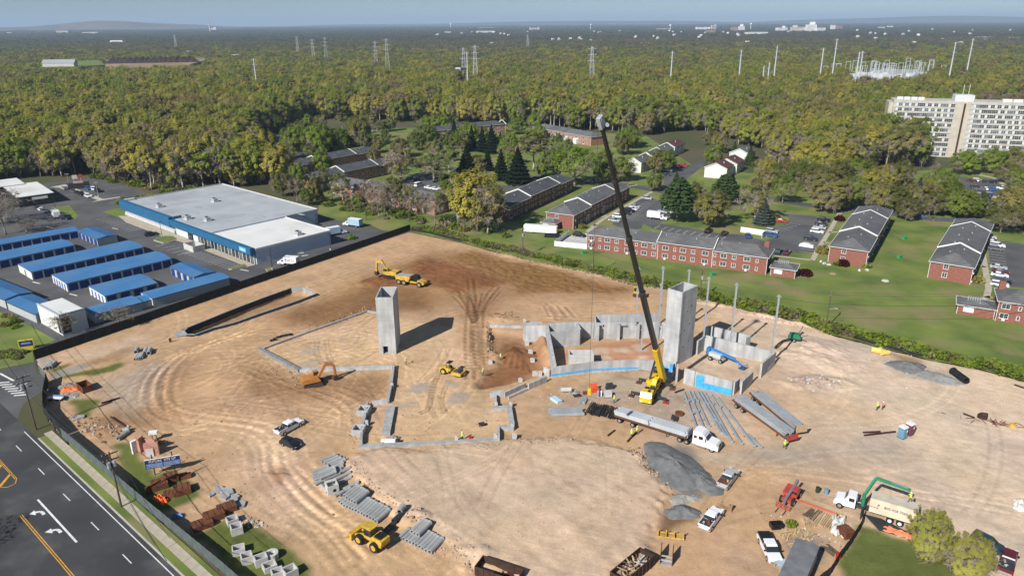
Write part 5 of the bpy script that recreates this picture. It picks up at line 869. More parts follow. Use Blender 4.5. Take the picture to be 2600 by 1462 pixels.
MB().box(-.6, 0, 1.95, 4.4, 2.4, .5).obj('turntable', YELC, t, rz=su); MB().side([(.2, 2.0), (.2, 3.3), (.6, 3.5), (1.9, 3.45), (2.7, 2.5), (2.6, 2.0)], .35, 1.45, 0, .05).obj('operator_cab', YELC, t, rz=su); MB().side([(.5, 2.5), (.7, 3.3), (1.85, 3.3), (2.55, 2.5)], .3, 1.5, 0, .04).obj('cab_glass', GLASS, t, rz=su); MB().box(-3.3, 0, 1.9, 1.4, 2.9, 1.7).obj('counterweight', STEELD, t, rz=su); MB().box(-1.8, .9, 2.45, 2.0, .9, .9).obj('engine_cover', YELC, t, rz=su); MB().cyl((-2.2, -.9, 3.6), (-2.2, .9, 3.6), .5, n=12).obj('winch_drum', BLACKP, t, rz=su)
B0 = V((31.9-TT[0], 138.5-TT[1], 3.3)); B1 = V((13.6-TT[0], 112-TT[1], 59.9)); D = B1-B0
def sec(a, b, w_, h_, mat, nm='boom_section'):
    p = B0+D*a; q = B0+D*b; MB().bar(p, q, w_, h_).obj(nm, mat, t)
sec(-.03, .135, 1.0, 1.3, YELC, 'boom_base'); sec(.13, .40, .78, 1.0, BLACKP); sec(.39, .62, .66, .82, BLACKP); sec(.61, .82, .54, .68, BLACKP); sec(.81, .985, .44, .56, BLACKP)
for a, w_ in ((.135, 1.1), (.4, .88), (.62, .76), (.82, .64)): sec(a-.006, a+.004, w_, w_+.25, STEELD if a > .2 else YELC, 'boom_collar')
MB().bar(B0+D*.98, B0+D*1.01, .7, 1.2).obj('boom_head', GALV, t); MB().cyl(B0+D*1.0+V((-.2, -.5, .1)), B0+D*1.0+V((-.2, .5, .1)), .4, n=12).cyl(B0+D*.99+V((.9, -.4, -.1)), B0+D*.99+V((.9, .4, -.1)), .3, n=12).obj('sheave', GALV, t)
MB().cyl(B0+V((-2.6, -.2, -.9)), B0+D*.11, .22, n=10).obj('luffing_cylinder', STEELD, t); MB().cyl(B1+V((-.3, 0, 0)), V((13.3-TT[0], 112-TT[1], 14.3)), .035, n=4).obj('hoist_cable', STEELD, t); MB().box(13.3-TT[0], 112-TT[1], 13, .5, .4, 1.3).obj('hook_block', YELC, t)
for s in (-.5, .5): MB().cyl(B0+D*.0+V((0, s, .9)), B0+D*.98+V((0, s*.6, .5)), .03, n=4).obj('boom_cable', STEELD, t)
# ---------------------------------------------------------------- earth-moving machines
def tracks(t, L, gauge, w, h=.85, mat=None):
    for s in (-1, 1):
        o = MB().side([(-L/2+.25, 0), (-L/2, .3), (-L/2, h-.3), (-L/2+.25, h), (L/2-.25, h), (L/2, h-.3), (L/2, .3), (L/2-.25, 0)], s*gauge/2-w/2, s*gauge/2+w/2).obj('track', RUSTD, t); MB().side([(-L/2+.4, .2), (-L/2+.4, h-.2), (L/2-.4, h-.2), (L/2-.4, .2)], s*gauge/2-w/2-.02, s*gauge/2+w/2+.02).obj('track_frame', STEELD, o)
def excavator(label, p, hd, col, slew=0.0, reach=5.2, dig=0.0, z=0.0, scale=1.0):
    t = thing('excavator', label, 'excavator', (p[0], p[1], z), hd); t.scale = (scale,)*3; tracks(t, 4.2, 2.3, .6)
    R_ = dict(rz=slew); MB().cyl((0, 0, .7), (0, 0, 1.1), .8, n=14).obj('slew_ring', STEELD, t); MB().side([(-2.5, 1.1), (-2.6, 1.5), (-2.4, 2.05), (-1.0, 2.1), (.9, 1.95), (1.4, 1.1)], -1.3, 1.3, 0, .06).obj('upper_body', col, t, **R_); MB().side([(-2.62, 1.15), (-2.75, 1.9), (-2.3, 1.9), (-2.3, 1.15)], -1.25, 1.25).obj('counterweight', STEELD if col is not ORNG else ORNG, t, **R_)
    MB().side([(.1, 1.9), (.15, 2.95), (1.2, 2.95), (1.6, 2.2), (1.5, 1.2), (.1, 1.2)], .3, 1.3, 0, .06).obj('cab', col, t, **R_); MB().side([(.25, 2.05), (.25, 2.8), (1.2, 2.8), (1.55, 2.1)], .26, 1.34, 0, .05).obj('cab_glass', GLASS, t, **R_)
    k = reach/5.2; m = MB(); m.bar((1.0, -.1, 1.5), (2.6*k+.6, -.1, 4.4), .45, .62).bar((2.6*k+.5, -.1, 4.4), (5.0*k, -.1, 4.5-.6), .42, .55); m.obj('boom', col, t, **R_); MB().bar((5.1*k, -.1, 4.3), (5.4*k, -.1, 1.2-dig), .36, .5).obj('dipper_arm', col, t, **R_)
    MB().cyl((1.3, .25, 1.6), (2.9*k, .2, 3.6), .11, n=8).cyl((2.9*k, -.1, 4.9), (5.1*k, -.1, 4.6), .1, n=8).cyl((5.2*k+.3, -.1, 3.6), (5.7*k, -.1, 1.6-dig), .09, n=8).obj('ram', RIM, t, **R_); MB().side([(5.2*k, 1.2-dig), (5.8*k, 1.3-dig), (6.0*k, .5-dig), (5.2*k, .05-dig), (4.7*k, .4-dig)], -.65, .45).obj('bucket', RUSTD, t, **R_); return t
excavator('orange excavator working behind the pale footing', (-43.4, 141.2), head((-45.32,139.67), (-41.46,140.68)), ORNG, 0.25, 4.6); excavator('yellow excavator loading the dump truck on the far slope', (-37.3, 210.3), .3, YEL, math.pi-.7, 4.2, 0, ground_z((-37.3, 210.3)), 1.15)
t = thing('dump_truck', 'yellow articulated dump truck beside the far excavator', 'dump truck', (-30.2, 205.2), head((-32.8, 206.3), (-25.6, 203.0))); MB().side([(-4.6, 1.5), (-5.0, 2.6), (-.2, 2.9), (.3, 3.0), (.3, 2.5), (-.3, 1.3)], -1.45, 1.45).obj('dump_body', YEL, t); MB().side([(-4.7, 2.62), (-.2, 2.92), (-.2, 2.96), (-4.7, 2.7)], -1.3, 1.3).obj('load_floor', GALV, t); MB().side([(1.0, 1.2), (1.0, 3.2), (2.4, 3.2), (2.9, 2.3), (2.9, 1.2)], -.9, .9, 0, .1).obj('cab', BLACKP, t); MB().side([(2.7, .9), (2.7, 2.15), (4.6, 1.7), (4.9, 1.3), (4.9, .9)], -1.2, 1.2, 0, .12).obj('bonnet', YEL, t); MB().box(1.2, 0, .9, 3.5, 1.8, .5).box(-2.3, 0, .8, 5, 1.0, .6).obj('chassis', YEL, t); MB().box(1.7, 0, 3.2, 1.7, 2.0, .08).obj('cab_roof', BLACKP, t)
DUST = M('dusty_rim', (.26, .20, .13), .9, .2)
for x in (-3.7, -1.9, 3.4):
    for s in (-1, 1): wheel(t, x, s*1.2, .85, .6, rim=DUST)
LD = mid((-23.24,90.85), (-20.04,88.98)); t = thing('wheel_loader', 'yellow wheel loader beside the rows of concrete pipes', 'loader', LD, head((-20.42,88.99), (-23.27,90.99))); MB().side([(-3.1, 1.0), (-3.2, 2.1), (-1.3, 2.3), (-.9, 1.9), (-.9, .9)], -1.0, 1.0, 0, .1).obj('engine_cover', YEL, t); MB().box(-2.2, .1, 2.25, 1.2, 1.3, .25).obj('grille', BLACKP, t); MB().box(.2, 0, .8, 2.0, 1.0, .6).obj('front_frame', YEL, t); MB().box(-.1, 0, 1.2, 1.5, 1.5, .5).obj('cab_base', YEL, t); MB().box(-.1, 0, 1.7, 1.45, 1.45, 1.35).obj('cab_glass', GLASS, t); MB().box(-.1, 0, 3.06, 1.8, 1.7, .16).obj('cab_roof', YEL, t)
for s in (-1, 1): MB().bar((.6, s*.6, 1.7), (2.9, s*.7, .7), .2, .4).obj('lift_arm', YEL, t)
MB().side([(2.7, .1), (2.6, 1.2), (3.2, 1.4), (3.0, .5), (4.0, .1)], -1.5, 1.5).obj('bucket', YEL, t)
for x in (-1.9, 1.3):
    for s in (-1, 1): wheel(t, x, s*1.15, .82, .6, rim=YEL)
t = thing('soil_roller', 'yellow soil roller in the middle of the slab area', 'roller', mid((-15.33,146.64), (-11.86,145.09)), head((-16.17,147.41), (-11.70,145.27))); MB().side([(-2.9, .8), (-2.9, 1.5), (-1.2, 1.8), (-.4, 1.6), (-.4, .7)], -.9, .9, 0, .1).obj('rear_body', YEL, t); MB().box(-.6, 0, 1.0, 1.3, 1.5, .5).obj('platform', YEL, t); m = MB()
for s in (-.7, .7): m.bar((-1.0, s, 1.5), (-1.0, s, 2.9), .1, .1)
m.bar((-1.0, 0, 2.9), (.1, 0, 2.95), 1.5, .08).obj('roll_bar_roof', BLACKP, t); MB().cyl((1.7, -1.0, .78), (1.7, 1.0, .78), .78, n=18).obj('drum', M('drum_steel', (.10, .10, .105), .5, .15, 1, metal=.4), t); MB().box(1.7, 1.15, .5, 2.4, .25, .7).box(1.7, -1.15, .5, 2.4, .25, .7).box(2.8, 0, .5, .25, 2.3, .6).box(.55, 0, .5, .3, 2.3, .6).obj('drum_frame', YEL, t); MB().box(-.3, 0, 1.5, .5, .6, .6).obj('seat', BLACKR, t)
for s in (-1, 1): wheel(t, -1.7, s*.85, .75, .5, rim=YEL)
t = thing('bulldozer', 'small tan bulldozer on the brown slope behind the boom', 'bulldozer', (36.2, 194.2, .1), head((34.8, 194.6), (38.6, 193.6))); tracks(t, 2.9, 1.8, .5, .8); MB().side([(-1.3, .8), (-1.3, 1.6), (1.4, 1.5), (1.5, .7)], -.6, .6).obj('body', YEL, t); MB().box(-.5, 0, 1.5, 1.3, 1.3, 1.1).obj('cab', BLACKP, t); MB().box(-.5, 0, 2.6, 1.5, 1.5, .1).obj('cab_roof', YEL, t); MB().side([(2.1, .05), (2.0, .6), (2.15, 1.1), (2.3, 1.1), (2.2, .5), (2.3, .05)], -1.5, 1.5).obj('blade', YEL, t); MB().bar((.6, .8, .5), (2.1, .8, .4), .15, .2).bar((.6, -.8, .5), (2.1, -.8, .4), .15, .2).obj('push_arm', YEL, t)
TH_ = mid((44.74,99.34), (46.38,100.24)); t = thing('telehandler', 'red telehandler with a grey boom and forks', 'telehandler', TH_, head((46.65,101.48), (42.40,96.41))); MB().box(0, 0, .7, 4.2, 1.5, .6).obj('chassis', REDM, t); MB().side([(-1.6, 1.2), (-1.6, 1.9), (.9, 1.6), (1.0, 1.2)], -1.1, -.35).obj('engine_cover', REDM, t); MB().box(.0, .75, 1.2, 1.6, .85, 1.3).obj('cab', REDM, t); MB().box(.05, .77, 1.75, 1.5, .87, .55).obj('cab_glass', GLASS, t); MB().bar((-2.6, .05, 2.3), (2.6, .05, 1.5), .42, .5).obj('boom', M('boom_grey', (.16, .17, .19), .5, .15), t); MB().bar((2.5, .05, 1.5), (3.3, .05, .5), .3, .4).obj('boom_head', STEELD, t); m = MB()
for z in (.25, .6, .95): m.bar((3.4, -1.1, z), (3.4, 1.1, z), .08, .1)
for s in (-1.1, -.4, .4, 1.1): m.bar((3.4, s, .2), (3.4, s, 1.1), .08, .1)
m.obj('fork_carriage', REDM, t)
for s in (-.6, .6): MB().box(4.2, s, .1, 1.5, .14, .06).obj('fork', BLACKP, t)
for x in (-1.5, 1.5):
    for s in (-1, 1): wheel(t, x, s*.95, .6, .42)
# boom truck with a container
BT = mid((53.37,98.20), (61.35,93.39)); bh = head((60.55,93.40), (53.46,97.76)); t = thing('roll_off_truck', 'white truck with a green loader crane carrying a cream container', 'truck', BT, bh); CREAM = M('cream_container', (.66, .56, .42), .6, .12, .6)
MB().side([(2.7, .8), (2.7, 2.7), (3.9, 2.75), (4.35, 1.95), (5.6, 1.7), (5.85, 1.2), (5.85, .7)], -1.1, 1.1, 0, .1).obj('cab', PAINT['white'], t); MB().side([(3.95, 1.95), (3.85, 2.6), (3.95, 2.65), (4.4, 1.95)], -.95, .95, 0, .06).obj('windscreen', GLASS, t); MB().box(3.3, 0, 1.85, .8, 2.22, .6).obj('side_window', GLASS, t); MB().box(0, 0, .75, 11, .9, .35).obj('chassis', STEELD, t)
cb = MB().box(-2.6, 0, 1.2, 6.6, 2.5, 2.4).obj('container', CREAM, t); NAVY = M('navy_print', (.02, .03, .12), .6, 0)
for s in (-1, 1):
    text3('800.428.7060', cb, (-3.0, s*1.262, 2.6), .62, NAVY, (math.pi/2, 0, math.pi if s > 0 else 0)); text3('P', cb, (-.55, s*1.262, 2.65), .75, NAVY, (math.pi/2, 0, math.pi if s > 0 else 0)); text3('mobile storage', cb, (.2 if s > 0 else .2, s*1.262, 2.25), .26, NAVY, (math.pi/2, 0, math.pi if s > 0 else 0)); MB().box(5.8, s*.75, 1.0, .12, .35, .22).obj('headlight', LAMP, t); wheel(t, 4.9, s*.98, .52, .34)
    for x in (-2.4, -3.8): wheel(t, x, s*.98, .52, .45, rim=WHITEP)
    MB().bar((1.6, s*.5, .9), (1.6, s*2.4, .9), .25, .25).bar((1.6, s*2.3, .0), (1.6, s*2.3, .95), .16, .16).obj('stabiliser', STEELD, t)
MB().box(-2.6, 0, 3.602, 6.4, 2.3, .05).obj('container_roof', M('container_roof', (.50, .45, .36), .8, .15), t); GRN = M('crane_green', (.03, .22, .11), .45, .12); MB().cyl((1.7, 0, .9), (1.7, 0, 3.3), .28, n=10).obj('crane_column', GRN, t); MB().bar((1.7, 0, 3.2), (.6, -2.2, 5.3), .35, .45).bar((.6, -2.2, 5.3), (-4.4, -2.6, 4.6), .35, .45).obj('crane_boom', GRN, t); MB().bar((-1.5, -2.4, 5.15), (-4.0, -2.5, 4.9), .2, .25).obj('crane_ram', RIM, t); MB().cyl((2.6, .9, 2.3), (2.6, .9, 3.2), .09, n=8).obj('exhaust_stack', RIM, t); MB().cyl((1.8, -1.0, .7), (3.0, -1.0, .7), .28, n=10).obj('fuel_tank', RIM, t)
# blue boom lift in the basement room
BL = M('lift_blue', (.03, .20, .52), .45, .1); t = thing('boom_lift', 'blue boom lift folded along the rear basement wall', 'boom lift', mid((46.45,152.73), (48.77,150.98)), head((46.02,152.74), (48.72,150.02))); MB().box(0, 0, .55, 3.4, 1.4, .4).obj('chassis', GALV, t); MB().box(-.4, 0, 1.0, 3.0, 1.8, .9).obj('turntable', M('lift_grey', (.5, .52, .53), .5, .08), t); MB().bar((-2.2, .2, 2.4), (4.2, .2, 1.7), .42, .5).bar((4.0, .2, 1.7), (6.0, .2, .7), .25, .3).obj('boom', BL, t); MB().box(-2.4, .2, 1.0, .8, 1.3, 1.6).obj('counterweight', BL, t); m = MB()
for z in (.35, .8, 1.3):
    for a, b in (((5.7, -.9), (7.0, -.9)), ((7.0, -.9), (7.0, .9)), ((7.0, .9), (5.7, .9)), ((5.7, .9), (5.7, -.9))): m.bar((*a, z), (*b, z), .05, .06)
for x, y in ((5.7, -.9), (7, -.9), (7, .9), (5.7, .9)): m.bar((x, y, .3), (x, y, 1.35), .05, .05)
m.obj('basket_rail', BL, t); MB().box(6.35, 0, .28, 1.35, 1.8, .06).obj('basket_floor', STEELD, t)
for x in (-1.3, 1.3):
    for s in (-1, 1): wheel(t, x, s*1.0, .5, .35)
GC = (68.76,161.19); t = thing('green_compressor', 'green towable machine on the haul road with a dark hose arm', 'compressor', (*GC, ground_z(GC)), -.4); MB().box(0, 0, .6, 3.0, 1.7, .3).obj('chassis', STEELD, t); MB().side([(-1.4, .9), (-1.2, 1.9), (.9, 2.0), (1.4, 1.2), (1.4, .9)], -.85, .85, 0, .12).obj('hood', M('machine_green', (.015, .17, .085), .5, .12), t); MB().bar((1.3, 0, .7), (2.8, 0, .35), .14, .14).obj('tow_bar', STEELD, t); MB().cyl((.8, .3, 1.95), (1.6, 1.6, 3.4), .08, n=6).obj('exhaust_arm', RUSTD, t)
for s in (-1, 1): wheel(t, 0, s*.9, .4, .25)
MB().tube([(-1.2, -.6, .5), (-2.6, -2.0, .35), (-3.4, -3.8, .2), (-4.0, -6.2, .15)], .22, 8).obj('hose', RUSTD, t)

# ================================================================ VEGETATION
def leaf_mat(name, stops, dark=.76, patch=True):
    m = bpy.data.materials.new(name); m.use_nodes = True; nt = m.node_tree; N = nt.nodes; L = nt.links; N.clear()
    oi = N.new('ShaderNodeObjectInfo'); fac = oi.outputs['Random']
    if patch:
        nz = N.new('ShaderNodeTexNoise'); nz.inputs['Scale'].default_value = .0065; nz.inputs['Detail'].default_value = 3; L.new(oi.outputs['Location'], nz.inputs['Vector'])
        a = N.new('ShaderNodeMath'); a.operation = 'MULTIPLY_ADD'; a.inputs[1].default_value = 2.2; a.inputs[2].default_value = -.8; L.new(nz.outputs[0], a.inputs[0])
        b = N.new('ShaderNodeMath'); b.operation = 'MULTIPLY_ADD'; b.inputs[1].default_value = .55; L.new(oi.outputs['Random'], b.inputs[0]); L.new(a.outputs[0], b.inputs[2]); fac = b.outputs[0]
    rp = N.new('ShaderNodeValToRGB'); e = rp.color_ramp.elements
    while len(e) < len(stops): e.new(.5)
    for i, (p, c) in enumerate(stops): e[i].position = p; e[i].color = (*c, 1)
    L.new(fac, rp.inputs[0])
    g = N.new('ShaderNodeNewGeometry'); n2 = N.new('ShaderNodeTexNoise'); n2.inputs['Scale'].default_value = .45; n2.inputs['Detail'].default_value = 3; L.new(g.outputs['Position'], n2.inputs['Vector'])
    mr = N.new('ShaderNodeMapRange'); mr.inputs[1].default_value = .3; mr.inputs[2].default_value = .7; mr.inputs[3].default_value = dark; mr.inputs[4].default_value = 1.2; L.new(n2.outputs[0], mr.inputs[0])
    vm = N.new('ShaderNodeVectorMath'); vm.operation = 'SCALE'; L.new(rp.outputs[0], vm.inputs[0]); L.new(mr.outputs[0], vm.inputs['Scale'])
    d = N.new('ShaderNodeBsdfDiffuse'); t = N.new('ShaderNodeBsdfTranslucent'); L.new(vm.outputs[0], d.inputs[0]); L.new(vm.outputs[0], t.inputs[0])
    mx = N.new('ShaderNodeMixShader'); mx.inputs[0].default_value = .42; L.new(d.outputs[0], mx.inputs[1]); L.new(t.outputs[0], mx.inputs[2]); o = N.new('ShaderNodeOutputMaterial'); L.new(mx.outputs[0], o.inputs[0]); return m
cG = (.235, .295, .05); cY = (.45, .40, .08); cO = (.34, .305, .095); cT = (.31, .255, .175); cR = (.30, .17, .09); cB = (.25, .34, .04); cD = (.05, .085, .02)
FOREST = leaf_mat('woodland_leaf', [(0, cT), (.07, (.30, .20, .12)), (.14, cO), (.30, cG), (.44, (.31, .36, .055)), (.58, cY), (.66, cY), (.74, cG), (.9, cO), (1.0, (.33, .27, .11))])
FARL = leaf_mat('far_woodland_leaf', [(0, cD), (.2, (.20, .19, .08)), (.4, (.13, .175, .04)), (.55, (.22, .18, .12)), (.7, (.20, .19, .07)), (.85, (.09, .13, .04)), (1, (.22, .18, .13))])
TINT = {'G': leaf_mat('green_leaf', [(0, cG), (1, (.14, .185, .03))], patch=False), 'Y': leaf_mat('gold_leaf', [(0, cY), (1, (.36, .33, .06))], patch=False), 'O': leaf_mat('olive_leaf', [(0, cO), (1, (.16, .17, .045))], patch=False),
        'B': leaf_mat('bright_leaf', [(0, cB), (1, (.19, .27, .03))], patch=False), 'R': leaf_mat('copper_leaf', [(0, cR), (1, (.24, .13, .05))], patch=False), 'T': leaf_mat('budding_twig', [(0, cT), (1, (.17, .14, .085))], patch=False),
        'D': leaf_mat('dark_needle', [(0, (.018, .032, .018)), (1, (.028, .042, .02))], patch=False), 'P': leaf_mat('pine_needle', [(0, (.075, .125, .045)), (1, (.08, .12, .04))], patch=False), 'S': leaf_mat('grey_needle', [(0, (.11, .135, .115)), (1, (.10, .12, .10))], patch=False), 'M': leaf_mat('maroon_leaf', [(0, (.06, .012, .012)), (1, (.08, .016, .014))], patch=False)}
BARK = M('bark', (.20, .165, .125), .9, .25, .8); BARKL = M('pale_bark', (.34, .30, .24), .9, .2, .8)
def quads(P, Nn, S, rng, asp=1.0):
    """small leaf sprays: centres P, normals Nn, sizes S -> vertices (n*4,3)"""
    t = rng.normal(size=P.shape); u = np.cross(Nn, t); u /= np.linalg.norm(u, axis=1)[:, None]+1e-9; w = np.cross(Nn, u); w /= np.linalg.norm(w, axis=1)[:, None]+1e-9
    u *= S[:, None]*.5; w *= S[:, None]*.5*asp; k = rng.uniform(.6, 1.1, (len(P), 1))
    return np.stack([P-u-w*k, P+u-w, P+u*k+w, P-u+w*k], 1).reshape(-1, 3)
def np_mesh(name, V4, mats, extra=None, mi=0):
    n = len(V4)//4; vs = [V4]; ev, ef, em = (extra.v, extra.f, extra.m) if extra else ([], [], [])
    me = bpy.data.meshes.new(name); allv = np.concatenate([V4, np.array(ev, float).reshape(-1, 3)]) if ev else V4
    fl = [len(f) for f in ef]; tot = n*4+sum(fl); me.vertices.add(len(allv)); me.vertices.foreach_set('co', allv.astype(np.float32).ravel()); me.loops.add(tot)
    li = np.concatenate([np.arange(n*4)]+([np.array([i+n*4 for f in ef for i in f])] if ef else [])).astype(np.int32); me.loops.foreach_set('vertex_index', li)
    st = np.concatenate([np.arange(n)*4, n*4+np.concatenate([[0], np.cumsum(fl)[:-1]]) if ef else np.array([])]).astype(np.int32)
    me.polygons.add(n+len(ef)); me.polygons.foreach_set('loop_start', st)
    for m in mats: me.materials.append(m)
    if ef: me.polygons.foreach_set('material_index', np.concatenate([np.zeros(n), np.ones(len(ef))]).astype(np.int32))
    me.update(calc_edges=True); return me
def crown_pts(rng, kind, n, sz):
    H = 20.0
    if kind in ('spruce', 'pine'):
        if kind == 'spruce': z = H*(1-np.sqrt(rng.random(n)))*.96+.6; r = (H-z)*.21*(.25+.75*np.sqrt(rng.random(n)))*(1+.25*np.sin(z*3.1))
        else: z = H*(.28+.7*rng.random(n)); lay = np.round(z/1.6)*1.6; z = lay+rng.normal(0, .25, n); r = (4.6*np.sin(np.clip((H-z)/H/.75, 0, 1)*2.2)+.8)*np.sqrt(rng.random(n))
        a = rng.random(n)*2*math.pi+(np.round(z/1.6)*2.4 if kind == 'pine' else 0)
        if kind == 'pine': a = np.round(a/.9)*.9+rng.normal(0, .22, n)
        P = np.stack([r*np.cos(a), r*np.sin(a), z], 1); Nn = np.stack([np.cos(a)*.5, np.sin(a)*.5, np.ones(n)*.8], 1)+rng.normal(0, .45, (n, 3)); return P, Nn, rng.uniform(.7, 1.25, n)*sz
    cz, rz, rx, low = {'round': (10.8, 9.0, 6.4, -.12), 'tall': (14.6, 5.6, 4.3, .0), 'wide': (10.6, 8.4, 8.2, -.05), 'sparse': (11.5, 8.2, 4.6, -.1), 'bare': (12, 7.6, 5.0, 0), 'fine': (10.4, 9.6, 6.6, -.2), 'vase': (12.5, 7.2, 7.2, .1)}[kind]
    nc = {'round': 120, 'tall': 70, 'wide': 140, 'sparse': 44, 'vase': 105, 'bare': 34, 'fine': 330}[kind]
    a = rng.random(nc)*2*math.pi; c = rng.uniform(-.7+low, 1, nc)**1.0; s = np.sqrt(np.maximum(0, 1-c*c)); q = rng.uniform(.6, 1.0, nc)
    lump = 1+.22*np.sin(a*2+rng.random()*6)+.12*np.sin(a*3+rng.random()*6)
    C = np.stack([rx*q*s*np.cos(a)*lump, rx*q*s*np.sin(a)*lump, cz+rz*q*c], 1); cr = rng.uniform(.7, 1.4, nc)*rx/(6.0 if kind != 'fine' else 9.5)
    i = rng.integers(0, nc, n); d = rng.normal(0, 1, (n, 3)); d /= np.linalg.norm(d, axis=1)[:, None]; rr = cr[i]*(.45+.55*rng.random(n))
    P = C[i]+d*rr[:, None]*np.array([.9, .9, 1.3]); rad = (P-np.array([0, 0, cz-rz*.5]))/rx; Nn = d*.4+rad*.9+np.array([0, 0, .3])+rng.normal(0, .18, (n, 3)); return P, Nn, rng.uniform(.55, 1.2, n)*sz
def trunk_mb(rng, kind, branches=9, seg=6):
    m = MB(); r0 = .42 if kind not in ('tall', 'sparse', 'bare') else .30; top = {'spruce': 18.5, 'pine': 18.5, 'tall': 14.5, 'sparse': 13, 'bare': 12, 'fine': 9, 'round': 10, 'wide': 9, 'vase': 8}[kind]
    x = y = 0.0; pts = [(0, 0, -.4)]
    for k in range(1, 5): x += rng.normal(0, .16); y += rng.normal(0, .16); pts.append((x, y, top*k/4))
    for k in range(4): m.cyl(pts[k], pts[k+1], r0*(1-.2*k), r0*(1-.2*(k+1)), seg, 0, k in (0, 3))
    if kind in ('spruce', 'pine'): return m
    for b in range(branches):
        z = top*rng.uniform(.45, 1.0) if kind != 'vase' else top*rng.uniform(.35, .8); a = b*2.4+rng.normal(0, .3); L = rng.uniform(3.5, 6.5)*(1 if kind in ('round', 'wide', 'vase') else .7); up = rng.uniform(.5, 1.1); p = V((x*z/top, y*z/top, z)); q = p+V((math.cos(a), math.sin(a), up)).normalized()*L; r2 = q+V((math.cos(a+.4), math.sin(a+.4), up*1.2)).normalized()*L*.6; r3 = q+V((math.cos(a-.6), math.sin(a-.6), up*.8)).normalized()*L*.55
        m.cyl(p, q, r0*.34, r0*.2, 5, 0, False); m.cyl(q, r2, r0*.2, .03, 4, 0, False); m.cyl(q, r3, r0*.17, .03, 4, 0, False)
    return m
TWIG = M('twig', (.27, .225, .17), .95, .15, .3)
def twigs(rng, kind, n):
    if kind in ('spruce', 'pine'): return None
    P, Nn, S = crown_pts(rng, kind, n, 1.0); P = P*np.array([.88, .88, .93])+np.array([0, 0, -.6]); Q = quads(P, rng.normal(0, 1, (n, 3))*np.array([1, 1, .35]), rng.uniform(1.2, 2.6, n), rng, .05); m = MB(); m.v = [tuple(q) for q in Q]; m.f = [(4*i, 4*i+1, 4*i+2, 4*i+3) for i in range(n)]; m.m = [0]*n; return m
TINT['L'] = leaf_mat('lime_leaf', [(0, (.37, .35, .085)), (1, (.34, .345, .075))], patch=False)
PROTO = {}
for kind, cnt, nv, sz in (('round', 10000, 5, .46), ('wide', 11500, 4, .48), ('tall', 5600, 5, .43), ('sparse', 1900, 5, .38), ('bare', 650, 4, .3), ('fine', 30000, 2, .25), ('vase', 5500, 3, .48), ('spruce', 4200, 3, .62), ('pine', 3200, 3, .66)):
    for v_ in range(nv):
        rng = np.random.default_rng(hash_ := 100+len(PROTO)); P_, N_, S_ = crown_pts(rng, kind, cnt, sz)
        PROTO[(kind, v_)] = (np_mesh('crown', quads(P_, N_, S_, rng), [FOREST, TWIG], twigs(rng, kind, cnt//(2 if kind in ('bare', 'sparse') else 22 if kind == 'fine' else 5))), trunk_mb(rng, kind).mesh('trunk', BARKL if kind in ('tall', 'sparse') else BARK, True))
NTREE = 0
def tree(p, kind, tint, label, w=1.0, name=None, group=None, z=0.0):
    global NTREE
    x, y, h = p; kind = 'bare' if tint == 'T' else kind; vs = [k for k in PROTO if k[0] == kind]; c, tr = PROTO[vs[NTREE % len(vs)]]; NTREE += 1
    nm = name or {'spruce': 'spruce_tree', 'pine': 'pine_tree'}.get(kind, 'broadleaf_tree'); t = thing(nm, label, 'tree', (x, y, z), rnd.uniform(0, 6.28), group); s = h/20.0
    t.scale = (s*w*1.22, s*w*1.22, s); o = part('crown', c, t); part('trunk', tr, t)
    if tint: o.material_slots[0].link = 'OBJECT'; o.material_slots[0].material = TINT[tint]
    return t
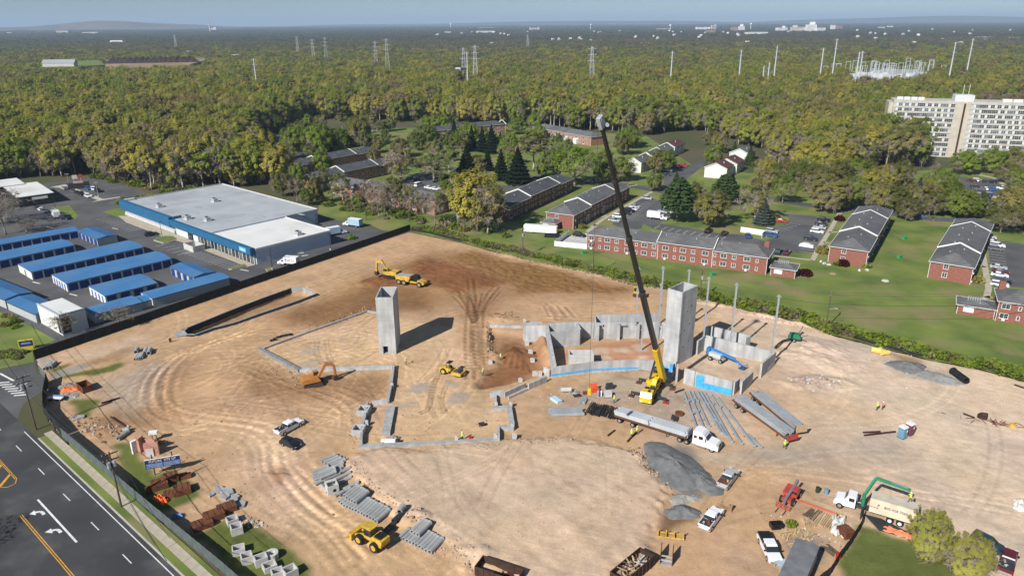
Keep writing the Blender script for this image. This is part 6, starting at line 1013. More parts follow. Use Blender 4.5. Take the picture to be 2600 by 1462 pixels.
TREES = [
 ((-20.8,276.0,20.4), 'tall', 'G', 1.5, 'green tree leaning against the gold tree by the fence corner'), ((-12.8,264.0,23.9), 'round', 'Y', 1.0, 'big gold-leaved tree behind the far corner of the site'), ((-9.0,259.4,20.8), 'sparse', 'O', 1.1, 'thin olive tree at the foot of the big gold tree'),
 ((-49.8,291.1,15.4), 'sparse', 'T', 1.2, 'bare slim tree in front of the half hidden red block, tallest stem'), ((-55.8,294.3,15.3), 'sparse', 'T', 1.2, 'bare slim tree left of the tallest stem by the red block'), ((-60.4,298.2,13.6), 'sparse', 'R', 1.0, 'coppery slim tree before the red block'), ((-73.8,310.2,14.1), 'sparse', 'G', 1.3, 'slim green tree before the left half of the red block'),
 ((-88.0,338.0,11.3), 'sparse', 'G', 1.5, 'slim green tree by the near dark-roofed block'), ((-33.3,277.2,13.9), 'sparse', 'T', 1.0, 'leaning bare tree right of the red block end'), ((-29.7,273.0,15.2), 'sparse', 'T', 1.1, 'forked bare tree nearest the fence corner'), ((-52.7,293.3,9.6), 'sparse', 'T', 1.0, 'short bare tree before the red block'),
 ((-85.0,309.5,12.4), 'round', 'O', .8, 'olive tree behind the grey store roof'), ((-94.2,311.8,13.4), 'sparse', 'T', 1.2, 'slim bare tree at the back corner of the store'), ((-104.2,324.8,13.4), 'round', 'O', .9, 'olive tree at the left end of the store back'), ((-64.1,297.3,7.4), 'round', 'G', 1.0, 'low bushy green tree beside the bare stems'),
 ((-88.3,307.6,8.6), 'round', 'G', 1.0, 'low green tree behind the store, near the van'), ((30.7,343.8,18.8), 'vase', 'B', 1.25, 'large yellow-green willow-like tree left of the crane boom'), ((66.4,331.0,9.3), 'round', 'G', 1.1, 'round green street tree right of the crane boom'), ((65.1,276.0,17.7), 'pine', 'P', 1.25, 'tall green pine on the lawn behind the box truck'),
 ((90.9,302.7,13.3), 'pine', 'P', 1.4, 'second green pine behind the round lawn tree'), ((76.5,268.8,14.3), 'round', 'O', 1.25, 'round olive-green tree on the lawn by the two black cars'), ((78.4,303.0,10.3), 'round', 'O', 1.1, 'olive tree between the two pines'), ((96.2,276.9,15.6), 'sparse', 'O', 1.6, 'open olive tree left of the grey spruce'), ((97.4,271.4,10.0), 'spruce', 'S', 1.5, 'grey spruce beside the red car'),
 ((129.5,290.7,14.9), 'round', 'O', 1.35, 'broad street tree behind the left car park'), ((151.7,293.0,12.7), 'wide', 'O', 1.0, 'broad olive tree behind the striped lawn block'), ((154.9,276.0,9.3), 'round', 'O', 1.2, 'round olive tree at the top of the striped lawn'), ((164.6,287.6,14.8), 'spruce', 'S', 1.2, 'tall grey spruce left of the big car park'), ((147.2,301.1,10.2), 'round', 'O', 1.0, 'olive tree on the street behind the left brick block'),
 ((176.8,280.2,12.5), 'wide', 'G', 1.1, 'broad green tree before the big car park'), ((183.5,278.3,11.1), 'round', 'G', 1.0, 'green tree at the near edge of the big car park'), ((179.7,256.1,10.8), 'vase', 'O', 1.2, 'olive street tree at the right edge lot'), ((193.9,269.8,15.7), 'wide', 'O', 1.0, 'olive tree cut by the right edge above the lot'), ((192.2,260.5,12.5), 'round', 'O', 1.1, 'tree half out of frame on the right street'),
 ((134.1,313.7,7.7), 'round', 'O', 1.1, 'olive tree on the meadow by the street'), ((159.6,336.8,13.7), 'vase', 'B', 1.5, 'bright green umbrella-crowned tree on the meadow'), ((173.6,343.9,8.9), 'round', 'B', 1.0, 'bright green tree beside the umbrella crown'), ((179.1,340.7,11.0), 'round', 'R', 1.3, 'copper-leaved tree at the meadow edge'), ((230.1,364.8,13.6), 'round', 'B', 1.35, 'bright green tree left before the tower block'), ((245.5,367.7,13.7), 'round', 'B', 1.2, 'bright green tree right before the tower block'),
 ((211.8,358.6,8.5), 'wide', 'T', 1.0, 'low grey bare tree before the tower block lawn'), ((192.5,325.8,9.1), 'sparse', 'T', 1.8, 'bare spreading tree at the corner of the big car park'), ((110.1,392.7,12.9), 'round', 'B', 1.2, 'bright green round tree beside the maroon-roofed houses'), ((124.9,406.2,11.1), 'spruce', 'P', 1.3, 'green conifer behind the maroon-roofed houses'), ((130.1,393.9,10.8), 'spruce', 'P', 1.3, 'green conifer right of the maroon-roofed houses'),
 ((96.3,328.7,8.0), 'spruce', 'D', 1.4, 'dark conifer in front of the maroon-roofed houses'), ((103.4,334.2,7.5), 'spruce', 'D', 1.4, 'dark conifer right of the one before the maroon houses'), ((126.1,351.6,11.1), 'round', 'O', 1.3, 'olive tree right of the townhouses'), ((139.3,361.0,10.0), 'round', 'O', 1.3, 'olive tree at the left edge of the meadow'), ((114.6,333.8,5.6), 'round', 'O', 1.5, 'low spreading tree on the near meadow edge'),
 ((-36.6,472.0,16.1), 'spruce', 'D', 1.0, 'dark spruce standing alone left of the spruce group'), ((-24.3,450.7,15.0), 'spruce', 'D', 1.0, 'first dark spruce of the group of four'), ((-17.5,443.0,15.6), 'spruce', 'D', 1.0, 'second dark spruce of the group of four'), ((-11.6,438.0,17.0), 'spruce', 'D', 1.2, 'third dark spruce of the group of four'), ((-6.7,462.8,9.6), 'spruce', 'D', 1.1, 'fourth dark spruce of the group of four'),
 ((-23.3,379.6,14.8), 'spruce', 'D', 1.4, 'broad dark spruce above the lower car park'), ((-12.5,382.9,12.5), 'spruce', 'D', 1.1, 'dark spruce between two broad ones'), ((-5.1,358.4,15.7), 'spruce', 'D', 1.1, 'tall dark spruce left of the largest one'), ((3.2,349.9,18.0), 'spruce', 'D', 1.45, 'largest dark spruce beside the shaded block'), ((-96.1,467.5,19.7), 'round', 'O', 1.1, 'round olive tree with a shadow on the lawn at the far left block'),
 ((-54.5,354.2,19.3), 'sparse', 'O', 1.8, 'slim pale tree in the lower car park'), ((-38.4,355.3,16.1), 'sparse', 'G', 1.9, 'slim green tree right of the pale one in the car park'), ((-32.2,372.8,14.2), 'tall', 'G', 1.5, 'green tree beside the broad dark spruce'), ((-58.1,449.5,12.6), 'round', 'G', 1.2, 'green tree among the far blocks'), ((-49.3,517.1,15.2), 'round', 'B', 1.2, 'bright green tree before the far brick block'),
 ((4.3,514.7,12.4), 'round', 'B', 1.4, 'bright green tree left of the porch block'), ((-1.2,437.6,13.1), 'round', 'B', 1.3, 'bright green tree behind the spruces'), ((11.6,381.0,19.9), 'tall', 'O', 1.7, 'tall green tree right of the largest spruce'), ((23.3,377.0,13.9), 'round', 'G', 1.1, 'green tree before the porch block'), ((-26.5,324.1,11.3), 'round', 'G', 1.1, 'green tree left of the big gold tree'),
 ((54.3,353.9,12.2), 'round', 'G', 1.3, 'dark green tree right of the boom, before the townhouses'), ((45.0,347.9,11.7), 'round', 'G', 1.1, 'green tree behind the crane boom'), ((-82.1,440.7,11.2), 'round', 'O', 1.1, 'olive tree above the far left lawn'), ((75.1,373.4,11.0), 'round', 'O', 1.0, 'olive tree before the grey-roofed townhouses'), ((75.4,326.8,9.8), 'spruce', 'P', 1.5, 'green conifer at the foot of the townhouse drive'),
 ((-127.6,426.3,19.9), 'round', 'B', .9, 'bright green tree before the far left block'), ((-113.1,428.0,20.0), 'wide', 'B', .9, 'broad bright green tree before the far left block'), ((-107.6,441.7,14.7), 'spruce', 'D', 1.1, 'dark spruce before the far left block'), ((-97.8,328.9,15.9), 'round', 'G', .8, 'green tree before the near dark-roofed block'), ((-79.8,333.9,9.4), 'sparse', 'G', 1.6, 'slim green tree at the near dark-roofed block'),
 ((60.0,85.2,8.8), 'fine', 'L', .84, 'larger shrubby gold-green tree on the near lawn'), ((63.5,81.0,7.9), 'fine', 'L', 1.0, 'smaller shrubby gold-green tree on the near lawn'), ((-114.0,169.1,6.8), 'sparse', 'T', 1.6, 'bare ornamental tree by the storage office'), ((-102.4,173.7,7.0), 'sparse', 'T', 1.9, 'bare shrub before the lower storage unit'), ((-190.7,263.7,17.4), 'round', 'T', 1.0, 'dark bare tree at the left edge by the storage rows'), ((-184.2,265.8,6.8), 'sparse', 'T', 2.0, 'small bare tree behind the farthest storage row'), ((-202.9,279.8,15.4), 'sparse', 'T', 2.2, 'bare tree shading the cars at the left edge')]
TREES += [((-90, 80, 15), 'wide', 'T', 1.0, 'bare tree beyond the main road, casting its shadow on the lanes'), ((-84, 66, 13), 'wide', 'T', 1.0, 'second bare tree beyond the main road, nearer the lower edge')]
for p, kind, tint, w, lb in TREES: tree(p, kind, tint, lb, w)
# fillers: leafy trees among the blocks
BLK = [(o.matrix_basis.inverted(), max(v.co.x for c in o.children if c.name.startswith('wall') for v in c.data.vertices), max(v.co.y for c in o.children if c.name.startswith('wall') for v in c.data.vertices)) for o in COL.objects if o.name.startswith(('brick_apartment', 'townhouse'))]
def free(x, y, m=3.5): return not any(-m < (q := mi @ V((x, y, 0))).x < X_+m and -m < q.y < Y_+m for mi, X_, Y_ in BLK) and not any(inp(x, y, l[0]) for l in LOTS)
fr = random.Random(9); FILL = []
for poly, n, kinds, tints, lb, gr in (
    ([(-136.98,380.14), (-168.18,489.00), (-157.18,545.21), (-86.48,541.89), (-54.91,424.58), (-84.70,389.27), (-84.23,348.92)], 17, ('round', 'tall', 'wide', 'sparse'), 'GOGB', 'leafy tree among the dark-roofed brick blocks', 'trees among the dark-roofed blocks'),
    ([(-121.73,543.54), (9.41,537.40), (54.23,496.90), (52.29,363.62), (6.05,346.12), (-39.00,322.15), (-62.57,357.56)], 30, ('round', 'wide', 'vase', 'tall'), 'BGGO', 'leafy green tree round the dark spruces', 'trees round the spruces'),
    ([(-86.19,322.12), (-28.86,287.29), (-21.15,271.98), (-40.63,275.70), (-60.06,288.11), (-83.02,301.62)], 6, ('sparse', 'tall', 'sparse'), 'TOGT', 'thin budding tree on the bank behind the store drive', 'trees on the bank'),
    ([(63.67,447.85), (96.74,495.05), (127.47,512.11), (140.89,430.62), (131.30,361.04), (91.24,343.48), (57.31,344.54)], 6, ('round', 'wide'), 'OGOB', 'olive tree round the white townhouses', 'trees round the townhouses'),
    ([(128.66,371.27), (200.74,368.86), (159.44,275.43), (129.36,288.76), (109.88,302.94)], 26, ('round', 'wide', 'vase'), 'OGOY', 'olive-green tree round the meadow', 'trees round the meadow'),
    ([(193.74,340.31), (269.00,377.14), (192.94,263.04), (173.16,275.08), (154.86,275.55)], 12, ('round', 'wide'), 'GOG', 'olive tree among the tower car park rows', 'trees in the tower car park'),
    ([(-171.80,535.58), (-88.09,552.59), (-81.97,512.05), (-154.91,480.07)], 7, ('round', 'tall'), 'GOB', 'green tree along the far blocks under the wood', 'trees along the far blocks')):
    k = 0; xs = [q[0] for q in poly]; ys = [q[1] for q in poly]; tries = 0; grp = []
    while k < n and tries < 900:
        tries += 1; x, y = fr.uniform(min(xs), max(xs)), fr.uniform(min(ys), max(ys))
        if inp(x, y, poly) and free(x, y) and all(math.hypot(x-a, y-b) > 6 for a, b in FILL): FILL.append((x, y)); k += 1; grp.append(tree((x, y, fr.uniform(9, 15)), fr.choice(kinds), fr.choice(tints), lb, fr.uniform(.9, 1.2), 'garden_tree', gr))
    for i, o in enumerate(sorted(grp, key=lambda q: q.location.x/q.location.y)): o['label'] = '%s, %s from the left' % (lb, nth(i))
# ---------------------------------------------------------------- woodland: the nearest trees one by one, the rest as one mass
FRONT = [(-366.40,331.60), (-276.33,359.55), (-260.70,365.81), (-217.10,375.46), (-170.36,336.61), (-139.18,341.69), (-109.98,351.55), (-140.14,402.69), (-153.09,428.24), (-175.36,506.93), (-168.40,586.17), (-140.18,614.98), (-92.59,582.37), (-62.26,590.54), (0.82,563.78), (57.17,525.05), (93.02,504.28), (126.46,531.91), (144.01,502.01), (143.98,456.66), (158.08,447.05), (134.70,371.07), (155.58,362.23), (201.78,370.90), (227.41,403.99), (243.43,448.09)]
WOOD_POLY = FRONT+[(222, 445), (305, 425), (420, 330), (1500, 700), (9000, 9000), (-9000, 9000), (-1500, 900), (-600, 330)]
CLEAR = [[(-651.69,1031.76), (-757.21,1219.57), (-720.11,1326.66), (-719.07,1351.33), (-545.43,1368.06), (-473.16,1183.92), (-461.37,1090.30), (-584.75,1087.62)], [(338.02,764.39), (410.48,917.41), (503.55,1026.58), (540.24,974.21), (446.84,797.15), (375.59,720.76), (347.02,728.21)], [(-52.02,730.12), (-60.82,836.35), (-45.95,834.91), (-40.31,729.13)], [(136.35,589.35), (154.21,605.73), (218.82,593.57), (202.87,554.12), (176.58,540.69), (127.69,550.32)]]
wr = random.Random(21); PTS = []
def ok(x, y):
    if not inp(x, y, WOOD_POLY) or abs(x) > .80*y+40: return False
    return not any(inp(x, y, c) for c in CLEAR)
y = 320.0
while y < 900:
    s = 7.6; x = -.8*y-40
    while x < .8*y+40:
        X, Y = x+wr.uniform(-3, 3), y+wr.uniform(-3, 3); x += s
        if ok(X, Y): PTS.append((X, Y))
    y += s
def edge_d(p): return min(dist(p, f) for f in EDGE)
EDGE = [q for a, b in zip(FRONT, FRONT[1:]) for q in (a, mid(a, b, .25), mid(a, b, .5), mid(a, b, .75))]
PTS.sort(key=lambda p: edge_d(p)+.02*p[1]); near = PTS[:200]; rest = PTS[200:]
def sector(p):
    if p[0] < -170: return 'tall budding woodland tree on the wood edge behind the showroom', 'wood edge behind the showroom'
    if p[0] < -60: return 'tall budding woodland tree on the wood edge behind the store', 'wood edge behind the blue store'
    if p[0] < 60: return 'tall bare-stemmed woodland tree on the wood edge above the apartments', 'wood edge above the apartments'
    return 'tall budding woodland tree on the wood edge left of the tower block', 'wood edge beside the tower block'
for i, p in enumerate(near):
    lb, gr = sector(p); kd = wr.choice(('tall', 'tall', 'round', 'tall') if -20 < p[0] < 60 else ('round', 'tall', 'round', 'sparse')); tree((p[0], p[1], wr.uniform(17, 24)), kd, None, lb, 1.05, 'woodland_tree', gr)
def far_proto(kind, n, sz, seed, mat, groves=1, spread=0):
    rng = np.random.default_rng(seed); A = []
    m = MB()
    for g in range(groves):
        P_, N_, S_ = crown_pts(rng, kind, n, sz); off = np.array([rng.normal(0, spread), rng.normal(0, spread), rng.uniform(-4, 1) if groves > 1 else 0]); A.append(quads(P_+off, N_, S_, rng))
    if groves == 1:
        m = trunk_mb(rng, kind, 4, 5); w = twigs(rng, kind, n//5); k = len(m.v); m.v += w.v; m.f += [tuple(i+k for i in f) for f in w.f]
    return np_mesh('tree_form', np.concatenate(A), [mat, TWIG], m if groves == 1 else None)
def scatter(name, label, pts, protos, kind='stuff'):
    """one mass: points carry turn, size and form; geometry nodes place the forms"""
    col = bpy.data.collections.new(name+'_forms')
    for i, me in enumerate(protos):
        o = bpy.data.objects.new('form_%02d' % i, me); col.objects.link(o)
    me = bpy.data.meshes.new(name); A = np.array(pts, np.float32); me.vertices.add(len(A)); me.vertices.foreach_set('co', np.ascontiguousarray(A[:, :3]).ravel())
    for nm, c in (('turn', 3), ('size', 4), ('wide', 6)): a = me.attributes.new(nm, 'FLOAT', 'POINT'); a.data.foreach_set('value', np.ascontiguousarray(A[:, c] if c < A.shape[1] else A[:, 4]))
    a = me.attributes.new('form', 'INT', 'POINT'); a.data.foreach_set('value', A[:, 5].astype(np.int32))
    o = bpy.data.objects.new(name, me); COL.objects.link(o); tag(o, label, None, None, kind)
    ng = bpy.data.node_groups.new(name, 'GeometryNodeTree'); ng.interface.new_socket('Geometry', in_out='INPUT', socket_type='NodeSocketGeometry'); ng.interface.new_socket('Geometry', in_out='OUTPUT', socket_type='NodeSocketGeometry')
    N = ng.nodes; L = ng.links; gi = N.new('NodeGroupInput'); go = N.new('NodeGroupOutput'); ci = N.new('GeometryNodeCollectionInfo'); ci.inputs[0].default_value = col; ci.inputs['Separate Children'].default_value = True; ci.inputs['Reset Children'].default_value = True
    ip = N.new('GeometryNodeInstanceOnPoints'); ip.inputs['Pick Instance'].default_value = True
    def at(n, t): q = N.new('GeometryNodeInputNamedAttribute'); q.data_type = t; q.inputs[0].default_value = n; return q.outputs[0]
    cr = N.new('ShaderNodeCombineXYZ'); L.new(at('turn', 'FLOAT'), cr.inputs[2]); cs = N.new('ShaderNodeCombineXYZ'); wd = at('wide', 'FLOAT'); L.new(wd, cs.inputs[0]); L.new(wd, cs.inputs[1]); L.new(at('size', 'FLOAT'), cs.inputs[2])
    L.new(gi.outputs[0], ip.inputs['Points']); L.new(ci.outputs[0], ip.inputs['Instance']); L.new(at('form', 'INT'), ip.inputs['Instance Index']); L.new(cr.outputs[0], ip.inputs['Rotation']); L.new(cs.outputs[0], ip.inputs['Scale']); L.new(ip.outputs[0], go.inputs[0])
    md = o.modifiers.new('scatter', 'NODES'); md.node_group = ng; return o
nearf = [far_proto(k_, n*8, .47, 300+i, FOREST) for i, (k_, n) in enumerate((('round', 950), ('round', 950), ('tall', 620), ('sparse', 420), ('wide', 1100), ('vase', 800)))]
pts = []
for X, Y in rest: s = wr.choice((wr.uniform(.7, 1.0), wr.uniform(.9, 1.25), wr.uniform(.95, 1.15))); pts.append((X, Y, 0, wr.uniform(0, 6.28), s, wr.choice((0, 1, 2, 2, 3, 4, 5)), s*wr.uniform(.95, 1.35)))
scatter('woodland', 'budding spring woodland behind the apartments and the store', pts, nearf)
farf = [far_proto('wide' if i % 2 else 'round', 2600, .68, 320+i, FOREST if i < 3 else FARL) for i in range(4)]
pts = []; y = 900.0
while y < 2600:
    s = 12.0+max(0, y-1500)*.004; x = -.78*y
    while x < .78*y:
        X, Y = x+wr.uniform(-5, 5), y+wr.uniform(-5, 5); x += s
        if ok(X, Y): k_ = wr.uniform(.6, 1.15); pts.append((X, Y, 0, wr.uniform(0, 6.28), k_, wr.randrange(3) if Y < 1500+wr.uniform(-500, 700) else 3, k_*wr.uniform(1.2, 1.9)))
    y += s
scatter('far_woodland', 'hazy woodland and tree-lined suburbs beyond the power lines', pts, farf)
grov = [far_proto('round', 420, 1.8, 340+i, FARL, 7, 16) for i in range(3)]
pts = []; y = 2600.0
while y < 14000:
    s = 42+(y-2600)*.006; x = -.76*y
    while x < .76*y:
        X, Y = x+wr.uniform(-18, 18), y+wr.uniform(-18, 18); x += s; k_ = wr.uniform(.6, 1.1)*(1+(y-2600)/22000)
        if wr.random() < .9: pts.append((X, Y, 0, wr.uniform(0, 6.28), k_*.8, wr.randrange(3), k_*1.2*(1+(y-2600)/9000)))
    y += s
scatter('distant_woodland', 'blue-grey distant woods reaching to the horizon', pts, grov)
# low growth: weeds along the site edge, brush under the wood edge
def shrub(seed, n, mat, sz=.34, r=1.0):
    rng = np.random.default_rng(seed); a = rng.random(n)*6.28; q = np.sqrt(rng.random(n))*r; z = rng.random(n)**.8*1.1*(1-.5*(q/r)**2); P_ = np.stack([q*np.cos(a), q*np.sin(a), z], 1)
    return np_mesh('shrub_form', quads(P_, rng.normal(0, .7, (n, 3))+np.array([0, 0, .6]), rng.uniform(.5, 1.2, n)*sz, rng), [mat])
shr = [shrub(401, 170, TINT['G']), shrub(402, 170, TINT['G']), shrub(403, 150, TINT['O']), shrub(404, 120, TINT['T']), shrub(405, 150, TINT['B'])]
HEDGE = [(-38.42,268.46), (-28.78,263.62), (-17.87,253.17), (-6.82,243.43), (3.75,236.18), (15.03,226.38), (25.85,217.27), (35.59,208.79), (44.91,203.72), (53.77,195.05), (61.43,188.32), (69.64,181.97), (77.25,175.67), (81.34,168.03), (85.18,165.88), (92.51,159.68), (97.23,153.90), (106.60,147.93), (113.07,141.92)]
pts = []
for a, b in zip(HEDGE, HEDGE[1:]):
    L_ = dist(a, b); d = ((b[0]-a[0])/L_, (b[1]-a[1])/L_); n_ = (-d[1], d[0])
    n_ = n_ if n_[1] > 0 else (-n_[0], -n_[1]); big = 1.35 if a[0] > 38 else 1.0
    for k in range(int(L_*3.0)):
        u = wr.random(); o_ = wr.uniform(-1.2, 4.5*wr.random()+.6); p = mid(a, b, u); s = wr.uniform(.5, 1.35)*big*(1 if o_ < 2.5 else .6); pts.append((p[0]+n_[0]*o_, p[1]+n_[1]*o_, 0, wr.uniform(0, 6.28), s, wr.choice((0, 1, 1, 2, 3, 3, 4) if big < 1.2 else (0, 0, 1, 1, 2, 3, 4)), s*wr.uniform(.9, 1.5)))
scatter('weeds', 'unmown weeds and brambles along the right edge of the site', pts, shr)
pts = []
BRUSH = [([(-84.50,307.53), (-57.51,286.28), (-39.77,275.68), (-25.11,268.91), (-0.08,253.46), (2.76,259.15), (-19.04,271.93), (-63.62,306.95), (-86.19,322.12)], 420, 1.9), ([(-220.41,373.18), (-186.62,348.31), (-166.49,332.23), (-151.63,330.66), (-131.14,344.15), (-140.15,354.46), (-187.72,363.87)], 160, 2.0), ([(-175.53,316.17), (-165.43,329.94), (-161.63,323.85), (-171.92,310.95)], 70, 1.5), ([(-140.69,184.55), (-129.26,178.46), (-114.99,166.81), (-116.78,165.15), (-135.47,176.67)], 60, 1.0), ([(-124.34,159.85), (-118.79,159.24), (-116.21,158.68), (-116.83,155.12), (-121.25,155.18)], 40, .7), ([(136.18,371.40), (151.85,367.38), (146.18,351.01), (130.46,354.71)], 50, 1.4)]
for poly, n_, s0 in BRUSH:
    xs = [q[0] for q in poly]; ys = [q[1] for q in poly]; k = 0
    while k < n_:
        x, y = wr.uniform(min(xs), max(xs)), wr.uniform(min(ys), max(ys)); k += 1
        if inp(x, y, poly): s = wr.uniform(.5, 1.2)*s0; pts.append((x, y, 0, wr.uniform(0, 6.28), s, wr.choice((0, 1, 2, 3, 4, 2)), s*1.2))
scatter('undergrowth', 'brush and bramble thickets between the store and the blocks', pts, shr)
for q, s, mt, lb in (((90.94,211.24), 1.9, 'M', 'round maroon shrub on the lawn'), ((105.55,233.96), 2.6, 'O', 'olive shrub at the brick block corner'), ((106.38,220.51), 1.9, 'M', 'dark red shrub before the brick end wall'), ((104.88,221.10), 1.4, 'G', 'green shrub before the brick end wall'), ((139.57,203.82), 1.9, 'O', 'olive shrub at the right block corner'), ((113.24,218.72), 1.5, 'G', 'green shrub by the white stones'), ((129.20,276.37), 2.0, 'M', 'maroon hedge by the porch'), ((27.13,267.63), 1.6, 'O', 'olive shrub by the shaded porches'), ((-58.55,254.82), 1.6, 'B', 'small bright sapling behind the black fence'), ((-9.80,334.70), 1.5, 'M', 'tiny crimson tree inside the gold tree')):
    solo('shrub', lb, 'shrub', MB(), TINT[mt], q); o = bpy.data.objects[-1] if False else COL.objects[-1]; o.data = shrub(int(s*1000), 260, TINT[mt], .3); o.scale = (s, s, s)

# ================================================================ MATERIALS, STORES AND SMALL THINGS ON THE SITE
PM = {}
def cpipe(label, p, hd, L=2.6, r=.36, z=0.0, mat=None, group='concrete pipes'):
    k = (L, r, (mat or PIPEC).name)
    if k not in PM: PM[k] = (MB().pipe((-L/2, 0, 0), (L/2, 0, 0), r, r*.74, 14).mesh('barrel', mat or PIPEC, False), MB().pipe((L/2-.02, 0, 0), (L/2+.2, 0, 0), r*1.17, r*.86, 14).mesh('bell_end', mat or PIPEC))
    t = thing('concrete_pipe', label, 'pipe', (p[0], p[1], ground_z(p)+r+z), hd, group); part('barrel', PM[k][0], t); part('bell_end', PM[k][1], t); return t
def pipe_row(where, a, b, n, hd, L=2.6, r=.36, layer=0, jit=.1):
    for i in range(n):
        p = mid(a, b, (i+.5*(layer > 0))/max(1, n-(layer == 0))); j = rnd.uniform(-jit, jit); cpipe('%s concrete pipe %s' % (nth(i), where), (p[0]+math.cos(hd)*j, p[1]+math.sin(hd)*j), hd+rnd.gauss(0, .015), L, r, layer*r*1.7)
hA = head((-34.36,111.16), (-32.22,113.13)); hC = head((-25.41,97.39), (-23.89,100.15))
pipe_row('in the farthest short row on the lay-down strip', (-33.51,112.34), (-31.43,110.65), 4, hA); pipe_row('from the far end in the left column of the crossed pile', (-34.10,108.75), (-32.75,105.47), 5, hA, 2.9); pipe_row('from the far end in the middle column of the crossed pile', (-31.52,109.57), (-31.47,106.48), 4, hA, 2.9); pipe_row('from the far end in the right column of the crossed pile', (-29.96,108.03), (-29.29,105.43), 3, hA, 2.9, .33)
pipe_row('lying on the crossed pile', (-32.63,107.68), (-31.97,105.83), 3, hA, 2.8, .36, 1); pipe_row('above the long row near the square box', (-27.76,103.80), (-28.60,102.24), 2, hA, 2.8, .32)
pipe_row('from the far end of the long row behind the loader', (-27.74,100.70), (-20.88,95.76), 14, hC, 3.2, .4); pipe_row('from the far end, stacked on top of the long row', (-27.25,101.37), (-24.70,99.50), 5, hC, 3.1, .4, 1); pipe_row('from the far end of the row beyond the loader', (-15.92,91.50), (-11.70,88.76), 9, hC, 3.2, .4); pipe_row('from the far end, stacked on the row beyond the loader', (-14.96,92.37), (-13.68,91.33), 3, hC, 3.1, .4, 1)
cpipe('single concrete pipe pointing at the square box with a hole', (-31.87,103.15), head((-31.13,102.27), (-32.62,104.03)), 2.2, .3); cpipe('short concrete pipe at the left end of the long row', (-28.65,102.00), hC, 1.6, .32); cpipe('short concrete pipe beside the row beyond the loader', (-16.89,91.51), hC, 2.2, .33)
hP = head((-89.90,155.47), (-88.75,159.04)); pipe_row('in the group near the curved tracks', (-88.65,154.70), (-87.69,155.43), 4, hP+.6, 2.4, .42); pipe_row('in the rear pair of the group near the curved tracks', (-87.90,157.73), (-87.01,157.72), 2, hP+.6, 2.4, .55); cpipe('wide concrete pipe standing off the group near the curved tracks', (-90.39,158.29), hP+.6, 1.8, .5); pipe_row('of three pale pipes inside the gate corner', (-107.18,150.34), (-106.22,151.04), 3, hP+.5, 2.6, .42)
cpipe('concrete pipe lying by the brick monument', (-74.59,120.27), 1.35, 2.6, .42); cpipe('short concrete pipe standing behind the one by the monument', (-75.09,122.28), .4, .9, .42)
t = cpipe('large black ribbed pipe near the right edge of the site', (97.96,141.92), head((98.63,140.82), (98.43,145.04)), 4.6, .75, 0, LINER); t.name = 'black_pipe'
for i in range(10): MB().pipe((-2.2+i*.46, 0, 0), (-2.05+i*.46, 0, 0), .8, .74, 12).obj('rib', LINER, t)
cpipe('dark plastic pipe lying beyond the wheel loader', (-19.42,92.86), hC, 3.4, .42, 0, STEELD); cpipe('upper dark plastic pipe beyond the wheel loader', (-18.22,94.66), hC, 2.4, .4, .3, STEELD); cpipe('grey plastic pipe end beyond the wheel loader', (-17.92,96.05), hC+.3, 1.3, .5, .2, CONC_D)
# precast manhole boxes
def cbox(label, p, hd, w=1.7, d=1.5, h=1.2, hole=False):
    t = thing('precast_box', label, 'concrete box', (p[0], p[1], ground_z(p)-.03), hd, 'precast boxes'); k = .17
    for x, y, sx, sy in ((0, -d/2+k/2, w, k), (0, d/2-k/2, w, k), (-w/2+k/2, 0, k, d-2*k-.01), (w/2-k/2, 0, k, d-2*k-.01)): MB().box(x, y, 0, sx, sy, h).obj('side_panel', CONC_L, t)
    MB().box(0, 0, 0, w-2*k-.02, d-2*k-.02, .12).obj('base_slab', CONC_L, t)
    if hole: MB().cyl((.2, -d/2-.01, h*.45), (.2, -d/2+.02, h*.45), .3, n=14).obj('pipe_hole', BLACKP, t); MB().box(0, d/2-.3, h, w, .6, .1).obj('lid_slab', CONC_L, t)
for p, h_, lb in (((-44.41,94.71), .6, 'white precast box touching the rusty steel row'), ((-42.98,92.58), .5, 'second white precast box below the rusty steel row'), ((-41.00,87.89), .4, 'tall white precast box nearest the fence on the grass'), ((-39.12,85.99), .5, 'white precast box beside the tall one on the grass'), ((-36.91,85.55), .55, 'white precast box left of the concrete ring'), ((-35.30,84.40), .6, 'white precast box below the concrete ring'), ((-33.76,83.04), .5, 'white precast box second from the lower edge'), ((-31.95,83.10), .7, 'wide white precast box by the earth road edge')): cbox(lb, p, h_, rnd.uniform(1.5, 1.9), rnd.uniform(1.4, 1.7), rnd.uniform(.9, 1.5))
cbox('square precast box with a round hole among the pipes', (-30.51,102.78), .5, 1.9, 1.9, 1.7, True)
solo('concrete_ring', 'round concrete manhole ring on the grass', 'concrete ring', MB().pipe((0, 0, 0), (0, 0, 1.0), .95, .5, 20), CONC_L, (*(-35.66,86.68), .02))
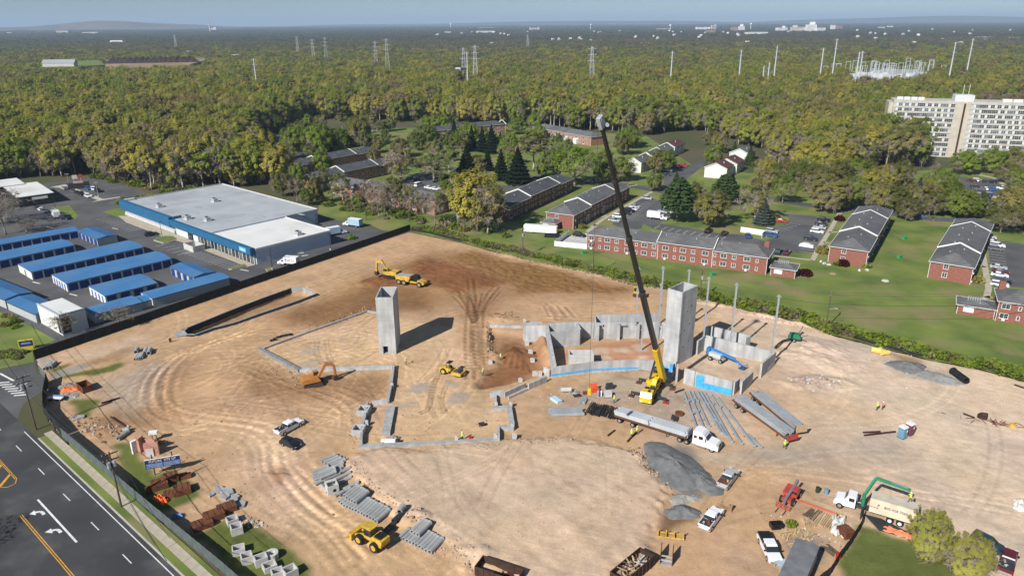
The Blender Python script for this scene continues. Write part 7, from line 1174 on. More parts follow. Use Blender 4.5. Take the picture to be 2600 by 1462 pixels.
# rusty steel
def rbox(label, p, hd, L, w, h, tilt=0.0):
    t = thing('rusty_steel_box', label, 'steel box', (p[0], p[1], ground_z(p)), hd, 'rusty steel boxes'); MB().box(0, 0, h-.08, L, w, .08).obj('top_plate', RUST, t)
    for s in (-1, 1): MB().box(0, s*(w/2-.05), 0, L-.02, .1, h-.085).obj('side_plate', RUST, t); MB().box(s*(L/2-.05), 0, 0, .08, w-.22, h-.085).obj('end_plate', RUSTD, t)
    for i in range(3): MB().box(-L/3+i*L/3, 0, h+.001, .12, w-.1, .06).obj('rib', RUST, t)
hR = head((-57.96,104.35), (-55.28,101.96))
for p, h_, L, w, h, lb in (((-60.31,104.37), .55, 2.6, 2.2, 1.1, 'rusty steel box left of the group under the site sign'), ((-59.13,106.23), .5, 2.3, 1.9, 1.2, 'rusty steel box behind the group under the site sign'), ((-55.77,102.86), .5, 2.6, 2.2, 1.1, 'rusty steel box right of the group under the site sign'), ((-57.60,101.90), .3, 1.8, 1.5, .7, 'low rusty steel box at the front of the group'), ((-60.95,103.46), 1.1, 2.6, .5, 1.3, 'rusty steel panel leaning by the group'), ((-56.99,107.07), .4, 1.8, 1.2, .6, 'low dark rusty frame behind the group'), ((-48.84,93.92), .62, 3.0, 1.9, .9, 'first rusty steel box of the row of three'), ((-47.76,95.95), .62, 3.0, 2.1, 1.1, 'middle rusty steel box of the row of three'), ((-46.45,97.93), .62, 2.8, 2.0, 1.0, 'last rusty steel box of the row of three')): rbox(lb, p, h_, L, w, h)
def skip(label, p, hd, L, w, h, mat, fill=None):
    t = thing('open_container', label, 'skip', (p[0], p[1], ground_z(p)+.05), hd); MB().box(0, 0, 0, L, w, .12).obj('floor', mat, t)
    for s in (-1, 1): MB().box(0, s*(w/2), 0, L+.1, .1, h).obj('side_panel', mat, t); MB().box(s*L/2, 0, 0, .1, w-.12, h).obj('end_panel', mat, t)
    for i in range(int(L/.9)):
        for s in (-1, 1): MB().box(-L/2+.5+i*.9, s*(w/2+.08), .05, .1, .1, h-.1).obj('rib', mat, t)
    if fill:
        for i in range(46): a = rnd.uniform(0, 3.14); l_ = rnd.uniform(.8, 2.2); x, y, z = rnd.uniform(-L/2+.9, L/2-.9), rnd.uniform(-w/2+.5, w/2-.5), h*rnd.uniform(.45, 1.0); MB().bar((x-math.cos(a)*l_/2, y-math.sin(a)*min(l_, w*.6)/2, z), (x+math.cos(a)*l_/2, y+math.sin(a)*min(l_, w*.6)/2, z+rnd.uniform(-.2, .35)), rnd.uniform(.08, .25), .07).obj('scrap_timber', rnd.choice((WOOD, WOOD, WOODD, CONC_L, RUST)), t)
        MB().box(0, 0, .12, L-.2, w-.2, h*.4).obj('rubble', M('rubble', (.35, .29, .22), .9, .3, 2), t)
    return t
skip('rusty skip near the gate corner beside an orange tarp', (-92.45,139.64), head((-94.51,141.36), (-90.94,138.16))+.0, 3.4, 2.0, 1.4, RUST); skip('dark open container at the bottom edge, left of centre', (-2.06,82.37), head((-3.46,83.56), (0.52,81.61)), 6.5, 2.5, 1.6, RUSTD); skip('container full of scrap timber at the bottom edge', (16.89,82.94), head((14.49,81.07), (19.02,85.55)), 7.0, 2.5, 1.7, RUSTD, True)
# ---------------------------------------------------------------- steel laid out before the crane
steel_bundle('bundle of flat grey beams left of the black pipes', mid((7.08,128.01), (14.45,128.35)), head((7.08,128.01), (14.45,128.35)), 6.6, 7, 2, .3, .28, GALV, ground_z((10.41,128.62)), gap=1.2, jit=.4)
for lb, a, b, n in (('left bundle of black pipes before the crane', (18.34,132.53), (15.84,125.99), 8), ('right bundle of black pipes before the crane', (21.11,131.36), (18.49,124.70), 9)):
    hd = head(a, b); t = thing('black_pipe_bundle', lb, 'pipe bundle', mid(a, b), hd); me = MB().cyl((-2.3, 0, 0), (2.3, 0, 0), .12, n=8).mesh('pipe', BLACKP)
    for i in range(n): part('pipe', me, t, (rnd.uniform(-.3, .3), (i-n/2)*.44, .3+rnd.uniform(0, .05)), rnd.gauss(0, .02))
    MB().box(-1.4, 0, 0, .15, n*.36, .14).box(1.4, 0, 0, .15, n*.36, .14).obj('dunnage', WOODD, t)
hl = [((36.24,136.51), (35.52,122.05)), ((37.33,136.73), (36.88,122.04)), ((38.14,136.72), (38.03,122.42)), ((39.06,136.71), (39.75,119.83)), ((39.75,136.70), (40.31,118.48)), ((40.50,136.45), (40.84,116.78)), ((41.57,135.24), (42.44,116.02)), ((42.62,134.05), (44.53,115.27)), ((44.69,119.39), (45.65,114.71))]
for i, (a, b) in enumerate(hl):
    hd = head(a, b); L = dist(a, b); t = thing('laid_steel_column', '%s long galvanised column laid on the ground, counted from the crane' % nth(i), 'steel column', (*mid(a, b), ground_z(mid(a, b))+.12), hd, 'laid galvanised columns'); MB().box(0, 0, 0, L, .34, .34).obj('post', GALV, t); MB().box(L/2, 0, -.05, .06, .6, .5).obj('base_plate', GALV, t); MB().box(-L*.2, .25, .1, .5, .3, .2).box(L*.15, -.25, .1, .5, .3, .2).obj('bracket', GALV, t); MB().box(-L*.3, 0, -.12, .15, .8, .12).box(L*.3, 0, -.12, .15, .8, .12).obj('dunnage', WOODD, t)
for a, b in (((35.86,131.84), (37.87,133.19)), ((35.74,127.00), (37.68,128.27))): solo('cross_arm', 'short cross piece between the laid columns, '+('lower' if a[1] < 129 else 'upper'), 'steel piece', MB().box(0, 0, .3, dist(a, b), .3, .3), GALV, mid(a, b), head(a, b))
steel_bundle('small black bundle beside the trailer load', (32.10,125.78), 1.2, 1.6, 6, 1, .2, .3, STEELD); solo('rebar_coil', 'rusty coil of wire among the laid columns', 'coil', MB().pipe((0, 0, 0), (0, 0, .5), .85, .4, 16), RUST, (33.40,127.46))
solo('insulation_sheet', 'pale blue insulation stack left of the pipe bundles', 'sheet stack', MB().box(0, 0, 0, 2.6, 1.3, .35).box(.05, 0, .355, 2.5, 1.25, .2), M('pale_blue_board', (.42, .58, .68), .7, .06), (9.04,133.34), head((8.21,134.75), (9.98,132.18))); steel_bundle('small bundle of short steel rails near the red toolbox', (14.66,132.94), 1.25, 2.2, 5, 2, .22, .15, GALV)
t = thing('tool_box', 'red steel toolbox with an open lid near the crane', 'toolbox', (17.50,137.15), .3); MB().box(0, 0, 0, 1.6, 1.0, .9).obj('body', M('toolbox_red', (.62, .09, .03), .5, .1), t); MB().bar((0, .5, .95), (0, .9, 1.6), 1.6, .08).obj('lid', M('toolbox_red2', (.62, .09, .03), .5, .1), t)
solo('generator', 'dark generator behind the red toolbox', 'generator', MB().box(0, 0, .3, 1.5, .9, .9, 0, 0, .95, .95).box(0, 0, 0, 1.7, .8, .3).cyl((.4, 0, 1.2), (.4, 0, 1.5), .07, n=8), STEELD, (20.81,138.57), .2); t = thing('white_tote', 'white cubic container beside the gas bottles', 'container', (20.01,135.06), .1); MB().box(0, 0, .15, 1.5, 1.2, 1.05, 0, 0, .97, .97).obj('tank', CONC_L, t); MB().box(0, 0, 0, 1.5, 1.2, .145).obj('pallet', WOODD, t)
for i in range(6): solo('gas_bottle', '%s gas bottle of the cluster by the white container' % nth(i), 'gas bottle', MB().cyl((0, 0, 0), (0, 0, 1.1), .13, n=8).cyl((0, 0, 1.1), (0, 0, 1.3), .13, .04, n=8), (GALV, PAINT['blue'], WHITEP)[i % 3], ((18.30,135.08)[0]+(i % 3-1)*.34, (18.30,135.08)[1]+(i//3)*.36), 0, 'gas bottles')
solo('fuel_tank', 'pale horizontal tank left of the toolbox', 'tank', MB().cyl((-1.1, 0, .6), (1.1, 0, .6), .5, n=12).box(-.7, 0, 0, .15, .8, .3).box(.7, 0, 0, .15, .8, .3), CONC_L, (11.35,137.09), .1, None, False); solo('rust_plate', 'rusty plate on the ground beside the toolbox', 'steel plate', MB().box(0, 0, .02, 1.7, 1.2, .06).box(.3, .1, .08, .9, .6, .1), RUSTD, (13.64,135.48), .3); solo('timber_crate', 'brown crate in front of the red toolbox', 'crate', MB().box(0, 0, 0, 1.3, .8, .5).box(0, 0, .501, 1.1, .6, .06), RUST, (15.55,136.21), .1)
t = thing('cable_heap', 'tangle of grey straps left of the toolbox', 'cable heap', (13.06,136.82)); m = MB()
for i in range(14): a = rnd.uniform(0, 6.28); m.tube([(math.cos(a+k*.5)*(.3+.16*k), math.sin(a+k*.5)*(.3+.12*k), .08+.05*(i % 4)) for k in range(6)], .05, 4)
m.obj('strap', GALV, t)
# gravel and sand heaps
def heap(label, p, rx, ry, h, hd, mat, seed, name='gravel_heap', rough=.2):
    rng = np.random.default_rng(seed); nr, na = 14, 40; ph = rng.random(6)*6.28; vs = []; fs = []
    for i in range(nr+1):
        q = i/nr
        for j in range(na):
            a = 2*math.pi*j/na; k = 1+.13*math.sin(2*a+ph[0])+.09*math.sin(3*a+ph[1])+.06*math.sin(5*a+ph[2])+.03*math.sin(9*a+ph[3]); z = h*max(0, 1-q)**.85*(1+rough*.4*math.sin(4*a+ph[4]+q*5))-.12*(i == nr)+rng.normal(0, .06)*(0 < i < nr)+ridge(q, a)*h
            vs.append((rx*q*k*math.cos(a), ry*q*k*math.sin(a), z))
    for i in range(nr):
        for j in range(na): fs.append((i*na+j, i*na+(j+1) % na, (i+1)*na+(j+1) % na, (i+1)*na+j))
    return solo(name, label, 'gravel heap', MB().add([(x, y, z) for x, y, z in vs], [f[::-1] if False else f for f in fs]), mat, (p[0], p[1], ground_z(p)-.05), hd, None, True)
def ridge(q, a): return .12*math.exp(-((q-.45)/.2)**2)*math.cos(3*a+1)
GRAV = M('grey_gravel', (.15, .152, .15), .95, .22, 1.0, .5, det=8, bscale=9); GRAVL = M('pale_gravel', (.27, .26, .24), .95, .2, 1.0, .5, det=8, bscale=9)
hg = head((25.42,113.45), (32.82,102.73)); heap('largest grey gravel heap in front of the semi truck', (28.46,109.35), 8.0, 5.2, 1.7, hg, GRAV, 1); heap('grey gravel heap joined to the largest one, near the pickup', (31.87,105.48), 4.8, 3.4, 1.1, hg, GRAV, 2); heap('pale low gravel heap below the largest heap', (28.18,100.15), 3.0, 1.5, .8, .1, GRAVL, 3); heap('small round dark gravel heap beside the puddle', (27.03,96.55), 3.4, 1.9, 1.1, -.1, GRAV, 4)
heap('grey gravel heap beside the sump at the right edge', (89.60,147.94), 4.8, 3.0, 1.2, -.5, GRAV, 5); heap('spread pale gravel heap near the black pipe', (93.68,142.42), 5.0, 3.0, .6, -.4, GRAVL, 6); heap('small sand heap on the front footing', (-22.61,118.98), 1.6, 1.2, .8, 0, GRAVL, 7, 'sand_heap'); heap('low rubble mound beside the gate corner', (-97.03,141.09), 3.6, 1.6, .8, .6, M('rubble_mound', (.24, .21, .18), .95, .35, 1.6, .6, bscale=5), 8, 'rubble_heap'); heap('rubble mound near the white boards', (-94.61,136.44), 2.6, 1.8, .5, .2, GRAVL, 9, 'rubble_heap')
# ---------------------------------------------------------------- signs, tarps, odds and ends near the road
NAVYB = M('sign_navy', (.02, .035, .11), .5, .1, 1); PALEB = M('sign_pale_blue', (.17, .24, .42), .5, .2, 2)
a, b = (-62.45,107.81), (-59.85,108.66); hd = head(a, b); t = thing('site_sign', 'navy site sign reading FUTURE SITE OF, on dark posts', 'sign', mid(a, b), hd); MB().box(0, 0, 1.5, 5.6, .12, 1.75).obj('board', NAVYB, t); MB().box(-1.35, -.075, 1.6, 2.6, .03, .85).obj('panel', PALEB, t); MB().box(1.4, -.075, 1.6, 2.6, .03, .85).obj('panel', PALEB, t)
for s in (-1.6, 1.6): MB().box(s, .14, -.2, .18, .14, 4.3).obj('post', RUSTD, t)
text3('FUTURE  SITE OF', t, (0, -.09, 2.84), .58, WHITEP); MB().box(0, 0, 3.25, 5.7, .2, .06).obj('top_rail', WHITEP, t)
PBR = M('pink_brick', (.48, .25, .19), .9, .2, 1.5, .2); t = thing('brick_monument', 'broken pink brick monument wall with white panels', 'monument', (-67.50,114.40), .0)
def mwall(a, b, th, h, mat, nm): o = t.location; MB().bar((a[0]-o.x, a[1]-o.y, h/2), (b[0]-o.x, b[1]-o.y, h/2), th, h).obj(nm, mat, t)
mwall((-69.85,114.42), (-69.25,115.28), .5, 2.6, WHITEP, 'white_pier'); mwall((-68.80,114.84), (-68.57,116.14), .5, 3.0, PBR, 'brick_pier'); mwall((-67.20,113.75), (-64.85,114.37), .6, 2.6, PBR, 'brick_wall'); mwall((-66.94,113.71), (-65.65,114.01), .7, 1.6, CONC_L, 'white_panel'); mwall((-69.90,116.38), (-65.93,115.67), .5, 2.4, PBR, 'brick_wall')
t = thing('fuel_pump_cabinet', 'white-topped cabinet on green legs behind the monument', 'cabinet', (-67.97,119.04), .2); MB().box(0, 0, 1.5, 1.5, .9, .5).obj('top', WHITEP, t); MB().box(-.4, 0, 0, .25, .5, 1.5).box(.3, 0, 0, .25, .5, 1.5).obj('leg', M('leg_green', (.3, .38, .12), .6), t)
solo('orange_valve', 'orange valve block behind the monument', 'valve', MB().box(0, 0, 0, 1.2, .5, .4).cyl((0, 0, .4), (0, 0, .9), .25, n=10).cyl((-.5, 0, .5), (.5, 0, .5), .15, n=8), ORNG, (-66.27,117.89), .4)
def tarp(label, p, L, w, h, mat, hd=0.0, seed=1, name='tarp'):
    rng = np.random.default_rng(seed); n = 12; Z_ = rng.random((n+1, n+1))*h; Z_[0, :] = Z_[-1, :] = Z_[:, 0] = Z_[:, -1] = .02; m = MB(); vs = [((i/n-.5)*L*(1+.15*math.sin(j)), (j/n-.5)*w*(1+.15*math.sin(i*1.3)), Z_[i, j]+.05) for i in range(n+1) for j in range(n+1)]
    m.add(vs, [(i*(n+1)+j, (i+1)*(n+1)+j, (i+1)*(n+1)+j+1, i*(n+1)+j+1) for i in range(n) for j in range(n)]); return solo(name, label, 'tarp', m, mat, (p[0], p[1], ground_z(p)), hd, None, True)
tarp('crumpled orange tarp beside the rusty skip', (-95.55,139.47), 3.2, 1.7, .7, ORANGE_TARP, .4, 1); tarp('crumpled orange tarp under the rusty steel boxes', (-58.41,100.67), 2.8, 1.3, .7, ORANGE_TARP, -.6, 2); tarp('orange tarp on the black mat by the cream container', (59.28,91.25), 4.2, 1.6, .35, M('salmon_tarp', (.80, .25, .12), .6, .15, 1.5, .4), -.55, 3)
tarp('white plastic sheet over stacked boards', (50.52,92.81), 4.6, 1.9, 1.0, M('plastic_sheet', (.58, .57, .55), .4, .15, 1.5, .4), 1.15, 4); tarp('white plastic sheet cut by the right edge', (82.26,97.46), 3.4, 2.4, .6, M('plastic_sheet2', (.66, .64, .60), .4, .15, 1.5, .4), 1.0, 5); tarp('crumpled blue tarp by the fence', (-53.76,96.38), 1.6, 1.1, .5, M('blue_tarp', (.10, .22, .45), .5, .2, 2, .3), .3, 6); tarp('heap of dark plastic near the left footing', (-57.54,167.38), 4.0, .9, .5, LINER, .5, 7); tarp('small heap of dark plastic left of the footing', (-59.57,164.87), 1.6, .9, .5, LINER, .6, 8)
t = thing('boards_on_trestle', 'blue and white boards on a trestle inside the gate corner', 'boards', (-95.99,134.97), -.1); MB().box(0, .45, .8, 3.2, .5, .12).obj('blue_board', PALEB, t); MB().box(.1, -.25, .7, 3.2, .8, .15).obj('white_board', WHITEP, t); MB().box(-1.2, 0, 0, .2, 1.2, .7).box(1.2, 0, 0, .2, 1.2, .7).obj('trestle', WOODD, t)
t = thing('yellow_sign', 'yellow-framed sign on the lawn by the storage units', 'sign', (-118.05,160.55), .35); MB().box(0, 0, .9, 3.0, .25, 1.5).obj('board', NAVYB, t); MB().box(0, 0, 2.4, 3.2, .35, .16).box(-1.55, 0, .5, .14, .3, 1.9).box(1.55, 0, .5, .14, .3, 1.9).obj('frame', M('sign_yellow', (.70, .52, .02), .5, .05), t); MB().box(0, 0, 0, 2.6, .2, .9).obj('plinth', M('sign_plinth', (.5, .42, .05), .6), t); MB().box(0, -.14, 1.5, 2.0, .03, .4).obj('white_panel', PALEB, t)
# stone rubble: heavy kerb blocks by the rusty boxes
for i, (p, s) in enumerate((((-49.90,103.34), 1.4), ((-48.08,102.60), 1.6), ((-48.06,101.35), 1.5), ((-46.25,101.16), 1.1), ((-46.31,100.11), 1.2), ((-44.60,99.23), 1.3), ((-50.49,102.00), .9), ((-88.39,127.62), .7), ((-87.00,127.60), 1.2))): solo('broken_slab', '%s broken concrete slab of the rubble by the earth road' % nth(i), 'concrete slab', MB().prism([(math.cos(k*1.26+i)*s*rnd.uniform(.7, 1), math.sin(k*1.26+i)*s*.7*rnd.uniform(.7, 1)) for k in range(5)], 0, .35), CONC_D, (*p, ground_z(p)), rnd.random()*3, 'broken slabs')
def plank_pile(label, p, hd, L, n, layers, mat=None, w=.24, name='lumber_pile', splay=.02):
    t = thing(name, label, 'lumber', (p[0], p[1], ground_z(p)+.02), hd)
    me = MB().box(0, 0, 0, L, w, .1).mesh('plank', mat or WOOD)
    for k in range(layers):
        for i in range(n): part('plank', me, t, (rnd.uniform(-.2, .2), (i-(n-1)/2)*w*1.25, k*.115), rnd.gauss(0, splay))
    return t
hl_ = head((48.11,99.31), (52.10,96.31)); plank_pile('long boards with a red edge behind the lumber stack', (50.13,97.79), hl_, 6.0, 4, 2); plank_pile('red-stained board along the lumber stack', (49.27,97.50), hl_, 6.2, 1, 2, M('red_board', (.5, .12, .08), .7)); plank_pile('largest lumber stack beside the plastic sheet', (49.16,94.07), hl_+1.5, 3.4, 7, 3, splay=.01); plank_pile('lumber stack with a ladder on it', (47.91,94.78), hl_+1.45, 3.2, 4, 3, splay=.02); plank_pile('lumber left of the ladder stack', (47.51,96.07), hl_+1.3, 2.6, 4, 2, WOODD, splay=.15)
for i, (p, n, lb) in enumerate((((41.63,91.15), 6, 'loose pile of short planks above the white pickup'), ((44.35,91.13), 9, 'heap of broken pallets right of the short planks'), ((46.18,93.82), 6, 'scattered offcuts beside the ladder stack'), ((46.98,87.50), 5, 'boards standing by the site office corner'))): plank_pile(lb, p, .6+i*.5, 2.0, n, 3, rnd.choice((WOOD, WOODD)), .2, splay=.35)
t = thing('ladder', 'timber ladder lying on the lumber', 'ladder', (*(47.84,95.06), .55), hl_+1.45); MB().box(0, .25, 0, 3.4, .07, .08).box(0, -.25, 0, 3.4, .07, .08).obj('rail', WOODD, t); me = MB().box(0, 0, .01, .06, .5, .05).mesh('rung', WOODD); [part('rung', me, t, (-1.5+i*.36, 0, 0)) for i in range(9)]
for p, lb in (((42.12,88.43), 'single pallet near the site office'), ((44.09,88.41), 'small pallet of blocks near the site office')):
    t = thing('pallet', lb, 'pallet', p, .15); me = MB().box(0, 0, .1, 1.5, .14, .03).mesh('slat', WOOD); [part('slat', me, t, (0, -.6+i*.2, 0)) for i in range(7)]; MB().box(-.6, 0, 0, .1, 1.3, .1).box(0, 0, 0, .1, 1.3, .1).box(.6, 0, 0, .1, 1.3, .1).obj('bearer', WOODD, t)
for p, mt, lb in (((50.87,101.75), M('dark_green_barrel', (.03, .045, .03), .6), 'dark green barrel by the telehandler'), ((52.11,101.27), M('blue_barrel', (.16, .26, .33), .6), 'blue-grey barrel with a yellow lid')): solo('barrel', lb, 'barrel', MB().cyl((0, 0, 0), (0, 0, .95), .36, n=14).cyl((0, 0, .3), (0, 0, .36), .38, n=14).cyl((0, 0, .95), (0, 0, 1.0), .3, n=12), mt, p)
skip('black bin with timber by the lumber yard', (40.82,92.78), .1, 1.7, 1.1, .8, BLACKP); solo('rusty_bin', 'rusty steel bin at the black fence', 'bin', MB().box(0, 0, 0, 1.6, 1.9, 1.2, 0, 0, 1.08, 1.08).box(0, 0, 1.201, 1.3, 1.6, .1), RUST, (50.78,90.93), .3)
solo('red_drum', 'red drum lying by the black fence', 'drum', MB().cyl((-.5, 0, .35), (.5, 0, .35), .35, n=12), M('red_plastic', (.5, .02, .02), .5), (47.63,86.02), 1.0); solo('green_bush_pot', 'green potted bush by the lumber', 'plant', MB().cyl((0, 0, 0), (0, 0, .4), .3, .36, n=10), RUSTD, (43.14,92.89)); o = COL.objects[-1]; part('foliage', shrub(77, 160, TINT['G'], .3, .8), o, (0, 0, .3))
t = thing('site_office', 'grey-roofed site office trailer at the lower edge', 'office', (39.87,81.66), head((37.09,78.85), (41.92,85.83))); MB().box(0, 0, .5, 9.5, 3.0, 2.5).obj('wall', M('office_wall', (.45, .46, .47), .6, .06), t); MB().box(0, 0, 3.0, 9.8, 3.3, .12).obj('roof', M('office_roof', (.16, .165, .17), .8, .2, .6), t); MB().box(2.5, 1.53, 1.3, 1.2, .06, .9).obj('window', GLASS, t); MB().box(3.2, 1.53, .5, .9, .08, 2.0).obj('door', STEELD, t); MB().box(4.9, .9, 1.0, .5, .9, .9).obj('air_conditioner', WHITEP, t)
solo('solar_table', 'pale blue panel table left of the site office', 'table', MB().box(0, 0, .9, 1.8, 1.4, .08).box(-.8, -.6, 0, .07, .07, .9).box(.8, -.6, 0, .07, .07, .9).box(.8, .6, 0, .07, .07, .9).box(-.8, .6, 0, .07, .07, .9), M('panel_blue', (.38, .47, .55), .4), (38.61,83.85), .3)
sheet('rubber_mat', [(55.85,95.84), (58.11,94.68), (59.12,93.41), (60.64,91.50), (59.64,90.06), (56.38,91.81)], .12, M('black_mat', (.03, .034, .034), .8, .2), 'black ground mat under the cream container truck')
# portable toilets
for i, (p, mt, lb) in enumerate((((73.48,118.47), M('toilet_blue', (.12, .26, .36), .5, .1), 'blue portable toilet at the end of the haul road'), ((75.37,119.60), M('toilet_maroon', (.17, .05, .055), .5, .1), 'maroon portable toilet beside the blue one'))):
    t = thing('portable_toilet', lb, 'portable toilet', p, .5); MB().box(0, 0, .1, 1.25, 1.25, 2.1, 0, 0, .96, .96).obj('cabin', mt, t); MB().box(0, 0, 2.2, 1.25, 1.25, .3, 0, 0, .8, .8).obj('roof', WHITEP, t); MB().box(.0, -.64, .25, .8, .05, 1.8).obj('door', mt, t); MB().box(.2, -.67, 1.4, .3, .03, .4).obj('notice', WHITEP, t); MB().box(0, 0, 0, 1.3, 1.3, .1).obj('skid', STEELD, t)
for i, (a, b, lb) in enumerate((((66.58,119.05), (73.16,120.29), 'long rusty beam left of the portable toilets'), ((66.85,120.03), (70.26,120.32), 'shorter rusty beam left of the portable toilets'), ((90.02,126.86), (91.25,125.22), 'rusty plate on the pale earth at the right'), ((107.96,138.77), (109.10,137.28), 'dark timber at the right edge'), ((-80.80,127.77), (-75.32,123.47), 'rusty rail lying by the grey hardstanding'), ((-85.58,133.28), (-82.91,135.61), 'dark cable drum plank by the grass patch'), ((34.41,136.39), (36.64,137.78), 'brown beam beside the crane outrigger'), ((21.45,117.39), (23.60,120.62), 'dark plank by the two workers'), ((18.05,119.52), (19.65,121.45), 'rusty bar on the earth bank'), ((-6.09,131.60), (-4.06,132.05), 'pale plank leaning on the footing'))): solo('steel_beam' if i < 7 else 'loose_plank', lb, 'beam', MB().box(0, 0, .02, dist(a, b), .3, .22).box(0, 0, .24, dist(a, b), .12, .1), RUSTD if i < 9 else WOOD, (*mid(a, b), ground_z(mid(a, b))), head(a, b))
t = thing('rebar_scrap', 'tangle of rusty reinforcing steel at the right', 'scrap', (*(93.78,123.43), .05)); m = MB()
for i in range(40): a = rnd.uniform(0, 3.14); x, y = rnd.gauss(0, 2.4), rnd.gauss(0, .8); l_ = rnd.uniform(.6, 1.8); m.bar((x-math.cos(a)*l_/2-y, y-math.sin(a)*l_/2-x*.25, rnd.uniform(.02, .4)), (x+math.cos(a)*l_/2-y, y+math.sin(a)*l_/2-x*.25, rnd.uniform(.02, .5)), .06, .06)
tag(m.obj('bars', RUST, t), None, None, None, 'stuff'); solo('rebar_bundle', 'dark heap of wire left of the scrap steel', 'wire heap', MB().pipe((0, 0, 0), (0, 0, .6), .9, .35, 14).pipe((.5, .3, .2), (.5, .5, .8), .7, .4, 12), RUSTD, (92.90,125.38)); solo('yellow_buoy', 'yellow drum at the right edge of the site', 'drum', MB().cyl((0, 0, 0), (0, 0, .7), .7, .45, n=14), YEL, (96.65,122.02))
for i, (p, r_) in enumerate((((86.09,155.59), .65), ((86.94,155.07), .5), ((87.65,154.30), .55), ((86.88,156.09), .5))): solo('hose_coil', '%s yellow bagged roll by the haul road' % nth(i), 'roll', MB().cyl((-1.0, 0, r_), (1.0, 0, r_), r_, n=12).cyl((1.0, 0, r_), (1.15, 0, r_), r_, r_*.5, n=12), M('yellow_bag', (.72, .50, .14), .7, .15, 2), p, -.4+i*.3, 'yellow rolls')
t = thing('spreader_frame', 'yellow spreader frame beside the puddle', 'frame', mid((22.76,91.04), (25.28,90.52)), head((22.76,91.04), (25.28,90.52))); MB().box(0, .55, .2, 4.0, .12, .14).box(0, -.55, .2, 4.0, .12, .14).obj('rail', YEL, t)
for x in (-1.9, -.7, .5, 1.9): MB().box(x, 0, .1, .14, 1.2, .4).obj('cross_member', YEL, t); MB().box(x, 0, .5, .12, .12, .7).obj('upright', YEL, t)
t = thing('trench_box', 'dark steel trench box standing open beside the scrap container', 'trench box', (22.40,85.86), head((21.59,85.86), (22.93,85.51))); MB().box(-.85, 0, 0, .12, 2.4, 1.9).box(.85, 0, 0, .12, 2.4, 1.9).obj('side_panel', RUSTD, t); MB().box(0, -1.0, .5, 1.6, .14, .3).box(0, -1.0, 1.3, 1.6, .14, .2).obj('spreader', GALV, t); MB().box(0, -1.1, .05, 1.6, .5, .1).obj('plate', GALV, t)
solo('loader_bucket', 'tan spare bucket beside the white pickup', 'bucket', MB().side([(-.7, 0), (-.9, .9), (-.3, 1.2), (-.2, .4), (.8, .0)], -1.1, 1.1).box(-.6, .7, .9, .4, .2, .3).box(-.6, -.7, .9, .4, .2, .3), M('worn_tan', (.30, .20, .11), .8, .3), (34.60,97.83), .9)
solo('wheelbarrow', 'grey wheelbarrow among the inner slab area', 'wheelbarrow', MB().box(0, 0, .35, 1.0, .7, .35, 0, 0, 1.2, 1.2).cyl((.8, -.06, .2), (.8, .06, .2), .2, n=10).bar((-.4, .3, .3), (-1.1, .3, .55), .05, .05).bar((-.4, -.3, .3), (-1.1, -.3, .55), .05, .05), STEELD, (*(-6.11,123.48), ground_z((-6.11,123.48))), .3); solo('red_can', 'red fuel can near the kneeling worker', 'can', MB().box(0, 0, 0, .6, .5, .5, 0, 0, .8, .8).cyl((.2, 0, .5), (.3, 0, .7), .06, n=6), M('can_red', (.5, .03, .03), .5), (-8.12,119.07), .3)
t = thing('formwork_stack', 'white formwork boards beside the sand heap', 'boards', (-22.82,117.52), -.05); MB().box(0, 0, .3, 2.6, .7, .5).obj('white_board', WHITEP, t); MB().box(1.1, 0, .3, .6, .75, .55).obj('grey_board', STEELD, t); MB().box(-1.7, .2, .3, .6, .6, .35).obj('end_board', WHITEP, t)
for i, p in enumerate(((-26.02,139.34), (-28.60,123.90), (-10.65,117.90), (-3.32,118.61), (-3.40,130.77), (-0.06,121.99), (-0.42,130.73))): solo('anchor_block', '%s small concrete block capping the footings' % nth(i), 'concrete block', MB().box(0, 0, 0, .6, .6, 1.15).box(0, 0, 1.15, .3, .3, .1), CONC_L, (*p, 0), .1)
for p, lb in (((24.45,235.11), 'green utility box on the lawn by the long block'), ((141.14,249.90), 'far green utility box on the striped lawn'), ((128.35,228.05), 'near green utility box on the striped lawn'), ((62.18,211.81), 'green utility post at the long block'), ((8.53,278.60), 'green utility box beside the white container')): solo('utility_box', lb, 'utility box', MB().box(0, 0, 0, 1.4, 1.0, .8).box(0, 0, .8, 1.5, 1.1, .08), M('utility_green', (.02, .30, .10), .6, .1), p, .5)
for i, p in enumerate(((102.10,221.16), (101.26,222.52), (101.03,224.56), (109.38,215.57), (111.85,215.73))): solo('garden_stone', '%s pale garden stone before the brick end wall' % nth(i), 'stone', MB().box(0, 0, 0, 1.3, .7, .5, 0, .4*i, .6, .6), CONC_L, p)
solo('stump_planter', 'tan flower bed ring on the lawn', 'planter', MB().cyl((0, 0, 0), (0, 0, .3), 1.0, .8, n=14), M('mulch', (.30, .20, .12), .9), (99.86,212.61)); solo('manhole_cover', 'pale concrete cover on the far lawn', 'cover', MB().cyl((0, 0, 0), (0, 0, .25), 1.1, .9, n=14), CONC_L, (112.84,205.80))
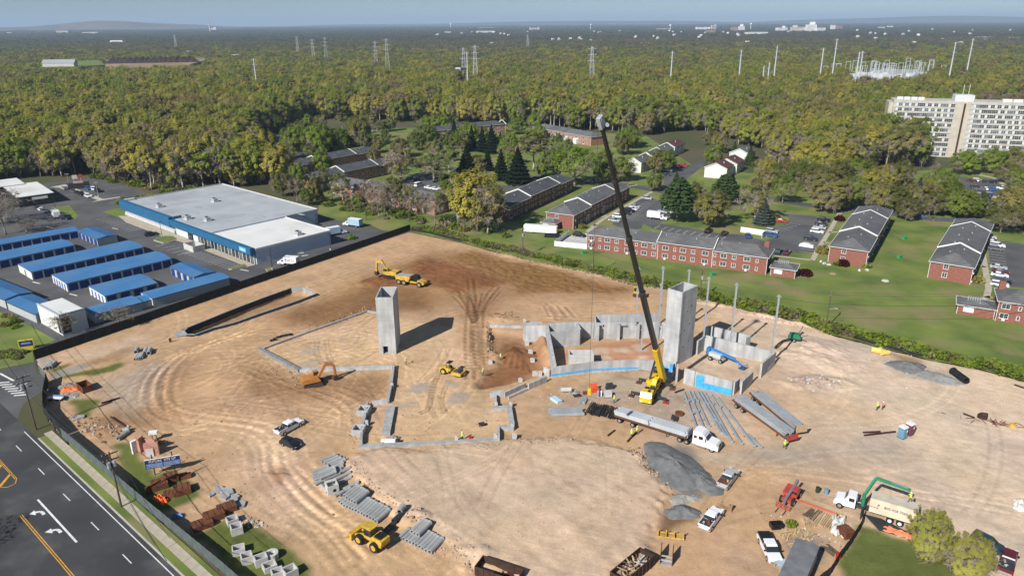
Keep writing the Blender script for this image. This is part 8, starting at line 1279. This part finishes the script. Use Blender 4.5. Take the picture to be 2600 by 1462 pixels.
# ---------------------------------------------------------------- people
WM = bpy.data.materials.new('worker_clothes'); WM.use_nodes = True; N = WM.node_tree.nodes; L = WM.node_tree.links; tc = N.new('ShaderNodeTexCoord'); sp = N.new('ShaderNodeSeparateXYZ'); rp = N.new('ShaderNodeValToRGB'); rp.color_ramp.interpolation = 'CONSTANT'; e = rp.color_ramp.elements; mr = N.new('ShaderNodeMath'); mr.operation = 'DIVIDE'; mr.inputs[1].default_value = 2.0
for i, (p_, c_) in enumerate(((0, (.03, .02, .015)), (.06, (.035, .045, .07)), (.47, (.10, .10, .11)), (.735, (.42, .25, .17)))):
    q = e[i] if i < 2 else e.new(p_); q.position = p_; q.color = (*c_, 1)
L.new(tc.outputs['Object'], sp.inputs[0]); L.new(sp.outputs[2], mr.inputs[0]); L.new(mr.outputs[0], rp.inputs[0]); L.new(rp.outputs[0], N['Principled BSDF'].inputs['Base Color']); N['Principled BSDF'].inputs['Roughness'].default_value = .85
def person(label, p, hd, vest=None, hat=WHITEP, pose='stand', z=None):
    vest = vest or HIVIS; t = thing('person', label, 'person', (p[0], p[1], ground_z(p) if z is None else z), hd)
    st = .18 if pose == 'stand' else .34; J = {'pel': (0, 0, .96), 'chest': (.02, 0, 1.3), 'neck': (.03, 0, 1.5), 'head': (.05, 0, 1.62), 'top': (.05, 0, 1.76)}
    ar = .1 if pose != 'reach' else .42
    for s, k in ((1, 'l'), (-1, 'r')): J.update({'hip'+k: (0, s*.1, .92), 'knee'+k: (s*st*.5+.04, s*.11, .5), 'ank'+k: (s*st, s*.11, .1), 'toe'+k: (s*st+.17, s*.12, .05), 'sh'+k: (.02, s*.19, 1.43), 'el'+k: (.02+ar*.5, s*.25, 1.15), 'wr'+k: (.08+ar, s*.22, .93 if pose != 'reach' else 1.1), 'hand'+k: (.12+ar, s*.2, .84 if pose != 'reach' else 1.08)})
    nm = list(J); E_ = [('pel', 'chest'), ('chest', 'neck'), ('neck', 'head'), ('head', 'top')]
    for k in 'lr': E_ += [('pel', 'hip'+k), ('hip'+k, 'knee'+k), ('knee'+k, 'ank'+k), ('ank'+k, 'toe'+k), ('chest', 'sh'+k), ('sh'+k, 'el'+k), ('el'+k, 'wr'+k), ('wr'+k, 'hand'+k)]
    rad = {'pel': .15, 'chest': .16, 'neck': .06, 'head': .10, 'top': .08, 'hip': .10, 'knee': .07, 'ank': .05, 'toe': .045, 'sh': .07, 'el': .05, 'wr': .035, 'hand': .045}
    me = bpy.data.meshes.new('body'); me.from_pydata([J[n] for n in nm], [(nm.index(a), nm.index(b)) for a, b in E_], []); o = part('body', me, t); me.materials.append(WM); md = o.modifiers.new('skin', 'SKIN'); sv = me.skin_vertices[0].data
    for i, n in enumerate(nm): r_ = rad.get(n) or rad[n[:-1]]; sv[i].radius = (r_, r_); sv[i].use_root = n == 'pel'
    o.modifiers.new('sub', 'SUBSURF').levels = 1
    m = MB()
    prof = [(.86, .19, .15), (1.05, .18, .145), (1.3, .22, .17), (1.46, .19, .14), (1.5, .1, .09)]; n = 10; vs = []; fs = []
    for zz, ry, rx in prof: vs += [(.02+rx*math.cos(a), ry*math.sin(a), zz) for a in (2*math.pi*i/n for i in range(n))]
    for k in range(len(prof)-1): fs += [(k*n+i, k*n+(i+1) % n, (k+1)*n+(i+1) % n, (k+1)*n+i) for i in range(n)]
    m.add(vs, fs)
    for k in 'lr': m.cyl(J['sh'+k], J['el'+k], .085, .07, 8)
    m.obj('vest', vest, t); MB().cyl((.05, 0, 1.70), (.05, 0, 1.72), .16, n=12).cyl((.05, 0, 1.72), (.05, 0, 1.84), .125, .07, n=12).obj('hard_hat', hat, t); return t
for lb, p, hd, vs, pz, zz in (('worker in a yellow vest beside the slim shaft', (-24.59,150.62), 2.5, None, 'stand', None), ('worker in a yellow vest on the brown earth of the pit', (-2.80,153.22), .6, None, 'stand', None), ('worker in a yellow vest at the edge of the rutted lane', (-6.62,145.24), -.4, None, 'stand', None), ('worker in a yellow vest by the crane outrigger', (20.90,132.27), .2, None, 'stand', None), ('worker in a yellow vest, left of two by the trailer', (22.40,118.89), 1.0, None, 'reach', None), ('worker in a yellow vest with a white hat, right of two by the trailer', (23.69,120.11), 2.0, None, 'stand', None), ('worker bending by the red trailer headboard', (50.00,114.84), 1.6, None, 'reach', None), ('worker in a yellow vest, left of two walking on the haul road', (73.51,128.65), .2, None, 'stand', None), ('worker in an orange vest, right of two walking on the haul road', (74.75,128.89), .2, HIVISO, 'stand', None), ('worker in a yellow vest standing on the cream container', (61.65,94.02), 3.0, None, 'reach', 3.66), ('worker in a yellow vest at the front footing', (-9.60,118.42), .5, None, 'reach', None), ('worker in an orange vest behind the cream container', (62.96,94.77), 2.5, HIVISO, 'stand', None)): person(lb, p, hd, vs, WHITEP, pz, zz)
# ---------------------------------------------------------------- poles and wires
POLEW = M('pole_timber', (.10, .075, .055), .9, .2, 1)
def upole(label, p, hd=.6, arms=1, tr=1, lamp=False):
    x, y, h = p; t = thing('utility_pole', label, 'utility pole', (x, y, 0), hd); MB().cyl((0, 0, -.3), (0, 0, h), .17, .12, 9).obj('post', POLEW, t)
    for k in range(arms): MB().box(0, 0, h-.5-k*1.1, .14, 2.5, .16).obj('cross_arm', POLEW, t); [MB().cyl((0, s, h-.34-k*1.1), (0, s, h-.1-k*1.1), .06, n=6).obj('insulator', GALV, t) for s in (-1.1, -.5, .5, 1.1)]
    for k in range(tr): MB().cyl((.32, -.5+k*.8, h-2.6), (.32, -.5+k*.8, h-1.6), .28, n=10).obj('transformer', GALV, t)
    if lamp: MB().bar((0, 0, h*.55), (1.6, 0, h*.6), .08, .08).box(1.8, 0, h*.6-.1, .7, .25, .15).obj('street_lamp', GALV, t)
    return (x, y, h)
UP = [upole('utility pole with twin transformers at the left of the weeds', (3.7,233.1,9.5), -.45, 1, 2), upole('plain utility pole on the weeds before the long block', (25.4,214.3,10.1), -.45, 1, 0), upole('utility pole with a lamp and transformer behind the tall shaft', (53.5,192.4,8.4), -.45, 1, 1, True), upole('utility pole with a lamp at the right of the weeds', (80.2,170.1,9.7), -.45, 1, 0, True)]
RP = [upole('leaning utility pole at the side street corner', (-93.0,123.2,11.8), -.75, 3, 2), upole('utility pole with cross-arms beside the main road footpath', (-64.1,98.9,10.5), -.75, 2, 2)]
upole('utility pole behind the store drive', (-58.1,281.1,7.1), -.5, 1, 0); upole('slim pole at the far site corner', (-40.5,278.2,6.4), -.5, 0, 0); upole('utility pole behind the store, among the bare trees', (-133.6,347.3,10.9), .3, 2, 0)
def wire(label, pts, sag=.6, off=0.0, r_=.028, dz=-.2):
    m = MB(); o0 = pts[0]
    for a, b in zip(pts, pts[1:]):
        d = V((b[0]-a[0], b[1]-a[1])).normalized(); n = V((-d.y, d.x))*off; Q = []
        for k in range(9): u = k/8; Q.append((a[0]+(b[0]-a[0])*u+n.x-o0[0], a[1]+(b[1]-a[1])*u+n.y-o0[1], a[2]+(b[2]-a[2])*u+dz-sag*4*u*(1-u)))
        m.tube(Q, r_, 4)
    solo('overhead_wire', label, 'wire', m, STEELD, (o0[0], o0[1], 0))
E2 = [(-30, 275, 9)]+UP+[(150, 168, 11)]
wire('upper overhead wire along the weeds, far side', E2, .8, .8); wire('upper overhead wire along the weeds, near side', E2, .8, -.8); wire('lower overhead cable along the weeds', E2, 1.0, 0, .05, -3.0)
R2 = [(-135, 168, 12)]+RP+[(-45, 76, 12)]
wire('road-side overhead wire, outer', R2, .6, .9); wire('road-side overhead wire, inner', R2, .6, -.9); wire('low sagging cable beside the main road', R2, .9, 0, .05, -3.2)
def lamp(label, p, heads=1, hd=0.0):
    x, y, h = p; t = thing('car_park_lamp', label, 'lamp post', (x, y, 0), hd); MB().cyl((0, 0, 0), (0, 0, h), .1, .07, 8).obj('post', STEELD if heads == 1 else GALV, t); MB().cyl((0, 0, 0), (0, 0, .6), .28, n=10).obj('base', CONC_L, t)
    for k in range(heads): MB().box((.5 if k == 0 else -.5), 0, h-.1, .9, .35, .14).obj('lamp_head', STEELD if heads == 1 else GALV, t)
for lb, p, n in (('dark lamp post at the planted island before the store', (-129.8,259.1,5.9), 1), ('dark lamp post at the store corner near the fence', (-77.0,221.0,6.1), 1), ('pale lamp post beside the showroom cars', (-189.7,326.9,6.6), 2), ('pale lamp post at the head of the showroom island', (-214.3,346.7,6.7), 2), ('dark lamp post before the white store wing', (-76.8,219.9,7.3), 1), ('dark lamp post at the store dock', (-63.1,241.2,6.3), 1), ('lamp post by the parked box truck', (-195.1,302.7,3.2), 1)): lamp(lb, p, n)
t = thing('pylon_sign', 'tall pylon sign with red and white panels at the showroom', 'sign', ((-208.8,345.3,6.7)[0], (-208.8,345.3,6.7)[1], 0), .5); hh = (-208.8,345.3,6.7)[2]
for x in (-1.5, 1.5): MB().cyl((x, 0, 0), (x, 0, hh), .14, n=8).obj('post', GALV, t)
MB().box(-1.0, 0, hh-2.0, 2.2, .3, 1.8).obj('panel', CONC_L, t); MB().box(1.4, 0, hh-1.6, 1.8, .3, 1.4).obj('panel', REDM, t); MB().box(0, 0, hh-4.6, 4.2, .3, 1.4).obj('panel', M('pink_panel', (.6, .35, .33), .6), t); MB().box(0, .4, 0, 9, 3.5, 2.6).obj('dark_display', BLKW, t)  # plain dark block at the foot of the sign
sheet('showroom_island', [(-224.44,348.23), (-220.86,354.41), (-184.75,321.71), (-179.33,326.55), (-178.71,324.34), (-186.76,315.44), (-186.09,319.61), (-213.94,344.23)], .12, KERB, 'pale kerbed island among the showroom cars')

# ================================================================ FAR THINGS
def mono(label, p, h):
    t = thing('transmission_pole', label, 'power pole', (p[0], p[1], 0), .3); MB().cyl((0, 0, 0), (0, 0, h), .95, .45, 10).obj('shaft', M_GREY, t)
    for z in (h-1.5, h-6, h-10.5): MB().box(0, 0, z, 5.0, .3, .3).obj('cross_arm', M_GREY, t)
M_GREY = M('pale_steel', (.46, .48, .51), .6, .05, .2)
MP = [((-46,803,45.3), 'pale monopole beside the billboard'), ((161,755,46.1), 'pale monopole behind the crane boom'), ((238,783,46.0), 'first pale monopole left of the substation'), ((278,793,49.1), 'second pale monopole left of the substation'), ((329,799,46.6), 'third pale monopole left of the substation'), ((350,818,55.3), 'tallest monopole left of the substation'), ((332,722,45.4), 'left pole of the pair at the substation'), ((335,722,46.1), 'right pole of the pair at the substation'), ((448,767,52.7), 'pale monopole above the tower block'), ((500,825,54.5), 'pale monopole right of the tower block mast'), ((-253,747,42.1), 'lone monopole over the left wood'), ((256,747,35.2), 'short pole below the second monopole'), ((251,747,32.0), 'shortest pole below the monopoles')]
for p, lb in MP: mono(lb, p, p[2])
def lattice(label, p, w=7.0):
    x, y, h = p; t = thing('lattice_pylon', label, 'pylon', (x, y, 0), .2); m = MB(); q = .22
    for a, b in ((-1, -1), (1, -1), (1, 1), (-1, 1)): m.bar((a*w/2, b*w/2, 0), (a*.7, b*.7, h), q, q)
    m.obj('leg_frame', M_GREY, t); m = MB(); n = 9
    for k in range(n):
        z0, z1 = h*k/n, h*(k+1)/n; w0, w1 = w/2+(.7-w/2)*k/n, w/2+(.7-w/2)*(k+1)/n
        for s in (-1, 1): m.bar((-w0, s*w0, z0), (w1, s*w1, z1), .13, .13); m.bar((w0, s*w0, z0), (-w1, s*w1, z1), .13, .13); m.bar((s*w0, -w0, z0), (s*w1, w1, z1), .13, .13)
    m.obj('bracing', M_GREY, t)
    for z in (h*.72, h*.84, h*.96): MB().bar((-4.5, 0, z), (4.5, 0, z), .35, .35).obj('cross_arm', M_GREY, t)
for p, lb in (((84,781,50.2), 'large lattice pylon left of the crane head'), ((-39,834,50.8), 'lattice pylon behind the billboard'), ((-58,934,45.0), 'thin lattice pylon left of the billboard'), ((-174,1070,53.8), 'far lattice pylon at left centre'), ((-204,1149,48.7), 'farther thin lattice pylon at left centre'), ((-329,1354,51.4), 'lattice pylon over the left horizon wood'), ((-352,1357,48.1), 'second lattice pylon over the left horizon wood'), ((-457,1636,48.4), 'third lattice pylon over the left horizon wood'), ((-903,2060,47.1), 'thin pylon above the mulch yard'), ((42,1858,45.4), 'slim pale mast in the middle distance')): lattice(lb, p)
for k, (a, b) in enumerate(((MP[0][0], (84,781,50.2)), ((84,781,50.2), MP[1][0]), (MP[1][0], MP[2][0]), (MP[2][0], MP[3][0]), (MP[3][0], MP[5][0]), (MP[8][0], MP[9][0]))):
    for j, f in enumerate((.97, .84, .72)): wire('%s high-voltage wire of span %s' % (('top', 'middle', 'bottom')[j], nth(k)), [(a[0], a[1], a[2]*f), (b[0], b[1], b[2]*f)], 6, 3, .09, 0)
t = thing('billboard', 'white and dark billboard standing in the wood', 'billboard', (*(-59.80,896.07), 0), .1); MB().box(-3, 0, 19, 6.5, .6, 4.8).obj('panel', WHITEP, t); MB().box(4.6, 1.5, 19, 8, .6, 4.4).obj('dark_panel', NAVYB, t); MB().cyl((1, 0, 0), (1, 0, 20), .6, n=8).obj('post', BLKW, t); MB().box(-3, -.35, 20, 4.8, .1, 2.4).obj('picture', GLASSB, t)
# far clearings stand a little above the wood, on made ground
def plateau(name, pts, h, mat, label): return struct(name, MB().prism(pts, -1, h), mat, label)
SUBS = [(370.87,832.33), (429.77,956.18), (523.62,1066.87), (560.91,1014.13), (487.43,875.63), (411.26,789.68), (381.75,801.67)]
plateau('substation_yard', SUBS, 12, CONC_D, 'pale gravel yard of the substation')
t = thing('substation', 'electrical substation of pale steel frames in the far right wood', 'substation', (*(447.54,875.81), 12), .2); wr2 = random.Random(3)
for i in range(46):
    x, y = wr2.uniform(-62, 62), wr2.uniform(-30, 60); h = wr2.uniform(7, 17); m = MB(); m.box(x-3, y, 0, .4, .4, h).box(x+3, y, 0, .4, .4, h).box(x, y, h, 7, .4, .5); m.obj('gantry', M_GREY, t)
for i in range(26): MB().box(wr2.uniform(-50, 55), wr2.uniform(-25, 30), 0, wr2.uniform(3, 7), wr2.uniform(3, 6), wr2.uniform(3, 5)).obj('switch_house', WPAN, t)
plateau('far_field', [(-690.09,1108.83), (-779.45,1262.52), (-731.56,1347.33), (-627.69,1172.20), (-643.77,1130.82)], 16, GRASS, 'green field with a grey hall in the far left wood'); plateau('mulch_yard', [(-623.53,1164.28), (-744.75,1399.59), (-561.16,1394.87), (-521.90,1295.74), (-498.70,1179.48)], 16, M('yard_earth', (.28, .2, .14), .9, .2, .02), 'earth yard with dark heaps in the far left wood')
t = thing('grey_hall', 'grey-roofed hall on the far left field', 'hall', (*(-674.71,1134.35), 16), .12); MB().box(0, 0, 0, 44, 13, 5).obj('wall', CONC_L, t); m = MB(); m.add([(-23, -7, 5), (23, -7, 5), (23, 7, 5), (-23, 7, 5), (-23, 0, 10), (23, 0, 10)], [(0, 1, 5, 4), (2, 3, 4, 5), (1, 2, 5), (3, 0, 4)]); m.obj('roof', M('hall_roof', (.30, .31, .33), .7, .1, .05), t)
MULCH = M('dark_mulch', (.035, .025, .02), .95, .3, .1)
for i in range(14): p = mid((-635.69,1211.75), (-527.00,1247.68), i/13); o = heap('%s dark mulch heap counted from the left in the far yard' % nth(i), p, 13, 10, 8.5+i % 3*.6, .3, MULCH, 60+i, 'mulch_heap'); o.location.z = 16
# distant buildings, water towers, chimney and hill
BW = {k: M('far_wall_'+k, c, .7, .1, .02) for k, c in dict(white=(.80, .79, .76), tan=(.58, .48, .38), brick=(.34, .20, .16), grey=(.5, .5, .5)).items()}
def far_b(label, code_pt, w, h, mat, d=None, tiers=()):
    w *= .34; h = h*.2+15; d = d or w*.5; t = thing('distant_building', label, 'building', (code_pt[0], code_pt[1], 0), rnd.uniform(-.2, .2)); MB().box(0, 0, 0, w, d, h).obj('wall', BW[mat], t); MB().box(0, 0, h, w*1.01, d*1.01, .6).obj('roof', BW['grey'], t); nf = max(1, int(h/6))
    for k in range(nf): MB().box(0, -d/2-.15, 2+k*h/nf, w*.9, .2, h/nf*.35).obj('window_band', GLASSB, t)
    for x, w2, h2 in tiers: MB().box(x*w, 0, h+.6, w2*w, d*.6, h2*.25).obj('upper_block', BW[mat], t)
for lb, p, w, h, mt, tr in (('long white hall on the skyline of the right town', (1442.31,5765.06), 300, 75, 'white', ()), ('tan pair of blocks right of the white skyline hall', (1511.43,5716.10), 110, 140, 'tan', ((.3, .3, 20),)), ('low brick works below the white skyline hall', (1092.74,4196.26), 150, 40, 'brick', ()), ('brick tower group in the right town', (1457.75,5001.68), 130, 90, 'brick', ()), ('stepped white block in the right town', (1540.42,5118.15), 110, 120, 'white', ((0, .5, 50),)), ('white block with a round top in the town centre', (1812.70,4631.46), 170, 170, 'white', ((.1, .5, 60),)), ('tan wide block left of the town centre', (1746.90,4670.72), 240, 100, 'tan', ((-.2, .3, 40),)), ('white low block left of the town centre', (1711.08,4845.61), 190, 80, 'white', ((.2, .2, 40),)), ('white slab right of the town centre', (2196.14,5231.08), 90, 130, 'white', ()), ('brick slab beside the white slab', (2297.06,5361.17), 110, 100, 'brick', ()), ('white low hall right of the town centre', (1858.11,4604.37), 160, 80, 'white', ()), ('long white store before the town', (1213.88,3787.33), 300, 26, 'white', ()), ('white shed in the right suburb', (1595.53,2583.51), 130, 14, 'white', ()), ('second white shed at the right suburb edge', (1605.03,2432.83), 90, 12, 'white', ()), ('tan school in the right suburb', (2708.00,5606.12), 130, 50, 'tan', ()), ('white hall right of the tan school', (3253.38,6585.14), 130, 40, 'white', ()),
    ('long pale warehouse in the middle distance', (-164.53,5016.59), 330, 30, 'white', ()), ('tan row behind the pale warehouse', (-265.96,8586.96), 520, 30, 'tan', ()), ('tan office pair right of the pale warehouse', (197.67,6292.06), 240, 70, 'tan', ((-.4, .1, 20), (.4, .1, 25))), ('white building left of the pale warehouse', (-386.07,4741.45), 120, 28, 'white', ()), ('white distant roof on the centre skyline', (3088.95,26206.35), 900, 60, 'white', ()), ('white house group below the water tower', (382.51,2168.66), 70, 9, 'white', ()), ('white flat building left of the right town', (1178.17,5952.16), 260, 20, 'white', ()),
    ('white plant buildings under the tall chimney', (-3114.03,8082.15), 170, 90, 'white', ((.2, .4, 30),)), ('pale depot in the far left', (-1491.86,2907.50), 140, 14, 'white', ()), ('white shed in the left middle wood', (-730.18,1729.62), 50, 9, 'white', ()), ('second white shed in the left middle wood', (-552.26,1520.07), 60, 8, 'white', ()), ('tan works at the foot of the far left hill', (-3795.37,6530.74), 300, 70, 'tan', ()), ('white works at the far left edge', (-4011.74,6157.54), 110, 30, 'white', ()), ('pale works right of the tan works', (-3243.56,5952.36), 330, 30, 'white', ())): far_b(lb, p, w, h, mt, None, tr)
for i in range(60):
    y = wr2.uniform(1900, 5200); x = wr2.uniform(-.1, .72)*y; t = thing('suburban_house', 'pale suburban house showing among the distant trees', 'house', (x, y, 9), wr2.random()*3, 'houses of the distant suburbs'); MB().box(0, 0, 0, 11, 8, 8).obj('wall', BW[('white', 'tan', 'grey')[i % 3]], t); MB().box(0, 0, 8, 11.5, 8.6, 3.2, 0, 0, .9, .1).obj('roof', BW['grey'], t)
def wtower(label, p, top):
    x, y, h = p; t = thing('water_tower', label, 'water tower', (x, y, 0)); r_ = h*.13; prof = [(0, -.9), (.7, -.75), (1, -.2), (1, .3), (.7, .8), (0, 1)]; n = 14; vs = []; fs = []
    for q, zz in prof: vs += [(max(q, .01)*r_*math.cos(a), max(q, .01)*r_*math.sin(a), h-r_+zz*r_) for a in (6.2832*i/n for i in range(n))]
    for k in range(len(prof)-1): fs += [(k*n+i, k*n+(i+1) % n, (k+1)*n+(i+1) % n, (k+1)*n+i) for i in range(n)]
    MB().add(vs, fs).obj('tank', top, t, True); MB().cyl((0, 0, 0), (0, 0, h-r_*1.5), r_*.28, n=8).obj('stem', BW['white'], t)
wtower('white water tower on the centre skyline', (-635,8200,65.4), BW['white']); wtower('pale blue water tower right of centre', (650,6218,56.5), M('pale_blue_tank', (.55, .68, .78), .5)); wtower('white water tower near the right town', (1074,5160,53.7), BW['white']); wtower('small white water tower in the right town', (1783,5698,57.1), BW['white'])
p = (-2664,6819,96.5); t = thing('tall_chimney', 'tall slim chimney on the left skyline', 'chimney', (p[0], p[1], 0)); MB().cyl((0, 0, 0), (0, 0, p[2]), 7, 4, 12).obj('stack', BW['grey'], t); MB().cyl((0, 0, p[2]), (0, 0, p[2]+3), 4.5, 4.5, 12).obj('rim', BW['brick'], t)
# low hills on the horizon
def hill(name, label, a, b, h, depth, mat, seed):
    rng = np.random.default_rng(seed); n = 60; m = MB(); vs = []; L_ = dist(a, b); d = ((b[0]-a[0])/L_, (b[1]-a[1])/L_); nn = (-d[1], d[0])
    for j in range(9):
        v_ = j/8
        for i in range(n+1):
            u = i/n; e_ = math.sin(math.pi*u)**.7*(1+.18*math.sin(u*9+seed)+.1*math.sin(u*17)); z = h*e_*math.sin(math.pi*min(1, v_*.98+.02))**.8; q = mid(a, b, u); vs.append((q[0]+nn[0]*depth*v_, q[1]+nn[1]*depth*v_, z-.5))
    m.add(vs, [(j*(n+1)+i, j*(n+1)+i+1, (j+1)*(n+1)+i+1, (j+1)*(n+1)+i) for j in range(8) for i in range(n)]); o = m.obj(name, mat, None, True); tag(o, label, None, None, 'structure')
HILLM = M('hill_earth', (.19, .13, .085), .95, .4, .004, det=8, c2=(.07, .08, .035)); WOODH = M('hill_wood', (.07, .08, .035), .95, .3, .006, det=8)
hill('landfill_hill', 'long brown landfill hill on the left skyline', (-7200, 9300), (-3300, 9600), 100, 1500, HILLM, 3); hill('wooded_ridge', 'low blue wooded ridge on the right skyline', (4200, 15000), (15800, 14500), 122, 3000, WOODH, 5); hill('far_ridge', 'faint low ridge along the centre skyline', (-5200, 15500), (6500, 15500), 82, 2500, WOODH, 8)

# ================================================================ LOOSE STONES
def rock(seed, mat):
    rng = np.random.default_rng(seed); m = MB(); a = [i*6.283/6 for i in range(6)]; vs = [(math.cos(q)*rng.uniform(.6, 1), math.sin(q)*rng.uniform(.6, 1), -.2) for q in a]+[(math.cos(q+.4)*rng.uniform(.35, .7), math.sin(q+.4)*rng.uniform(.35, .7), rng.uniform(.4, .8)) for q in a]
    m.add(vs, [(i, (i+1) % 6, 6+(i+1) % 6, 6+i) for i in range(6)]+[tuple(range(6, 12))]); return m.mesh('rock_form', mat)
rk = [rock(1, M('tan_clod', (.40, .27, .16), .95, .2, 2)), rock(2, M('pink_stone', (.46, .34, .27), .95, .2, 2)), rock(3, M('dark_clod', (.17, .10, .055), .95, .2, 2)), rock(4, CONC_L)]
pts = []
for a, b, n, wd, s0, fm in (((-30.44,110.72), (-19.59,98.46), 150, 1.6, .16, (0, 1, 1)), ((-19.59,98.46), (-5.62,83.92), 190, 2.0, .18, (0, 1, 1)), ((21.80,115.26), (26.52,102.80), 120, 1.4, .16, (0, 1, 2)), ((-7.46,114.90), (10.56,118.32), 90, 1.5, .14, (0, 1)), ((-47.66,176.75), (-39.25,185.90), 120, 2.0, .2, (2, 2, 2, 0)), ((-27.28,229.60), (-3.49,209.56), 160, 3.5, .18, (2, 2, 2)), ((-6.34,174.89), (-5.27,152.76), 80, .9, .22, (2, 0, 0)), ((-4.03,181.26), (0.22,179.87), 60, 2.5, .2, (2, 0)), ((62.56,141.33), (69.70,139.09), 120, 3.0, .2, (1, 1, 3)), ((-86.14,125.69), (-75.23,120.45), 120, 3.0, .2, (2, 0, 3)), ((-98.66,142.17), (-92.61,135.91), 70, 1.6, .2, (3, 1)), ((-43.53,95.53), (-39.62,93.96), 40, 1.2, .2, (3, 1)),
                            ((-57.47,151.11), (-42.33,141.76), 110, 3.0, .15, (2, 0)), ((-31.77,130.83), (-29.94,116.56), 60, 1.5, .14, (0, 2)), ((-21.86,121.84), (-1.19,127.37), 120, 6.0, .11, (0, 2, 3)), ((40.81,94.43), (49.46,88.49), 110, 3.0, .12, (3, 0, 2)), ((6.30,135.48), (32.23,133.26), 110, 4.0, .11, (3, 2, 0)), ((-1.36,90.18), (20.31,103.46), 110, 9.0, .1, (0, 1)), ((73.79,160.51), (100.47,128.74), 120, 12.0, .13, (0, 1, 3)), ((-84.81,143.40), (-34.98,98.62), 130, 9.0, .11, (0, 2)), ((-6.67,237.03), (45.26,199.03), 260, 1.6, .22, (0, 1)), ((52.26,191.00), (79.80,165.46), 200, 1.6, .22, (0, 1))):
    for k in range(n):
        p = mid(a, b, wr.random()); x, y = p[0]+wr.gauss(0, wd*.5), p[1]+wr.gauss(0, wd*.5); s = s0*wr.uniform(.5, 1.8); pts.append((x, y, ground_z((x, y))-.02, wr.uniform(0, 6.28), s, wr.choice(fm), s*wr.uniform(.9, 1.5)))
scatter('loose_stones', 'loose stones and clods strewn over the site earth', pts, rk)

# ================================================================ AIR
hz = bpy.data.materials.new('haze_air'); hz.use_nodes = True; N = hz.node_tree.nodes; L = hz.node_tree.links; N.clear()
pv_ = N.new('ShaderNodeVolumePrincipled'); pv_.inputs['Color'].default_value = (.58, .76, 1.0, 1); pv_.inputs['Density'].default_value = 8e-5; pv_.inputs['Anisotropy'].default_value = .0
o_ = N.new('ShaderNodeOutputMaterial'); L.new(pv_.outputs[0], o_.inputs['Volume'])
h_ = MB().box(0, 12800, -5, 32400, 26800, 235).obj('haze', hz); tag(h_, 'thin blue haze over the whole landscape', None, None, 'stuff')
